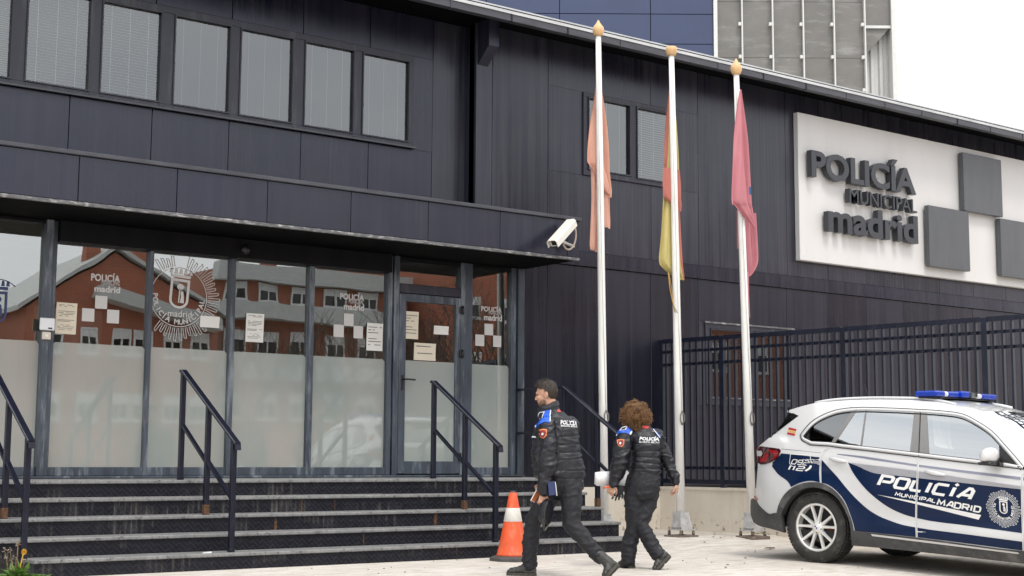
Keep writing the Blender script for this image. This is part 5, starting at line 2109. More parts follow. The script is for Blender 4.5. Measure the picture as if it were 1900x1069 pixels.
def car_word(word, TL, TR, BL, shear_dummy=0.0, bold=0.01, off=E2, name='lettering', mat='car_vinyl', mirror=False):
    """printed word: unit square mapped to the parallelogram top-left, top-right, bottom-left"""
    vs_, fs_ = text_geo(word, 1.0, bold, res=3)
    q = fit2(vs_, 0, 1, 0, 1)
    P3 = []
    for u_, w in q:
        s = BL[0] + u_ * (TR[0] - TL[0]) + w * (TL[0] - BL[0])
        z = BL[1] + u_ * (TR[1] - TL[1]) + w * (TL[1] - BL[1])
        P3.append(S(s, z, off))
    mb = MB()
    mb.add(P3, fs_)
    return mb.build(name, M[mat], CAR, local=True)


def strokes_word(word, TL, TR, BL, t_=0.20, name='lettering', mat='car_vinyl', off=E2, gap=0.16, wide={}):
    """squared techno capitals drawn as broad strokes in a parallelogram"""
    G = {
        'P': [[(0, 0), (0, 1), (.86, 1), (1, .86), (1, .55), (.86, .42), (.2, .42)]],
        'O': [[(.14, 0), (.86, 0), (1, .16), (1, .84), (.86, 1), (.14, 1), (0, .84), (0, .16), (.14, 0)]],
        'L': [[(0, 1), (0, .16), (.14, 0), (1, 0)]],
        'I': [[(0, 0), (0, 1)]],
        'Í': [[(0, 0), (0, .9)], [(-.02, 1.1), (.14, 1.28)]],
        'C': [[(1, 1), (.14, 1), (0, .84), (0, .16), (.14, 0), (1, 0)]],
        'A': [[(0, 0), (.62, 1), (.8, 1), (1, .8), (1, 0)], [(.3, .32), (.95, .32)]],
        'M': [[(0, 0), (.1, 1), (.5, .25), (.9, 1), (1, 0)]],
        'U': [[(0, 1), (0, .16), (.14, 0), (.86, 0), (1, .16), (1, 1)]],
        'N': [[(0, 0), (0, 1), (1, 0), (1, 1)]],
        'D': [[(0, 0), (0, 1), (.8, 1), (1, .8), (1, .2), (.8, 0), (0, 0)]],
        'R': [[(0, 0), (0, 1), (.86, 1), (1, .86), (1, .6), (.86, .45), (.15, .45)], [(.55, .45), (1, 0)]],
        '0': [[(.14, 0), (.86, 0), (1, .16), (1, .84), (.86, 1), (.14, 1), (0, .84), (0, .16), (.14, 0)]],
        '9': [[(.1, 0), (.86, 0), (1, .16), (1, .84), (.86, 1), (.14, 1), (0, .84), (0, .5), (1, .45)]],
        '2': [[(0, 1), (.86, 1), (1, .84), (1, .6), (.86, .5), (.14, .5), (0, .36), (0, 0), (1, 0)]],
        '1': [[(.5, 0), (.5, 1)]],
    }
    W = {'I': 0.22, 'Í': 0.24, 'M': 1.15, '1': 0.3, 'L': 0.8}
    adv, x = [], 0.0
    for ch in word:
        w = W.get(ch, 0.9)
        adv.append((x, w))
        x += w + (gap + t_ * 0.7 if ch != ' ' else 0.0)
    total = x - gap - t_ * 0.7
    mb = MB()
    for ch, (x0, w) in zip(word, adv):
        if ch == ' ':
            continue
        for st in G[ch]:
            pts = [Vector(((x0 + (0.11 if ch in 'IÍ' else p[0] * w)), p[1])) for p in st]
            if ch == 'Í' and st[0][1] > 1:
                pts = [Vector((x0 + 0.11 + p[0], p[1])) for p in st]
            n = len(pts)
            closed = (pts[0] - pts[-1]).length < 1e-6
            if closed:
                pts = pts[:-1]
                n -= 1
            Lp, Rp = [], []
            for i in range(n):
                a = pts[i - 1] if (i > 0 or closed) else None
                c = pts[(i + 1) % n] if (i < n - 1 or closed) else None
                d1 = (pts[i] - a).normalized() if a is not None else None
                d2 = (c - pts[i]).normalized() if c is not None else None
                d1 = d1 or d2
                d2 = d2 or d1
                d = (d1 + d2).normalized()
                k = t_ / 2 / max(0.55, d.dot(d1))
                nn_ = Vector((-d.y, d.x)) * k
                Lp.append(pts[i] + nn_)
                Rp.append(pts[i] - nn_)
            for i in range(n if closed else n - 1):
                j = (i + 1) % n
                for (A, B, C, D) in ((Lp[i], Rp[i], Rp[j], Lp[j]),):
                    q4 = []
                    m = 3 if (pts[i] - pts[j]).length > 0.5 else 1
                    for q in range(m):
                        for (X, Y) in ((A.lerp(D, q / m), B.lerp(C, q / m)), (A.lerp(D, (q + 1) / m), B.lerp(C, (q + 1) / m))):
                            pass
                        a_, b_ = A.lerp(D, q / m), B.lerp(C, q / m)
                        d_, c_ = A.lerp(D, (q + 1) / m), B.lerp(C, (q + 1) / m)
                        P3 = []
                        for p in (a_, b_, c_, d_):
                            u_, w_ = p.x / total, p.y
                            s = BL[0] + u_ * (TR[0] - TL[0]) + w_ * (TL[0] - BL[0])
                            z = BL[1] + u_ * (TR[1] - TL[1]) + w_ * (TL[1] - BL[1])
                            P3.append(S(s, z, off))
                        mb.add(P3, [(0, 1, 2, 3)])
    return stuff(mb.build(name, M[mat], CAR, local=True))


strokes_word('POLICÍA', (0.79, 0.933), (1.80, 0.812), (0.735, 0.838), 0.27)
strokes_word('MUNICIPAL', (0.938, 0.766), (1.385, 0.704), (0.926, 0.734), 0.27)
strokes_word('MADRID', (1.41, 0.705), (1.862, 0.642), (1.395, 0.655), 0.28)
side_patch('livery_band', [(0.715, 0.737), (1.166, 0.676), (1.862, 0.566), (1.835, 0.520), (1.166, 0.652)], M['car_vinyl'], off=E2, mirror=False)
strokes_word('092', (-0.305, 1.092), (-0.10, 1.078), (-0.335, 1.046), 0.2)
strokes_word('112', (-0.352, 1.028), (-0.157, 1.015), (-0.378, 0.984), 0.22)
side_patch('fuel_flap_line', [(-0.075, 1.085), (-0.055, 1.06), (-0.08, 1.0), (-0.14, 0.965), (-0.165, 0.975), (-0.105, 1.01), (-0.082, 1.05)], M['car_vinyl'], off=E2, mirror=False)
# round crest on the front door
cv, cf = crest2d(0.175, 0.0, n=36, line=0.0034, tsize=0.145, text='POLICÍA MUNICIPAL MADRID', a0=160, a1=380, rin=0.66)
ce = (2.095, 0.632)
P3 = [S(ce[0] + x, ce[1] + y - 0.13 * x, E2) for x, y in cv]
mb = MB()
mb.add(P3, cf)
stuff(mb.build('crest', M['car_vinyl'], CAR, local=True))

# ---- door gaps show as pale lines on the dark film
def seam(pts, w, mat, off=0.006):
    mb = MB()
    pts = dens(pts, 0.03, False)
    V = [S(a, b, off) for a, b in pts]
    for a, b in zip(V[:-1], V[1:]):
        d = Vector((w / 2, 0, 0)) if abs(b.z - a.z) > abs(b.x - a.x) * 0.5 else Vector((0, 0, w / 2))
        mb.add([a - d, a + d, b + d, b - d], [(0, 1, 2, 3)], True)
    return mb.build('door_gap', mat, CAR, local=True)


rear_seam = [(0.165, 1.232), (0.10, 1.19), (0.062, 1.14), (0.043, 1.068), (0.034, 0.95), (0.04, 0.845)]
mid_seam = [(1.201, 1.128), (1.185, 0.90), (1.168, 0.712), (1.158, 0.50), (1.160, 0.322)]
front_seam = [(2.36, 1.01), (2.292, 0.95), (2.285, 0.65), (2.284, 0.245)]
for sm in (rear_seam, mid_seam, front_seam):
    seam(sm, 0.020, M['car_vinyl'], 0.0052)
    seam(sm, 0.005, M['pillar'], 0.0062)
seam([(1.203, 1.13), (1.238, 1.60)], 0.007, M['black_plastic'], 0.003)
seam([(0.50, 1.612), (0.445, 1.64), (0.42, 1.655)], 0.005, M['pillar'], 0.004)
seam([(-0.46, 1.205), (-0.2, 1.185), (0.05, 1.162)], 0.006, M['pillar'], 0.002)
# door handles
for (a, b) in (((0.155, 1.108), (0.365, 1.075)), ((1.27, 0.985), (1.49, 0.950))):
    mb = MB()
    p0, p1 = S(a[0], a[1], 0.0), S(b[0], b[1], 0.0)
    rings = []
    for k in range(9):
        t_ = k / 8
        p = p0.lerp(p1, t_)
        o_ = 0.028 * math.sin(math.pi * min(1, max(0, t_))) ** 0.5 + 0.004
        h_ = 0.012 + 0.010 * math.sin(math.pi * t_)
        rings.append([p + Vector((0, -o_ - 0.010 * math.cos(q * math.pi / 4), h_ * math.sin(q * math.pi / 4) * 1.0)) for q in range(8)])
    mb.loft(rings)
    mb.build('door_handle', M['car_white'], CAR, local=True)
    cup = [(a[0] + (b[0] - a[0]) * (0.5 + 0.42 * math.cos(q * math.pi / 6)), a[1] + (b[1] - a[1]) * (0.5 + 0.42 * math.cos(q * math.pi / 6)) - 0.006 + 0.024 * math.sin(q * math.pi / 6)) for q in range(12)]
    side_patch('handle_recess', cup, M['car_grey'] if a[0] < 1 else M['car_grey_dark'], off=0.005, mirror=False)

# ---- grained lower cladding: bumper, arch lip, sill
bump = [(-0.815, 0.655), (-0.84, 0.66), (-0.872, 0.645), (-0.872, 0.478), (-0.84, 0.40), (-0.779, 0.369), (-0.60, 0.335), (-0.436, 0.302), (-0.462, 0.42), (-0.474, 0.491), (-0.53, 0.51), (-0.64, 0.498), (-0.70, 0.533), (-0.763, 0.583)]
side_patch('bumper_cladding', bump, M['dark_grey_plastic'], off=0.012, edge=0.05)
lip_o = [(-0.53, 0.500)] + arch[1:] + [(0.436, 0.30)]
lip_i = [(0.405, 0.30), (0.402, 0.347), (0.385, 0.45), (0.335, 0.568), (0.245, 0.688), (0.15, 0.752), (0.05, 0.785), (-0.065, 0.796), (-0.18, 0.78), (-0.275, 0.735), (-0.36, 0.665), (-0.425, 0.58), (-0.472, 0.488)]
side_patch('arch_lip', lip_o + lip_i, M['dark_grey_plastic'], off=0.014, edge=0.09, dstep=0.03)
sill = [(0.405, 0.362), (0.65, 0.345), (1.162, 0.316), (2.284, 0.236), (2.46, 0.228), (2.42, 0.115), (2.28, 0.122), (1.141, 0.180), (0.70, 0.197), (0.409, 0.205)]
side_patch('sill_cladding', sill, M['dark_grey_plastic'], off=0.014, edge=0.12)
side_patch('sill_strip', [(0.645, 0.333), (1.45, 0.281), (2.235, 0.226), (2.245, 0.211), (1.45, 0.262), (0.66, 0.313)], M['chrome'], off=0.022, edge=0.01)
# ---- lamps at the rear corner
tl = [(-0.800, 1.225), (-0.757, 1.234), (-0.62, 1.224), (-0.484, 1.209), (-0.463, 1.187), (-0.516, 1.10), (-0.58, 1.068), (-0.642, 1.045), (-0.746, 1.042), (-0.80, 1.075)]
LAMP = side_patch('tail_lamp', tl, M['dark_red_lens'], off=0.010, edge=0.03)
side_patch('red_lens', [(-0.625, 1.195), (-0.52, 1.185), (-0.485, 1.172), (-0.53, 1.105), (-0.575, 1.088), (-0.55, 1.15), (-0.60, 1.172)], M['red_lens'], LAMP, off=0.0135)
side_patch('red_lens', [(-0.745, 1.12), (-0.70, 1.115), (-0.66, 1.175), (-0.615, 1.155), (-0.645, 1.068), (-0.735, 1.06)], M['red_lens'], LAMP, off=0.0135)
side_patch('clear_lens', [(-0.775, 1.185), (-0.715, 1.185), (-0.70, 1.155), (-0.72, 1.125), (-0.775, 1.128)], M['clear_lens'], LAMP, off=0.0135)
side_patch('reflector', [(-0.822, 0.692), (-0.775, 0.645), (-0.822, 0.645)], M['red_lens'], off=0.016, edge=0.01)
# gloss black blade beside the rear screen
side_patch('rear_screen_blade', [(-0.303, 1.596), (-0.23, 1.566), (-0.40, 1.460), (-0.605, 1.333), (-0.62, 1.337), (-0.46, 1.463)], M['gloss_black'], off=0.004, edge=0.02)

# ---- roof, tail, bonnet between the two sides
def span(poly_side, name, mat, c0=0.03, c1=0.03, n=14, f0=0.0, f1=0.0, pw=1.0):
    rows = []
    m = len(poly_side) - 1
    for i, (s0, z0) in enumerate(poly_side):
        a = S(s0, z0)
        e = (i / m)
        crown, fwd = c0 + (c1 - c0) * e, f0 + (f1 - f0) * e ** pw
        row = []
        for k in range(n + 1):
            t_ = k / n
            b_ = math.sin(math.pi * t_) ** 0.7
            row.append(Vector((a.x + fwd * b_, a.y + (CW - 2 * a.y) * t_, a.z + crown * b_)))
        rows.append(row)
    mb = MB()
    mb.loft(rows, False, True, False)
    return mb.build(name, mat, CAR, local=True)


span(dens(csmooth(roof_edge[1:11], False), 0.08, False), 'roof', M['car_white'], 0.03, 0.025, f1=0.10, pw=4)
span(dens([roof_edge[10], (1.9, 1.492), (2.06, 1.362), (2.22, 1.205), (2.36, 1.075)], 0.06, False), 'windscreen', M['car_glass'], 0.025, 0.02, f0=0.10, f1=0.14)
span(dens([(2.36, 1.075), (2.43, 1.0), (2.7, 0.965), (3.2, 0.895), (3.55, 0.80), (3.7, 0.62), (3.62, 0.40)], 0.08, False), 'bonnet', M['car_white'], 0.02, 0.03, f0=0.14, f1=0.14)
span(dens([(-0.353, 1.605), (-0.46, 1.463), (-0.605, 1.335)], 0.06, False), 'rear_screen', M['car_glass_dark'], 0.0, 0.0, f0=-0.1, f1=-0.1)
span(dens(rear_edge + [(-0.865, 0.478), (-0.78, 0.369)], 0.06, False), 'tailgate', M['car_white'], 0.0, 0.0, f0=-0.08, f1=-0.08)
sp = MB()
a0, a1, a2 = S(-0.353, 1.605), S(-0.345, 1.628), S(-0.013, 1.697)
sp.loft([[Vector((p.x - b_, p.y + (CW - 2 * p.y) * t_, p.z + 0.03 * math.sin(math.pi * t_))) for p, b_ in ((a0, 0.02), (a1, 0.03), (a2, 0.0))] for t_ in [k / 10 for k in range(11)]], False, True, False)
sp.build('spoiler', M['car_white'], CAR, local=True)
# floor and cabin
fl = MB()
fl.box(-0.35, 3.5, 0.10, CW - 0.10, 0.25, 0.34)
fl.build('floor_pan', M['black_plastic'], CAR, local=True)
cbn = MB()
for s_, n_ in ((0.75, 2), (1.75, 2)):
    for yy in (0.32, 1.12):
        cbn.cbox(s_ - 0.25, s_ + 0.27, yy, yy + 0.5, 0.55, 0.78, 0.05)
        cbn.cbox(s_ - 0.36, s_ - 0.20, yy, yy + 0.5, 0.72, 1.28, 0.05)
        cbn.cbox(s_ - 0.37, s_ - 0.25, yy + 0.12, yy + 0.38, 1.31, 1.46, 0.04)
cbn.build('seats', M['car_inside'], CAR, local=True)
ds = MB()
ds.cbox(2.15, 2.7, 0.2, CW - 0.2, 0.75, 1.0, 0.05)
ds.build('dashboard', M['car_inside'], CAR, local=True)
lin = MB()
lin.box(-0.45, 2.2, 0.14, 0.15, 0.35, 1.10)
lin.box(-0.45, 2.2, CW - 0.15, CW - 0.14, 0.35, 1.10)
lin.box(-0.70, -0.60, 0.3, CW - 0.3, 0.35, 1.15)
lin.build('door_lining', M['car_inside'], CAR, local=True)
# chequer squares on the windscreen
mb = MB()
for i in range(7):
    for j in range(3):
        p0, p1 = S(1.80 + 0.0, 1.545), S(2.06, 1.362)
        t0_, t1_ = 0.02 + j * 0.13, 0.02 + j * 0.13 + 0.115
        y0_ = 0.95 - 0.115 * (i - 3) - 0.052
        def wp(t_, y_):
            b_ = math.sin(math.pi * (y_ - p0.y) / (CW - 2 * p0.y)) ** 0.7
            q = p0.lerp(p1, t_)
            return Vector((q.x + 0.115 * b_ + 0.010, y_, q.z + 0.024 * b_ + 0.010))
        for (u0, u1, v0, v1) in ((t0_, t1_, y0_, y0_ + 0.012), (t0_, t1_, y0_ + 0.092, y0_ + 0.104), (t0_, t0_ + 0.018, y0_, y0_ + 0.104), (t1_ - 0.018, t1_, y0_, y0_ + 0.104)):
            mb.add([wp(u0, v0), wp(u1, v0), wp(u1, v1), wp(u0, v1)], [(0, 1, 2, 3)])
stuff(mb.build('screen_chequers', M['black_plastic'], CAR, local=True))
# roof rail and aerial
for side in (0, 1):
    mb = MB()
    pts = []
    for s_, z_ in csmooth([(-0.05, 1.692), (0.1, 1.712), (0.45, 1.728), (0.89, 1.722), (1.2, 1.706), (1.5, 1.664), (1.6, 1.638)], False):
        p = S(s_, z_)
        pts.append(Vector((p.x, (p.y + 0.05) if not side else CW - p.y - 0.05, p.z + 0.012)))
    mb.tube(pts, 0.013, 8)
    mb.build('roof_rail', M['car_white'] if not side else M['car_white'], CAR, local=True)
mb = MB()
mb.tube([(0.076, 0.95, 1.74), (0.015, 0.95, 1.935)], [0.006, 0.002], 6)
mb.lathe([(0, 0), (0.035, 0), (0.025, 0.02), (0.008, 0.03), (0, 0.03)], (0.076, 0.95, 1.742), (0, 0, 1), 12)
mb.build('aerial', M['black_plastic'], CAR, local=True)
mb = MB()
mb.lathe([(0, 0), (0.06, 0), (0.05, 0.015), (0, 0.02)], (-0.02, 0.5, 1.715), (0, 0, 1), 14)
mb.build('roof_dome', M['car_white'], CAR, local=True)
# ---- lightbar
LB = MB()
LB.cbox(1.02, 1.22, 0.34, CW - 0.34, 1.735, 1.752, 0.006)
LBo = LB.build('lightbar', M['black_plastic'], CAR, local=True)


def lb_box(y0_, y1_, m, nm='beacon_lens', s0_=1.0, s1_=1.25, z0_=1.752, z1_=1.808):
    mb = MB()
    mb.cbox(s0_, s1_, y0_, y1_, z0_, z1_, 0.014)
    return mb.build(nm, M[m], LBo, local=True)


lb_box(0.31, 0.50, 'blue_lens')
lb_box(0.502, 0.58, 'clear_lens', 'white_lens', 1.005, 1.245, 1.754, 1.805)
lb_box(0.582, 0.80, 'blue_lens')
lb_box(0.802, 0.97, 'blue_lens', 'beacon_lens', 1.04, 1.28, 1.754, 1.818)
lb_box(0.802, 0.97, 'blue_lens', 'beacon_lens', 0.94, 1.035, 1.754, 1.820)
lb_box(0.972, 1.12, 'gloss_black', 'camera_box', 1.03, 1.29, 1.752, 1.822)
lb_box(1.122, 1.30, 'clear_lens', 'white_lens', 1.005, 1.245, 1.754, 1.805)
lb_box(1.302, 1.62, 'blue_lens')
for yy in (0.44, CW - 0.44):
    mb = MB()
    mb.prism([(0.98, yy - 0.04, 1.70), (1.26, yy - 0.04, 1.67), (1.22, yy - 0.04, 1.734), (1.04, yy - 0.04, 1.734)], (0, 0.08, 0))
    mb.build('bracket', M['black_plastic'], LBo, local=True)
# ---- door mirror
MI = MB()
c0 = S(1.99, 1.12)
cen = Vector((c0.x + 0.055, -0.12, 1.135))
bm = bmesh.new()
bmesh.ops.create_uvsphere(bm, u_segments=20, v_segments=12, radius=1)
for v in bm.verts:
    x, y, z = v.co
    k = 1.0 if z > -0.35 else 0.94
    v.co = Vector((cen.x + 0.075 * x + (0.02 * z), cen.y + 0.125 * math.copysign(abs(y) ** 0.8, y) * k, cen.z + (0.085 * math.copysign(abs(z) ** 0.85, z) if z > -0.4 else -0.042 + 0.03 * (z + 0.4))))
MI.bm(bm, True)
MIo = MI.build('door_mirror', M['car_white'], CAR, local=True)
mb = MB()
mb.cbox(cen.x - 0.07, cen.x + 0.06, cen.y - 0.11, cen.y + 0.115, cen.z - 0.085, cen.z - 0.055, 0.012)
mb.obox((cen.x + 0.03, cen.y + 0.14, cen.z - 0.075), (1, 0, 0), (0, 1, 0), (0, 0, 1), 0.045, 0.08, 0.016)
mb.build('mirror_base', M['black_plastic'], MIo, local=True)


# ---- wheels
def wheel(s, y, z, out):
    """out = -1 near side, +1 far side"""
    t = bpy.data.objects.new('wheel', None)
    COL.objects.link(t)
    t.parent = CAR
    t.location = (s, y, z)
    BASE[t.name] = Vector((0, 0, 0))
    ty = MB()
    R0, W0 = 0.372, 0.128
    prof = [(0.258, -W0 * 0.86), (0.275, -W0), (0.318, -W0 * 1.03), (0.345, -W0 * 0.93), (0.363, -W0 * 0.78), (R0, -W0 * 0.55), (R0, W0 * 0.55), (0.363, W0 * 0.78), (0.345, W0 * 0.93), (0.318, W0 * 1.03), (0.275, W0), (0.258, W0 * 0.86)]
    ty.lathe(prof, (0, 0, 0), (0, 1, 0), 56)
    # tread blocks
    for k in range(64):
        a = 2 * math.pi * k / 64
        for (w0, w1, r_, sh) in ((-0.078, -0.032, 0.3745, 0.012), (-0.028, 0.006, 0.3755, -0.008), (0.010, 0.044, 0.3755, 0.01), (0.048, 0.088, 0.3745, -0.01), (-0.112, -0.082, 0.363, 0.0), (0.09, 0.116, 0.363, 0.0)):
            ca, sa = math.cos(a + sh), math.sin(a + sh)
            ty.obox((r_ * ca, (w0 + w1) / 2, r_ * sa), (-sa, 0, ca), (0, 1, 0), (ca, 0, sa), 0.0135, (w1 - w0) / 2, 0.007)
    ty.build('tyre', M['tyre'], t, local=True)
    rm = MB()
    yo = out * 0.10
    rm.lathe([(0.262, -0.11), (0.262, 0.11), (0.240, 0.10), (0.232, 0.0), (0.236, -0.10)], (0, 0, 0), (0, 1, 0), 48)
    rm.lathe([(0.258, yo), (0.246, yo + out * 0.012), (0.232, yo + out * 0.006), (0.232, yo - out * 0.02), (0.258, yo - out * 0.02)], (0, 0, 0), (0, 1, 0), 48)
    for k in range(5):
        for e in (-1, 1):
            a = 2 * math.pi * k / 5 + 0.30
            a0, a1 = a + e * 0.17, a + e * 0.235
            p0 = Vector((0.05 * math.cos(a0), yo - out * 0.012, 0.05 * math.sin(a0)))
            p1 = Vector((0.242 * math.cos(a1 + e * 0.05), yo - out * 0.002, 0.242 * math.sin(a1 + e * 0.05)))
            d = (p1 - p0).normalized()
            s_ = d.cross(Vector((0, 1, 0))).normalized()
            rings = []
            for q, hw, dp in ((0, 0.021, 0.03), (0.5, 0.014, 0.028), (1, 0.016, 0.024)):
                c = p0.lerp(p1, q)
                rings.append([c - s_ * hw + Vector((0, -out * dp, 0)), c - s_ * hw * 0.75, c + s_ * hw * 0.75, c + s_ * hw + Vector((0, -out * dp, 0))])
            rm.loft(rings, True, False)
    rm.lathe([(0.0, yo + out * 0.004), (0.034, yo + out * 0.002), (0.068, yo - out * 0.012), (0.072, yo - out * 0.05), (0.0, yo - out * 0.05)], (0, 0, 0), (0, 1, 0), 30)
    rim = rm.build('rim', M['alloy'], t, local=True)
    hb = MB()
    hb.lathe([(0.0, yo + out * 0.0075), (0.029, yo + out * 0.006), (0.031, yo + out * 0.0025), (0.0, yo + out * 0.0025)], (0, 0, 0), (0, 1, 0), 24)
    hb.build('hub_cap', M['alloy'], t, local=True)
    # quartered blue and white roundel
    for k in range(4):
        q = MB()
        pts = [(0, yo + out * 0.0082, 0)] + [(0.019 * math.cos(k * math.pi / 2 + j * math.pi / 12), yo + out * 0.0082, 0.019 * math.sin(k * math.pi / 2 + j * math.pi / 12)) for j in range(7)]
        q.add(pts, [tuple(range(8))])
        q.build('roundel', M['blue_lens'] if k % 2 else M['car_vinyl'], t, local=True)
    for k in range(5):
        a = 2 * math.pi * k / 5 + 0.3 + math.pi / 5
        q = MB()
        q.lathe([(0.0, yo - out * 0.004), (0.009, yo - out * 0.006), (0.009, yo - out * 0.03), (0, yo - out * 0.03)], (0.055 * math.cos(a), 0, 0.055 * math.sin(a)), (0, 1, 0), 8)
        q.build('wheel_bolt', M['disc'], t, local=True)
    ds_ = MB()
    ds_.lathe([(0.06, out * 0.01), (0.165, out * 0.01), (0.165, -out * 0.02), (0.06, -out * 0.02)], (0, 0, 0), (0, 1, 0), 40)
    ds_.build('brake_disc', M['disc'], t, local=True)
    cl_ = MB()
    cl_.cbox(0.08, 0.17, min(out * 0.03, -out * 0.04), max(out * 0.03, -out * 0.04), -0.11, 0.02, 0.01)
    cl_.build('brake_caliper', M['caliper'], t, local=True)
    bk = MB()
    bk.lathe([(0.0, -out * 0.06), (0.24, -out * 0.06), (0.24, -out * 0.07), (0.0, -out * 0.07)], (0, 0, 0), (0, 1, 0), 32)
    bk.build('wheel_back', M['dark'], t, local=True)
    return t


wheel(WS, 0.155, WZ + 0.02, -1)
wheel(WS, CW - 0.155, WZ + 0.02, 1)
gz = ground_z(*(CP0 + CH * 2.88 + CL * 0.2).xy)
wheel(2.88, 0.155, WZ + 0.02 + gz, -1)
wheel(2.88, CW - 0.155, WZ + 0.02 + ground_z(*(CP0 + CH * 2.88 + CL * 1.8).xy), 1)
# wheel housings
for sc, zc in ((WS, WZ), (2.88, WZ + gz)):
    for y0_, y1_ in ((0.05, 0.46), (CW - 0.46, CW - 0.05)):
        mb = MB()
        rings = []
        for y_ in (y0_, y1_):
            rings.append([Vector((sc + 0.455 * math.cos(math.pi * k / 16), y_, zc + 0.02 + 0.45 * math.sin(math.pi * k / 16))) for k in range(17)])
        mb.loft(rings, False, True, False)
        ym = y1_ if y0_ < 0.9 else y0_
        mb.add([Vector((sc + 0.455 * math.cos(math.pi * k / 16), ym, zc + 0.02 + 0.45 * math.sin(math.pi * k / 16))) for k in range(17)], [tuple(range(17))])
        mb.build('wheel_housing', M['dark'], CAR, local=True)
# ---------------------------------------------------------------- people


def ell(c, ax, ay, az, n=18, m=12):
    """closed ellipsoid with half axes as vectors"""
    c, ax, ay, az = Vector(c), Vector(ax), Vector(ay), Vector(az)
    V = [c - az]
    for j in range(1, m):
        t_ = math.pi * j / m
        for i in range(n):
            a = 2 * math.pi * i / n
            V.append(c - az * math.cos(t_) + (ax * math.cos(a) + ay * math.sin(a)) * math.sin(t_))
    V.append(c + az)
    F = [(0, 1 + (i + 1) % n, 1 + i) for i in range(n)]
    for j in range(m - 2):
        for i in range(n):
            a, b = 1 + j * n + i, 1 + j * n + (i + 1) % n
            F.append((a, b, b + n, a + n))
    o = 1 + (m - 2) * n
    F += [(o + i, o + (i + 1) % n, len(V) - 1) for i in range(n)]
    return V, F


def limb(mb, pts, rs, n=16):
    """round limb with ball joints"""
    pts = [Vector(p) for p in pts]
    mb.tube(pts, rs, n)
    for p, r in zip(pts, rs):
        mb.add(*ell(p, (r * .98, 0, 0), (0, r * .98, 0), (0, 0, r * .98), 14, 8))


def torso(mb, rings, n=26, sq=2.4):
    """rings: (centre, half width vector, half depth vector)"""
    R_ = []
    for c, a, b in rings:
        c, a, b = Vector(c), Vector(a), Vector(b)
        row = []
        for k in range(n):
            t_ = 2 * math.pi * k / n
            ct, st__ = math.cos(t_), math.sin(t_)
            row.append(c + a * math.copysign(abs(ct) ** (2 / sq), ct) + b * math.copysign(abs(st__) ** (2 / sq), st__))
        R_.append(row)
    mb.loft(R_)


def fuse(mb, voxel, smooth=2, disp=None):
    """melt overlapping closed shapes into one skin"""
    me = bpy.data.meshes.new('soup')
    me.from_pydata([tuple(v) for v in mb.v], [], mb.f)
    me.update()
    ob = bpy.data.objects.new('soup', me)
    COL.objects.link(ob)
    r = ob.modifiers.new('r', 'REMESH')
    r.mode = 'VOXEL'
    r.voxel_size = voxel
    r.adaptivity = 0.0
    if smooth:
        s = ob.modifiers.new('s', 'SMOOTH')
        s.factor = 0.5
        s.iterations = smooth
    dg = bpy.context.evaluated_depsgraph_get()
    ev = ob.evaluated_get(dg)
    m2 = bpy.data.meshes.new_from_object(ev)
    bpy.data.objects.remove(ob)
    bpy.data.meshes.remove(me)
    if disp:
        nrm = [v.normal.copy() for v in m2.vertices]
        for v, n_ in zip(m2.vertices, nrm):
            v.co += n_ * disp(v.co, n_)
    m2.polygons.foreach_set('use_smooth', [True] * len(m2.polygons))
    m2.update()
    return m2


def put(name, me, mat, parent):
    me.name = name
    me.materials.clear()
    me.materials.append(mat)
    o = bpy.data.objects.new(name, me)
    COL.objects.link(o)
    o.parent = parent
    BASE[o.name] = Vector((0, 0, 0))
    return o


def seg_dist(p, a, b):
    d = b - a
    t_ = max(0.0, min(1.0, (p - a).dot(d) / d.length_squared))
    return (p - a - d * t_).length, t_


def chain_dist(p, pts):
    best, bt = 9e9, 0
    for i in range(len(pts) - 1):
        d, t_ = seg_dist(p, pts[i], pts[i + 1])
        if d < best:
            best, bt = d, i + t_
    return best, bt


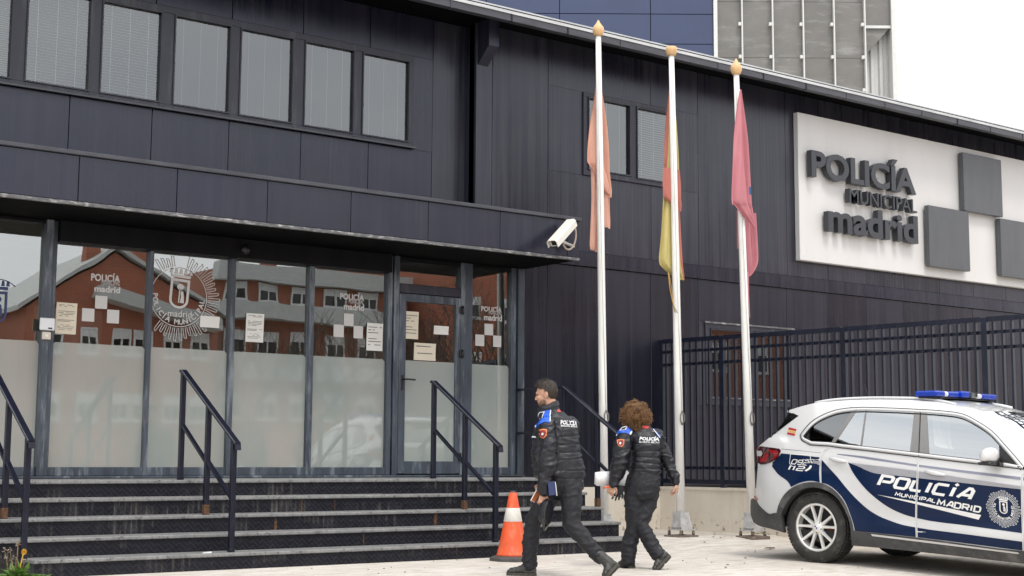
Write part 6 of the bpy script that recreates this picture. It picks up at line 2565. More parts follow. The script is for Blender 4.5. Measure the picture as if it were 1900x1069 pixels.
class Fig:
    """a figure in its own frame: x to the picture's right, y away from the lens, z up"""

    def __init__(self, px0, d, hy, label, name='person'):
        self.px0, self.d, self.hy = px0, d, hy
        self.D = d * 0.993
        self.sc = self.D / 2639.0
        u0 = (px0 - 950) * self.sc
        o = BR * u0 + BW * d
        self.t = thing(name, (o.x, o.y, 0), label, 'person', None, math.atan2(BR.y, BR.x))
        self.cam = Vector((-u0, -d, 1.1))

    def p(self, px, py, v=0.0):
        k = 1 + v / self.d
        return Vector((((px - 950) * k - (self.px0 - 950)) * self.sc, v, 1.1 + (self.hy - py) * self.sc * k))

    def cast(self, bvh, px, py, off=0.002):
        tgt = self.p(px, py, 0)
        d = (tgt - self.cam).normalized()
        h = bvh.ray_cast(self.cam, d, 60)
        if h[0] is None:
            return None
        n_ = h[1] if h[1].dot(d) < 0 else -h[1]
        return h[0] + n_ * off

    def stick(self, name, bvh, poly, mat, parent, off=0.0025, step=2.0, holes=()):
        v, f = fill2d(dens(poly, step), step, holes)
        self.stick_geo(name, bvh, v, f, mat, parent, off)

    def stick_geo(self, name, bvh, v, f, mat, parent, off=0.0025, lim=0.06):
        P3 = [self.cast(bvh, a, b, off) for a, b in v]
        ok = [fc for fc in f if all(P3[i] is not None for i in fc)]
        ok = [fc for fc in ok if max((P3[fc[i]] - P3[fc[i - 1]]).length for i in range(len(fc))) < lim]
        used = sorted({i for fc in ok for i in fc})
        if not used:
            return None
        ix = {i: k for k, i in enumerate(used)}
        mb = MB()
        mb.add([P3[i] for i in used], [[ix[i] for i in fc] for fc in ok], True)
        return mb.build(name, mat, parent, local=True)

    def word(self, name, bvh, text, TL, TR, BL, mat, parent, bold=0.03, off=0.0045):
        vs_, fs_ = text_geo(text, 1.0, bold, res=2)
        q = fit2(vs_, 0, 1, 0, 1)
        pts = [(BL[0] + u_ * (TR[0] - TL[0]) + w * (TL[0] - BL[0]), BL[1] + u_ * (TR[1] - TL[1]) + w * (TL[1] - BL[1])) for u_, w in q]
        self.stick_geo(name, bvh, pts, fs_, mat, parent, off, 0.2)


def cloth(name, col, rough, bump, sheen=0.0):
    m, t, out = new_mat(name)
    n = noise_n(t, 5, 5, 0.6, False)
    c = ramp(t, n, [(0.3, tuple(x * 0.75 for x in col)), (0.7, tuple(x * 1.3 for x in col))])
    b = mathn(t, 'ADD', noise_n(t, (15, 15, 34), 4, 0.55, False), mathn(t, 'MULTIPLY', noise_n(t, 220, 2, 0.5, False), 0.08))
    p = principled(t, out, c, rough, 0.0, 0.5, 0.0, b, 0.02, bump)
    p.inputs['Sheen Weight'].default_value = sheen
    return m


M['jacket'] = cloth('black padded jacket', (0.0055, 0.006, 0.0110), 0.44, 0.28, 0.0)
M['trousers'] = cloth('black navy trousers', (0.0042, 0.0044, 0.0085), 0.66, 0.40, 0.02)
M['boot'] = cloth('dusty black boot leather', (0.035, 0.034, 0.031), 0.5, 0.3)
M['sole'] = simple('dusty boot sole', (0.055, 0.05, 0.042), 0.8, var=0.4, vs_=40, bump=0.8, bs=90, world=False)
M['skin'] = simple('skin', (0.50, 0.275, 0.19), 0.5, var=0.10, vs_=14, world=False)
M['royal'] = simple('royal blue shoulder cloth', (0.012, 0.095, 0.60), 0.5, var=0.15, vs_=30, world=False)
M['piping'] = simple('reflective piping', (0.62, 0.72, 0.80), 0.4, world=False)
M['print_white'] = simple('white reflective print', (0.70, 0.71, 0.73), 0.4, world=False)
M['patch_orange'] = simple('orange patch border', (0.62, 0.20, 0.07), 0.6, world=False)
M['patch_red'] = simple('dark red patch', (0.22, 0.02, 0.025), 0.6, world=False)
M['red_dot'] = simple('red label', (0.60, 0.06, 0.05), 0.6, world=False)


def hair_mat(name, lo, hi):
    m, t, out = new_mat(name)
    n = noise_n(t, (60, 60, 18), 4, 0.65, False)
    c = ramp(t, n, [(0.3, lo), (0.72, hi)])
    principled(t, out, c, 0.42, 0, 0.4, 0, noise_n(t, (120, 120, 30), 3, 0.6, False), 0.01, 0.8)
    return m


M['hair_brown'] = hair_mat('short dark brown hair', (0.010, 0.007, 0.005), (0.050, 0.033, 0.022))
M['hair_curly'] = hair_mat('curly light brown hair', (0.032, 0.014, 0.006), (0.38, 0.20, 0.085))


def wr(co, k=1.0, seed=0.0):
    """cloth folds: ridged noise"""
    a = noise.noise(Vector((co.x * 9 + seed, co.y * 9, co.z * 17)))
    b = noise.noise(Vector((co.x * 22, co.y * 22 + seed, co.z * 40)))
    c = noise.noise(Vector((co.x * 5 + co.z * 6 + seed, co.y * 5, co.z * 8 - co.x * 4)))
    return k * (0.006 * (1 - 2 * abs(a)) + 0.0022 * (1 - 2 * abs(b)) + 0.011 * (max(0.0, 1 - 5 * abs(c)) - 0.25) - 0.002)


def jacket(F, rings, arms, quilt, collar, seed, voxel=0.0085):
    mb = MB()
    torso(mb, rings)
    for pts, rs in arms:
        limb(mb, pts, rs)
    torso(mb, collar, sq=2.0)
    chains = [[Vector(p) for p in pts] for pts, rs in arms]

    def disp(co, n_):
        d, ti = min((chain_dist(co, c) for c in chains), key=lambda q: q[0])
        rr = 0.088
        arm = 1 - smooth01(rr, rr + 0.025, d)
        q = 0.0
        for z0, tilt in quilt:
            zz = co.z - z0 - tilt * co.x
            q -= 0.0095 * math.exp(-(zz / 0.0065) ** 2)
            q += 0.0015 * math.exp(-((zz - 0.03) / 0.02) ** 2)
        f = 0.0
        if arm > 0:
            # bunched folds at the elbow and cuff
            f = 0.009 * (1 - 2.3 * abs(noise.noise(Vector((co.x * 6 + co.z * 5 + seed, co.y * 6, co.z * 20 - co.x * 8))))) * (0.35 + 0.65 * math.exp(-((ti - 1.9) / 0.8) ** 2))
        return q * (1 - arm) + f * arm + wr(co, 0.75 + 0.6 * arm, seed)
    me = fuse(mb, voxel, 3, disp)
    return put('jacket', me, M['jacket'], F.t)


def trousers(F, pelvis, legs, seed, voxel=0.0085):
    mb = MB()
    torso(mb, pelvis)
    for pts, rs in legs:
        limb(mb, pts, rs)
    chains = [[Vector(p) for p in pts] for pts, rs in legs]

    def disp(co, n_):
        (d, ti), L = min(((chain_dist(co, c), len(c) - 1) for c in chains), key=lambda q: q[0][0])
        ank = smooth01(L - 0.75, L - 0.05, ti)
        knee = math.exp(-((ti - (L - 1)) / 0.35) ** 2)
        f = 0.008 * ank * (1 - 2.4 * abs(noise.noise(Vector((co.x * 7 + seed, co.y * 7, co.z * 26)))))
        f += 0.008 * knee * (1 - 2.4 * abs(noise.noise(Vector((co.x * 8 + co.z * 9, co.y * 8 + seed, co.z * 17 - co.x * 6)))))
        return f + wr(co + Vector((co.z * 0.35, 0, -co.x * 0.5)), 0.85, seed + 4)
    me = fuse(mb, voxel, 2, disp)
    return put('trousers', me, M['trousers'], F.t)


def boot(F, heel, toe, up, name='boot', h=0.15, w=0.048, seed=1.0):
    """ankle boot from heel to toe (sole line), up = direction of the shaft"""
    heel, toe, up = Vector(heel), Vector(toe), Vector(up).normalized()
    d = (toe - heel).normalized()
    L = (toe - heel).length
    nz = (up - d * up.dot(d)).normalized()
    s = d.cross(nz).normalized()
    mb = MB()
    rings = []
    for q, hh, ww in ((0.0, 0.055, 0.65), (0.08, 0.085, 0.9), (0.25, 0.105, 0.92), (0.42, 0.10, 0.88), (0.58, 0.075, 1.0), (0.76, 0.058, 1.08), (0.9, 0.048, 0.95), (0.985, 0.032, 0.62)):
        c = heel + d * (L * q) + nz * (hh / 2)
        rings.append((c, s * (w * ww), nz * (hh / 2)))
    torso(mb, rings, 18, 2.5)
    sh0 = heel + d * (L * 0.24) + nz * 0.06
    limb(mb, [sh0, sh0 + up * h * 0.5, sh0 + up * h], [0.052, 0.05, 0.052], 14)
    me = fuse(mb, 0.006, 2, lambda co, n_: 0.002 * math.sin((co - heel).dot(d) * 160) * smooth01(0.3, 0.6, (co - heel).dot(d) / L) + wr(co, 0.4, seed))
    o = put(name, me, M['boot'], F.t)
    so = MB()
    for j in range(2):
        pass
    prof = []
    for q, ww in ((0.0, 0.55), (0.04, 0.85), (0.14, 0.98), (0.3, 0.92), (0.45, 0.86), (0.62, 1.04), (0.78, 1.12), (0.9, 0.98), (0.975, 0.7), (1.01, 0.3)):
        prof.append((q, ww))
    ring = [heel + d * (L * q) + s * (w * ww * 1.06) for q, ww in prof] + [heel + d * (L * q) - s * (w * ww * 1.06) for q, ww in reversed(prof)]
    so.loft([[p - nz * 0.016 for p in ring], [p + nz * 0.012 for p in ring]], True, False)
    # cleats
    for k in range(11):
        q = 0.06 + 0.088 * k
        if 0.33 < q < 0.42:
            continue
        for e in (-1, 1):
            so.obox(heel + d * (L * q) + s * (e * w * 0.52) - nz * 0.019, d, s, nz, L * 0.026, w * 0.4, 0.006)
    so.build('sole', M['sole'], o, local=True)
    return o


def hand(mb, wrist, d, n_, thumb, curl=0.9, k=1.0):
    """five separate fingers: d along the hand, n_ out of the back of the hand, thumb side +1/-1 of d x n_"""
    wrist, d, n_ = Vector(wrist), Vector(d).normalized(), Vector(n_)
    n_ = (n_ - d * n_.dot(d)).normalized()
    s = d.cross(n_).normalized() * thumb
    torso(mb, [(wrist - d * 0.02 * k, s * 0.026 * k, n_ * 0.019 * k), (wrist + d * 0.02 * k, s * 0.034 * k, n_ * 0.017 * k), (wrist + d * 0.06 * k, s * 0.041 * k, n_ * 0.014 * k), (wrist + d * 0.088 * k, s * 0.040 * k, n_ * 0.012 * k)], 16)
    for i, (off, L, r) in enumerate(((0.031, 0.070, 0.0092), (0.010, 0.079, 0.0095), (-0.011, 0.073, 0.0090), (-0.031, 0.056, 0.0080))):
        p = wrist + d * 0.075 * k + s * off * k
        a = 0.15
        pts = [p]
        for q, f in enumerate((0.45, 0.32, 0.23)):
            a += curl * (0.55 + 0.12 * i)
            dd = d * math.cos(a) - n_ * math.sin(a) + s * (off * 1.0)
            p = p + dd.normalized() * L * f * k * 1.15
            pts.append(p)
        limb(mb, pts, [r * k, r * 0.97 * k, r * 0.9 * k, r * 0.78 * k], 10)
    p = wrist + d * 0.02 * k + s * 0.028 * k
    t1 = p + (d * 0.6 + s * 0.75 - n_ * 0.3).normalized() * 0.036 * k
    t2 = t1 + (d * 0.9 + s * 0.2 - n_ * 0.5 * curl).normalized() * 0.032 * k
    t3 = t2 + (d * 0.9 - s * 0.15 - n_ * 0.7 * curl).normalized() * 0.025 * k
    limb(mb, [p, t1, t2, t3], [0.014 * k, 0.0125 * k, 0.011 * k, 0.009 * k], 10)


def head(mb, c, f, k=1.0, ears=True):
    """cranium, jaw, nose, brow, lips, ears; f = where the face looks"""
    c = Vector(c)
    f = Vector(f).normalized()
    l = Vector((0, 0, 1)).cross(f).normalized()
    z = f.cross(l).normalized()

    def at(a, b, h):
        return c + (f * a + l * b + z * h) * k
    E = lambda p, a, b, h: mb.add(*ell(p, f * a * k, l * b * k, z * h * k, 20, 14))
    E(at(-0.005, 0, 0.02), 0.098, 0.077, 0.092)
    E(at(0.035, 0, -0.04), 0.062, 0.062, 0.075)
    E(at(0.045, 0, -0.082), 0.048, 0.048, 0.038)
    E(at(0.072, 0, -0.098), 0.022, 0.024, 0.018)
    E(at(0.085, 0, 0.018), 0.016, 0.052, 0.014)
    limb(mb, [at(0.088, 0, 0.012), at(0.104, 0, -0.018), at(0.112, 0, -0.034)], [0.010 * k, 0.011 * k, 0.013 * k], 10)
    E(at(0.100, 0.012, -0.038), 0.010, 0.009, 0.008)
    E(at(0.100, -0.012, -0.038), 0.010, 0.009, 0.008)
    E(at(0.091, 0, -0.062), 0.010, 0.024, 0.006)
    E(at(0.089, 0, -0.073), 0.010, 0.021, 0.007)
    for e in (-1, 1):
        E(at(0.062, e * 0.045, -0.03), 0.03, 0.022, 0.022)
        if ears:
            p = at(-0.012, e * 0.076, -0.018)
            mb.add(*ell(p, (f * 0.022 + l * e * -0.004) * k, l * e * 0.010 * k, (z * 0.034 + f * -0.005) * k, 14, 10))
            mb.add(*ell(p + (f * -0.012 + l * e * 0.010 + z * 0.006) * k, f * 0.012 * k, l * 0.006 * k, z * 0.026 * k, 12, 8))
    return at, f, l, z


M['eye'] = simple('eye white', (0.16, 0.13, 0.115), 0.35, world=False)
M['stubble'] = simple('short brown stubble', (0.17, 0.095, 0.062), 0.7, var=0.35, vs_=60, world=False)


def eyes(F, at, f, l, z):
    for e in (-1, 1):
        mb = MB()
        mb.add(*ell(at(0.081, e * 0.031, -0.004), f * 0.011, l * 0.010, z * 0.008, 12, 8), True)
        o = mb.build('eye', M['eye'], F.t, local=True)
        mb = MB()
        mb.add(*ell(at(0.0905, e * 0.031, -0.004), f * 0.003, l * 0.006, z * 0.006, 10, 6), True)
        mb.build('iris', M['boot'], o, local=True)


def rings_from(F, rows, va=0.0):
    """rows: (py, x left, x right, half depth, v) in picture terms"""
    out = []
    for py, xl, xr, b, v in rows:
        a, c = F.p(xl, py, v), F.p(xr, py, v)
        out.append(((a + c) / 2, (c - a) / 2, Vector((0, b, 0))))
    return out


# ================================================================ man walking to the left
A = Fig(1030, 13.39, 848, 'man in black padded police jacket walking left, cap hanging from his left hand')
fdir = Vector((-0.86, 0.50, 0))
hc = A.p(1016, 730, 0.0)
hf = Vector((-0.94, 0.30, -0.16)).normalized()
Lw = A.p(1010, 914, -0.17)
Rw = A.p(1012, 898, 0.24)
body = MB()
at, f_, l_, z_ = head(body, hc, hf)
limb(body, [A.p(1033, 778, 0.0), A.p(1025, 755, 0.0), A.p(1019, 740, 0.0)], [0.075, 0.062, 0.06])
torso(body, rings_from(A, [(775, 1010, 1062, 0.09, 0), (800, 1000, 1066, 0.11, 0), (840, 1004, 1072, 0.11, 0), (880, 1020, 1078, 0.11, 0), (905, 1030, 1076, 0.10, 0)]))
limb(body, [A.p(1018, 786, -0.15), A.p(1019, 860, -0.19), Lw], [0.05, 0.042, 0.029])
limb(body, [A.p(1062, 786, 0.15), A.p(1056, 855, 0.24), Rw], [0.05, 0.042, 0.029])
limb(body, [A.p(1038, 900, 0.06), A.p(992, 966, 0.09), A.p(985, 1046, 0.10)], [0.085, 0.055, 0.042])
limb(body, [A.p(1060, 900, -0.07), A.p(1060, 970, -0.12), A.p(1118, 1032, -0.20)], [0.085, 0.055, 0.042])
hand(body, Lw + Vector((0, 0, -0.005)), (-0.12, -0.05, -1.0), (0.25, -0.95, 0.0), -1, 0.95)
hand(body, Rw, (-0.7, -0.2, -0.5), (0.3, 0.8, 0.1), 1, 0.9)
put('body', fuse(body, 0.0055, 1), M['skin'], A.t)
eyes(A, at, f_, l_, z_)
# short hair, longer on top; cropped at the nape
hb = MB()
V, Fc = ell(hc + z_ * 0.022 - f_ * 0.005, f_ * 0.107, l_ * 0.086, z_ * 0.102, 56, 40)
keep = []
for p in V:
    q = p - hc
    a, b, h = q.dot(f_), q.dot(l_), q.dot(z_)
    line = 0.040 + 0.10 * smooth01(0.03, 0.10, a) * 0.35 - 0.115 * smooth01(0.02, -0.055, a)
    keep.append(h > line)
nv = []
for p in V:
    q = p - hc
    n_ = q.normalized()
    top = smooth01(0.03, 0.10, q.dot(z_))
    front = smooth01(0.0, 0.10, q.dot(f_))
    k_ = 0.004 * noise.noise(q * 70) + (0.010 + 0.012 * front) * top * (0.8 + 0.7 * noise.noise(q * 26))
    nv.append(p + n_ * k_)
ok = [fc for fc in Fc if all(keep[i] for i in fc)]
hb.add(nv, ok, True)
rnd = random.Random(5)
for _ in range(900):
    i = rnd.randrange(len(V))
    if not keep[i]:
        continue
    q = V[i] - hc
    n_ = q.normalized()
    top = smooth01(0.02, 0.09, q.dot(z_))
    L_ = 0.006 + 0.020 * top
    d_ = (n_ * 0.7 + f_ * (0.5 * top - 0.1) + z_ * (-0.5 + 0.6 * top) + Vector((rnd.uniform(-.3, .3), rnd.uniform(-.3, .3), rnd.uniform(-.2, .2)))).normalized()
    p0 = nv[i] - n_ * 0.003
    s_ = d_.cross(n_ + Vector((0.01, 0.02, 0.03))).normalized() * 0.0022
    hb.add([p0 - s_, p0 + s_, p0 + d_ * L_], [(0, 1, 2)], False)
hb.build('hair', M['hair_brown'], A.t, local=True)
bb = MB()
V, Fc = ell(hc + f_ * 0.040 - z_ * 0.068, f_ * 0.060, l_ * 0.0625, z_ * 0.060, 40, 28)
V = [p + (p - hc).normalized() * 0.002 * noise.noise(p * 120) for p in V]
ok = []
for fc in Fc:
    m_ = sum((V[i] for i in fc), Vector()) / len(fc) - hc
    a, b, h = m_.dot(f_), abs(m_.dot(l_)), m_.dot(z_)
    if h < -0.050 - 0.03 * smooth01(0.03, 0.09, a) + 0.055 * smooth01(0.035, 0.0, a) and not (a > 0.085 and b < 0.022 and h > -0.082):
        ok.append(fc)
bb.add(V, ok, True)
bb.build('beard', M['stubble'], A.t, local=True)

armL = ([A.p(1017, 787, -0.13), A.p(1021, 825, -0.18), A.p(1019, 862, -0.20), A.p(1012, 897, -0.185), A.p(1011, 911, -0.175)], [0.072, 0.073, 0.069, 0.057, 0.050])
armR = ([A.p(1060, 788, 0.13), A.p(1060, 825, 0.20), A.p(1054, 858, 0.24), A.p(1030, 882, 0.25), A.p(1015, 896, 0.24)], [0.078, 0.076, 0.07, 0.06, 0.052])
jr = rings_from(A, [(886, 996, 1085, 0.145, 0), (881, 992, 1088, 0.158, 0), (862, 989, 1086, 0.160, 0), (840, 988, 1080, 0.158, 0), (815, 989, 1076, 0.152, 0), (795, 994, 1072, 0.142, 0), (780, 1003, 1066, 0.125, 0), (770, 1010, 1054, 0.10, 0), (763, 1012, 1047, 0.085, 0)])
col = rings_from(A, [(778, 1004, 1050, 0.10, 0), (768, 1000, 1045, 0.095, 0), (758, 998, 1040, 0.085, 0)])
c0, c1 = A.p(1016, 752, 0), A.p(1018, 748, 0)
col.append((A.p(1018, 750, 0), Vector((0.098, 0, 0.035)), Vector((0, 0.082, 0))))
J = jacket(A, jr, [armL, armR], [(A.p(1060, 812).z, 0.10), (A.p(1060, 826).z, 0.06), (A.p(1060, 840).z, 0.04), (A.p(1060, 855).z, 0.12), (A.p(1060, 872).z, 0.0)], col, 1.0)
bvh = BVHTree.FromPolygons([v.co for v in J.data.vertices], [list(p.vertices) for p in J.data.polygons])
yoke = [(996, 795), (996, 781), (999.5, 771), (1006.5, 764), (1023, 759), (1021.5, 784.5), (1012, 783), (1003.5, 787)]
A.stick('shoulder_panel', bvh, yoke, M['royal'], J, 0.0065, 1.2)
A.stick('piping', bvh, [(1022.3, 760.5), (1024, 760.3), (1022.6, 782.3), (1020.9, 782.2)], M['piping'], J, 0.009, 1.2)
A.stick('piping', bvh, [(995.5, 793), (995.6, 779), (997.2, 777), (997.4, 793)], M['piping'], J, 0.009, 1.2)
A.stick('rank_badge', bvh, [(999.2, 776.5), (1003.5, 764.5), (1013, 763.5), (1008.5, 777)], M['print_white'], J, 0.0095, 1.2)
A.stick('rank_badge', bvh, [(1000.8, 775), (1004.5, 766.0), (1010.8, 765.3), (1007.4, 775.4)], M['jacket'], J, 0.012, 1.2)
A.stick('red_label', bvh, [(1035, 760), (1043.5, 760.5), (1043.5, 764.5), (1035, 764)], M['red_dot'], J, 0.004, 1.5)
sh_ = lambda cx, cy, w, h: [(cx - w, cy - h * .75), (cx, cy - h), (cx + w, cy - h * .9), (cx + w * .95, cy + h * .3), (cx + w * .3, cy + h), (cx - w * .5, cy + h * .75), (cx - w * .9, cy + h * .1)]
A.stick('arm_patch', bvh, sh_(1009, 804.5, 7.8, 9), M['patch_orange'], J, 0.004, 1.5)
A.stick('arm_patch', bvh, sh_(1009, 804.8, 5.6, 6.6), M['patch_red'], J, 0.0055, 1.5)
A.stick('arm_patch', bvh, [(1009 + 2.3 * math.cos(k * 0.7), 805 + 2.8 * math.sin(k * 0.7)) for k in range(9)], M['print_white'], J, 0.007, 1.5)
A.word('back_print', bvh, 'POLICÍA', (1042.5, 777), (1073, 779.5), (1041.5, 787.2), M['print_white'], J, 0.05)
A.word('back_print', bvh, 'MUNICIPAL MADRID', (1042.5, 788), (1073, 789.6), (1042.3, 791.3), M['print_white'], J, 0.03)
A.stick('chest_print', bvh, [(985.5, 809), (996, 809.5), (997, 812), (985.5, 811.6)], M['print_white'], J, 0.004, 1.2)
mb = MB()
zp0, zp1 = A.p(1081, 880, -0.06), A.p(1082, 892, -0.07)
mb.bar(zp0, zp1, 0.012, 0.006)
mb.build('zip_pull', M['steel'], J, local=True)

pel = rings_from(A, [(872, 1012, 1082, 0.14, 0), (890, 1014, 1085, 0.145, 0), (905, 1016, 1084, 0.14, 0), (918, 1026, 1076, 0.11, 0)])
legF = ([A.p(1036, 900, 0.05), A.p(1014, 930, 0.07), A.p(991, 968, 0.09), A.p(986, 1008, 0.10), A.p(985.5, 1046, 0.10)], [0.114, 0.104, 0.080, 0.070, 0.062])
legB = ([A.p(1059, 900, -0.05), A.p(1062, 935, -0.08), A.p(1062, 970, -0.11), A.p(1089, 1002, -0.16), A.p(1113, 1028, -0.19)], [0.114, 0.100, 0.082, 0.070, 0.061])
trousers(A, pel, [legF, legB], 2.0)
gzA = 0.016
heel = A.p(997, 1066, 0.08)
toe = A.p(944, 1066, 0.16)
boot(A, (heel.x, heel.y, gzA), (toe.x, toe.y, gzA), (0.02, 0, 1), seed=1)
boot(A, A.p(1147, 1044, -0.21), A.p(1124, 1078, -0.30) + Vector((0, 0, 0.05)), (-0.75, 0.15, 0.62), h=0.13, seed=2)

# things in his hands
cpc = A.p(1021, 948, -0.19)
CAP = thing('peaked_cap', (0, 0, 0), 'black peaked police cap hanging upside down from the hand of the man', 'cap')
CAP.location = A.t.location
CAP.rotation_euler = A.t.rotation_euler
dome = MB()
dn = Vector((0.80, -0.55, -0.05)).normalized()
du = Vector((0.25, 0.0, 0.97)).normalized()
du = (du - dn * du.dot(dn)).normalized()
ds_ = dn.cross(du)
rings = []
for k, (h_, r_) in enumerate(((0.0, 1.0), (-0.02, 1.04), (-0.05, 1.02), (-0.08, 0.86), (-0.098, 0.5), (-0.102, 0.05))):
    rings.append([cpc + dn * h_ + (ds_ * 0.072 * math.cos(2 * math.pi * q / 28) + du * 0.115 * math.sin(2 * math.pi * q / 28)) * r_ for q in range(28)])
inn = [[cpc + dn * (h_ + 0.004) + (ds_ * 0.072 * math.cos(2 * math.pi * q / 28) + du * 0.115 * math.sin(2 * math.pi * q / 28)) * (r_ - 0.05) for q in range(28)] for h_, r_ in ((-0.085, 0.45), (-0.06, 0.9), (0.0, 1.0))]
dome.loft(rings + [], False)
dome.loft(inn, True)
dome.build('crown', M['jacket'], CAP, local=True)
bd_ = MB()
bd_.tube([cpc + ds_ * 0.073 * math.cos(2 * math.pi * q / 28) + du * 0.116 * math.sin(2 * math.pi * q / 28) for q in range(28)], 0.003, 6, closed=True)
bd_.build('sweat_band', M['sole'], CAP, local=True)
pk = MB()
rows = []
for j in range(5):
    e = j / 4
    rows.append([cpc + ds_ * (0.072 + 0.0 * e) * math.cos(a) * (1 - 0.1 * e) + du * (0.115 + 0.062 * e) * math.sin(a) + dn * (-0.01 - 0.02 * e * e) for a in [math.pi * (1.12 + 0.76 * q / 12) for q in range(13)]])
pk.loft(rows, False, True, False)
pk.loft([[p + dn * 0.004 for p in r] for r in rows][::-1], False, True, False)
pk.build('peak', M['gloss_black'], CAP, local=True)
lb = MB()
c_ = cpc + ds_ * 0.012 + du * 0.03 - dn * 0.02
lb.obox(c_ + dn * 0.012, ds_, du, dn, 0.022, 0.024, 0.002)
lb.build('label', M['paper_cream'], CAP, local=True)
fo = MB()
c_ = A.p(1026, 905, -0.235)
fo.obox(c_, Vector((0.93, 0.3, 0.12)).normalized(), Vector((-0.3, 0.95, 0)).normalized(), Vector((-0.12, 0, 0.99)).normalized(), 0.034, 0.006, 0.062)
o = fo.build('folder', M['blue_decal'], None, base=(0, 0, 0))
o.location = A.t.location
o.rotation_euler = A.t.rotation_euler
tag(o, 'slim dark blue folder held at the wrist of the man', 'folder')
ed = MB()
ed.obox(c_ + Vector((0.038, 0, -0.004)), Vector((0.93, 0.3, 0.12)).normalized(), Vector((-0.3, 0.95, 0)).normalized(), Vector((-0.12, 0, 0.99)).normalized(), 0.003, 0.0065, 0.063)
ed.build('pale_edge', M['pale_sheet'], o, local=True)
ph = MB()
ph.cbox(-0.036, 0.036, -0.005, 0.005, -0.072, 0.072, 0.004)
o = ph.build('phone', M['reader'], None, base=(0, 0, 0))
o.matrix_world = A.t.matrix_basis @ Matrix.Translation(A.p(997, 917, -0.10)) @ Matrix.Rotation(0.5, 4, 'Y') @ Matrix.Rotation(0.9, 4, 'Z')
tag(o, 'pale phone in the hand of the man, behind the hanging cap', 'phone')
sc_ = MB()
sc_.box(-0.032, 0.032, -0.0062, -0.0052, -0.066, 0.066)
sc_.build('screen', M['patch_orange'], o, local=True)

# ================================================================ woman walking away
B = Fig(1197, 14.5, 850, 'woman with big curly brown hair in black police jacket, walking away with papers')
hc = B.p(1184, 771, 0.02)
hf = Vector((-0.62, 0.76, -0.18)).normalized()
Lw = B.p(1138, 899, -0.12)
Rw = B.p(1257, 898, 0.03)
body = MB()
at, f_, l_, z_ = head(body, hc, hf, 0.96)
limb(body, [B.p(1196, 803, 0.0), B.p(1190, 792, 0.0), B.p(1187, 780, 0.01)], [0.07, 0.056, 0.055])
torso(body, rings_from(B, [(800, 1168, 1220, 0.09, 0), (830, 1176, 1218, 0.10, 0), (870, 1176, 1220, 0.11, 0), (905, 1168, 1222, 0.11, 0)]))
limb(body, [B.p(1163, 808, -0.08), B.p(1153, 855, -0.12), Lw], [0.045, 0.038, 0.026])
limb(body, [B.p(1219, 808, 0.08), B.p(1240, 855, 0.10), Rw], [0.045, 0.038, 0.026])
limb(body, [B.p(1180, 905, -0.03), B.p(1176, 972, -0.02), B.p(1166, 1040, 0.0)], [0.085, 0.055, 0.04])
limb(body, [B.p(1210, 905, 0.03), B.p(1190, 972, -0.06), B.p(1225, 1030, -0.14)], [0.085, 0.055, 0.04])
hand(body, Lw, (-0.25, -0.1, -0.8), (-0.3, -0.9, 0.0), -1, 0.95, 0.95)
hand(body, Rw, (0.05, -0.05, -1.0), (0.9, -0.3, 0.1), 1, 1.0, 0.95)
put('body', fuse(body, 0.0055, 1), M['skin'], B.t)
eyes(B, at, f_, l_, z_)
# curls: a dark core and many small coils
hair = MB()
hcen = B.p(1182, 772, 0.0)
RA, RB_, RC = 0.128, 0.138, 0.132
V, Fc = ell(hcen, (RA, 0, 0), (0, RB_, 0), (0, 0, RC), 40, 28)
cut = lambda q: (q.dot(f_) > 0.085 and abs(q.dot(l_)) < 0.085 and q.z - 0.0 < 0.055)
V2 = [p + (p - hcen).normalized() * (0.030 * noise.noise(p * 13) + 0.012 * noise.noise(p * 50)) for p in V]
hair.add(V2, [fc for fc in Fc if not any(cut(V[i] - hcen) for i in fc)], True)
rnd = random.Random(11)
for k in range(1700):
    while True:
        n_ = Vector((rnd.gauss(0, 1), rnd.gauss(0, 1), rnd.gauss(0, 1))).normalized()
        if n_.z > -0.82 and not cut(Vector((n_.x * RA, n_.y * RB_, n_.z * RC))):
            break
    p0 = hcen + Vector((n_.x * RA, n_.y * RB_, n_.z * RC)) * (rnd.uniform(0.84, 1.02) + 0.22 * noise.noise(n_ * 2.3))
    down = Vector((0, 0, -1))
    d_ = (n_ * rnd.uniform(0.2, 1.0) + (down - n_ * down.dot(n_)) * rnd.uniform(0.2, 1.1) + Vector((rnd.uniform(-.5, .5), rnd.uniform(-.5, .5), rnd.uniform(-.3, .3)))).normalized()
    a_ = d_.orthogonal().normalized()
    b_ = d_.cross(a_)
    L_ = rnd.choice((0.025, 0.035, 0.045, 0.06))
    rc = rnd.uniform(0.006, 0.012)
    turns = rnd.uniform(1.3, 2.2)
    ph_ = rnd.uniform(0, 6.3)
    pts = []
    for q in range(12):
        t_ = q / 11
        pts.append(p0 + d_ * L_ * t_ + (a_ * math.cos(ph_ + turns * 6.28 * t_) + b_ * math.sin(ph_ + turns * 6.28 * t_)) * rc + Vector((0, 0, -0.02 * t_ * t_)))
    hair.tube(pts, [0.0030] * 9 + [0.0026, 0.0019, 0.0009], 4, False)
hair.build('hair', M['hair_curly'], B.t, local=True)

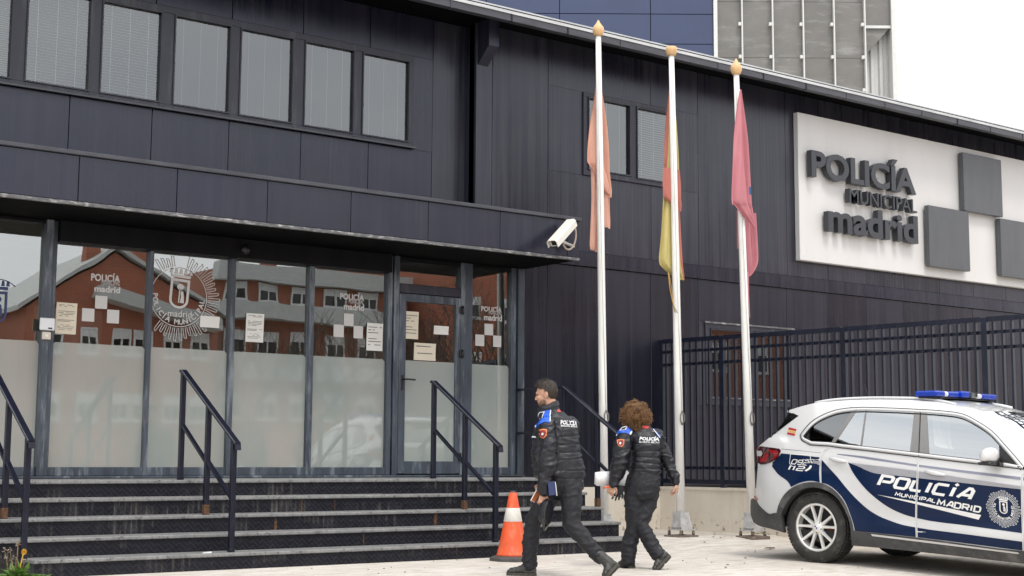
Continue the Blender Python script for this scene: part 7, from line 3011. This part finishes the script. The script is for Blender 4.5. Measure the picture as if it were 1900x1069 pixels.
armL = ([B.p(1161, 808, -0.07), B.p(1157, 828, -0.10), B.p(1154, 853, -0.12), B.p(1146, 880, -0.12), B.p(1140, 896, -0.115)], [0.076, 0.077, 0.076, 0.064, 0.050])
armR = ([B.p(1219, 809, 0.06), B.p(1229, 830, 0.09), B.p(1239, 853, 0.10), B.p(1249, 876, 0.07), B.p(1256, 893, 0.04)], [0.072, 0.070, 0.066, 0.056, 0.046])
jr = rings_from(B, [(880, 1171, 1226, 0.135, 0), (874, 1168, 1228, 0.145, 0), (862, 1171, 1227, 0.145, 0), (845, 1173, 1226, 0.14, 0), (825, 1170, 1226, 0.14, 0), (811, 1164, 1224, 0.13, 0), (802, 1168, 1218, 0.11, 0), (795, 1174, 1210, 0.09, 0)])
col = rings_from(B, [(803, 1170, 1213, 0.10, 0), (795, 1170, 1210, 0.095, 0), (788, 1171, 1207, 0.085, 0)])
J = jacket(B, jr, [armL, armR], [(B.p(1200, 824).z, 0.0), (B.p(1200, 838).z, 0.02), (B.p(1200, 849).z, -0.04), (B.p(1200, 859).z, -0.10), (B.p(1200, 870).z, -0.02)], col, 6.0)
bvh = BVHTree.FromPolygons([v.co for v in J.data.vertices], [list(p.vertices) for p in J.data.polygons])
B.stick('shoulder_panel', bvh, [(1147, 809), (1147.5, 801), (1155, 795.5), (1166, 792), (1177, 790), (1174, 798), (1170.5, 807), (1162, 804.5), (1154, 804)], M['royal'], J, 0.0065, 1.2)
B.stick('piping', bvh, [(1176.5, 790), (1178.3, 790), (1172, 807.5), (1170, 807)], M['piping'], J, 0.009, 1.2)
B.stick('piping', bvh, [(1146.3, 810), (1147.2, 800.5), (1148.8, 800), (1148.3, 809.5)], M['piping'], J, 0.009, 1.2)
B.stick('rank_badge', bvh, [(1152, 801), (1157, 794.5), (1167.5, 791.5), (1163, 799)], M['print_white'], J, 0.0095, 1.2)
B.stick('rank_badge', bvh, [(1154, 800), (1158, 795.6), (1165, 793.4), (1161.5, 798.4)], M['jacket'], J, 0.012, 1.2)
B.stick('shoulder_panel', bvh, [(1213, 797), (1217, 798.5), (1227, 810), (1226, 813), (1219, 806)], M['royal'], J, 0.0065, 1.2)
B.stick('piping', bvh, [(1213, 797.5), (1214, 797.2), (1226.5, 813), (1225, 813.6)], M['piping'], J, 0.009, 1.2)
B.stick('red_label', bvh, [(1193, 791), (1206, 791), (1205, 796), (1193, 795.5)], M['red_dot'], J, 0.004, 1.3)
B.stick('arm_patch', bvh, sh_(1153.5, 823, 6.8, 7.5), M['patch_orange'], J, 0.004, 1.4)
B.stick('arm_patch', bvh, sh_(1153.5, 823.2, 4.9, 5.4), M['patch_red'], J, 0.0055, 1.4)
B.stick('arm_patch', bvh, [(1153 + 2.0 * math.cos(k * 0.7), 823.4 + 2.4 * math.sin(k * 0.7)) for k in range(9)], M['print_white'], J, 0.007, 1.4)
B.word('back_print', bvh, 'POLICÍA', (1189.5, 810), (1226, 810.8), (1188, 818), M['print_white'], J, 0.05)
B.word('back_print', bvh, 'MUNICIPAL MADRID', (1188, 818.8), (1225.5, 819.8), (1187.8, 822), M['print_white'], J, 0.03)
pel = rings_from(B, [(870, 1172, 1224, 0.125, 0), (885, 1165, 1226, 0.145, -0.005), (900, 1161, 1226.5, 0.155, -0.01), (915, 1161, 1224, 0.15, -0.01), (926, 1164, 1218, 0.12, -0.01)])
legL = ([B.p(1179, 905, -0.03), B.p(1178, 936, -0.03), B.p(1178, 972, -0.02), B.p(1170, 1008, -0.01), B.p(1166, 1040, 0.0)], [0.108, 0.100, 0.080, 0.074, 0.070])
legR = ([B.p(1208, 905, 0.02), B.p(1202, 936, 0.0), B.p(1190, 972, -0.05), B.p(1207, 1003, -0.10), B.p(1223, 1029, -0.14)], [0.105, 0.096, 0.080, 0.074, 0.068])
trousers(B, pel, [legL, legR], 9.0)
hl, te = B.p(1176, 1051, -0.03), B.p(1150, 1049, 0.12)
boot(B, (hl.x, hl.y, 0.016), (te.x, te.y, 0.016), (0.02, 0, 1), h=0.12, w=0.044, seed=3)
boot(B, B.p(1243, 1028, -0.15), B.p(1215, 1059, -0.20), (-0.6, 0.2, 0.7), h=0.11, w=0.044, seed=4)


def held(mb, name, mat, label, cat, fig):
    o = mb.build(name, mat, None, base=(0, 0, 0))
    o.location = fig.t.location
    o.rotation_euler = fig.t.rotation_euler
    tag(o, label, cat)
    return o


pp = MB()
a, b, c, d = B.p(1106, 877, -0.10), B.p(1166, 873, -0.02), B.p(1164, 899, -0.02), B.p(1105, 899, -0.10)
sv = Vector((0.1, -1, 0.1)).normalized()
for k in range(4):
    w = [p + sv * (0.006 * k - 0.012) + Vector((0.004 * k, 0, -0.005 * k)) for p in (a, b, c, d)]
    nu = 10
    V, Fc = [], []
    for e in (0, 1):
        for i in range(nu + 1):
            t_ = i / nu
            bow = Vector((0, -0.012 * math.sin(math.pi * t_ * 1.3 + k), 0.004 * math.sin(7 * t_ + k)))
            V += [w[0].lerp(w[1], t_) + bow + sv * 0.002 * e, w[3].lerp(w[2], t_) + bow * 1.4 + sv * 0.002 * e]
    N = 2 * (nu + 1)
    for i in range(nu):
        Fc += [(2 * i, 2 * i + 2, 2 * i + 3, 2 * i + 1), (N + 2 * i, N + 2 * i + 1, N + 2 * i + 3, N + 2 * i + 2)]
    for i in range(nu):
        Fc += [(2 * i, N + 2 * i, N + 2 * i + 2, 2 * i + 2), (2 * i + 1, 2 * i + 3, N + 2 * i + 3, N + 2 * i + 1)]
    Fc += [(0, 1, N + 1, N), (2 * nu, N + 2 * nu, N + 2 * nu + 1, 2 * nu + 1)]
    pp.add(V, Fc, True)
held(pp, 'paper_bundle', M['reader'], 'bundle of white papers tucked under the left arm of the woman', 'papers', B)
mk = MB()
m0, m1 = B.p(1121, 906, -0.17), B.p(1140, 901, -0.15)
mk.tube([m0, m0.lerp(m1, 0.6)], 0.009, 10)
o = held(mk, 'marker', M['cone_orange'], 'short orange marker pen in the left hand of the woman', 'pen', B)
mk = MB()
mk.tube([m0.lerp(m1, 0.6), m1], 0.008, 10)
mk.build('cap', M['black_plastic'], o, local=True)
gv = MB()
gp = B.p(1152, 905, -0.08)
torso(gv, [(gp + Vector((0.01, 0, 0.02)), Vector((0.03, 0, 0)), Vector((0, 0.014, 0))), (gp + Vector((0.0, 0, -0.025)), Vector((0.042, 0, 0.01)), Vector((0, 0.016, 0))), (gp + Vector((-0.005, 0, -0.05)), Vector((0.036, 0, 0.01)), Vector((0, 0.013, 0)))], 14)
for i, (dx, L_) in enumerate(((-0.035, 0.06), (-0.016, 0.075), (0.004, 0.07), (0.024, 0.055))):
    q = gp + Vector((dx, 0, -0.05))
    limb(gv, [q, q + Vector((dx * 0.5 - 0.01, -0.004, -L_ * 0.5)), q + Vector((dx * 0.7 - 0.02, -0.008, -L_))], [0.012, 0.011, 0.009], 8)
limb(gv, [gp + Vector((0.03, 0, -0.01)), gp + Vector((0.05, 0, -0.04))], [0.011, 0.009], 8)
me = fuse(gv, 0.005, 1)
g_ = put('black_gloves', me, M['trousers'], None)
g_.location = B.t.location
g_.rotation_euler = B.t.rotation_euler
tag(g_, 'pair of black gloves dangling from the left hand of the woman', 'gloves')
rt = MB()
q = B.p(1160, 872, -0.1)
rt.cbox(q.x - 0.012, q.x + 0.012, q.y - 0.01, q.y + 0.01, q.z - 0.02, q.z + 0.022, 0.004)
held(rt, 'red_tag', M['red_dot'], 'small bright red tag showing above the white papers at the woman', 'tag', B)
ky = MB()
q = B.p(1259, 907, 0.0)
ky.tube([q + Vector((0.018 * math.cos(a * 0.7), 0, 0.018 * math.sin(a * 0.7))) for a in range(9)], 0.0025, 6, closed=True)
ky.bar(q + Vector((0.0, 0, -0.016)), q + Vector((0.03, 0, -0.065)), 0.008, 0.003)
ky.bar(q + Vector((0.005, -0.006, -0.016)), q + Vector((0.005, -0.006, -0.07)), 0.008, 0.003)
held(ky, 'keys', M['steel'], 'ring of small keys in the right hand of the woman', 'keys', B)
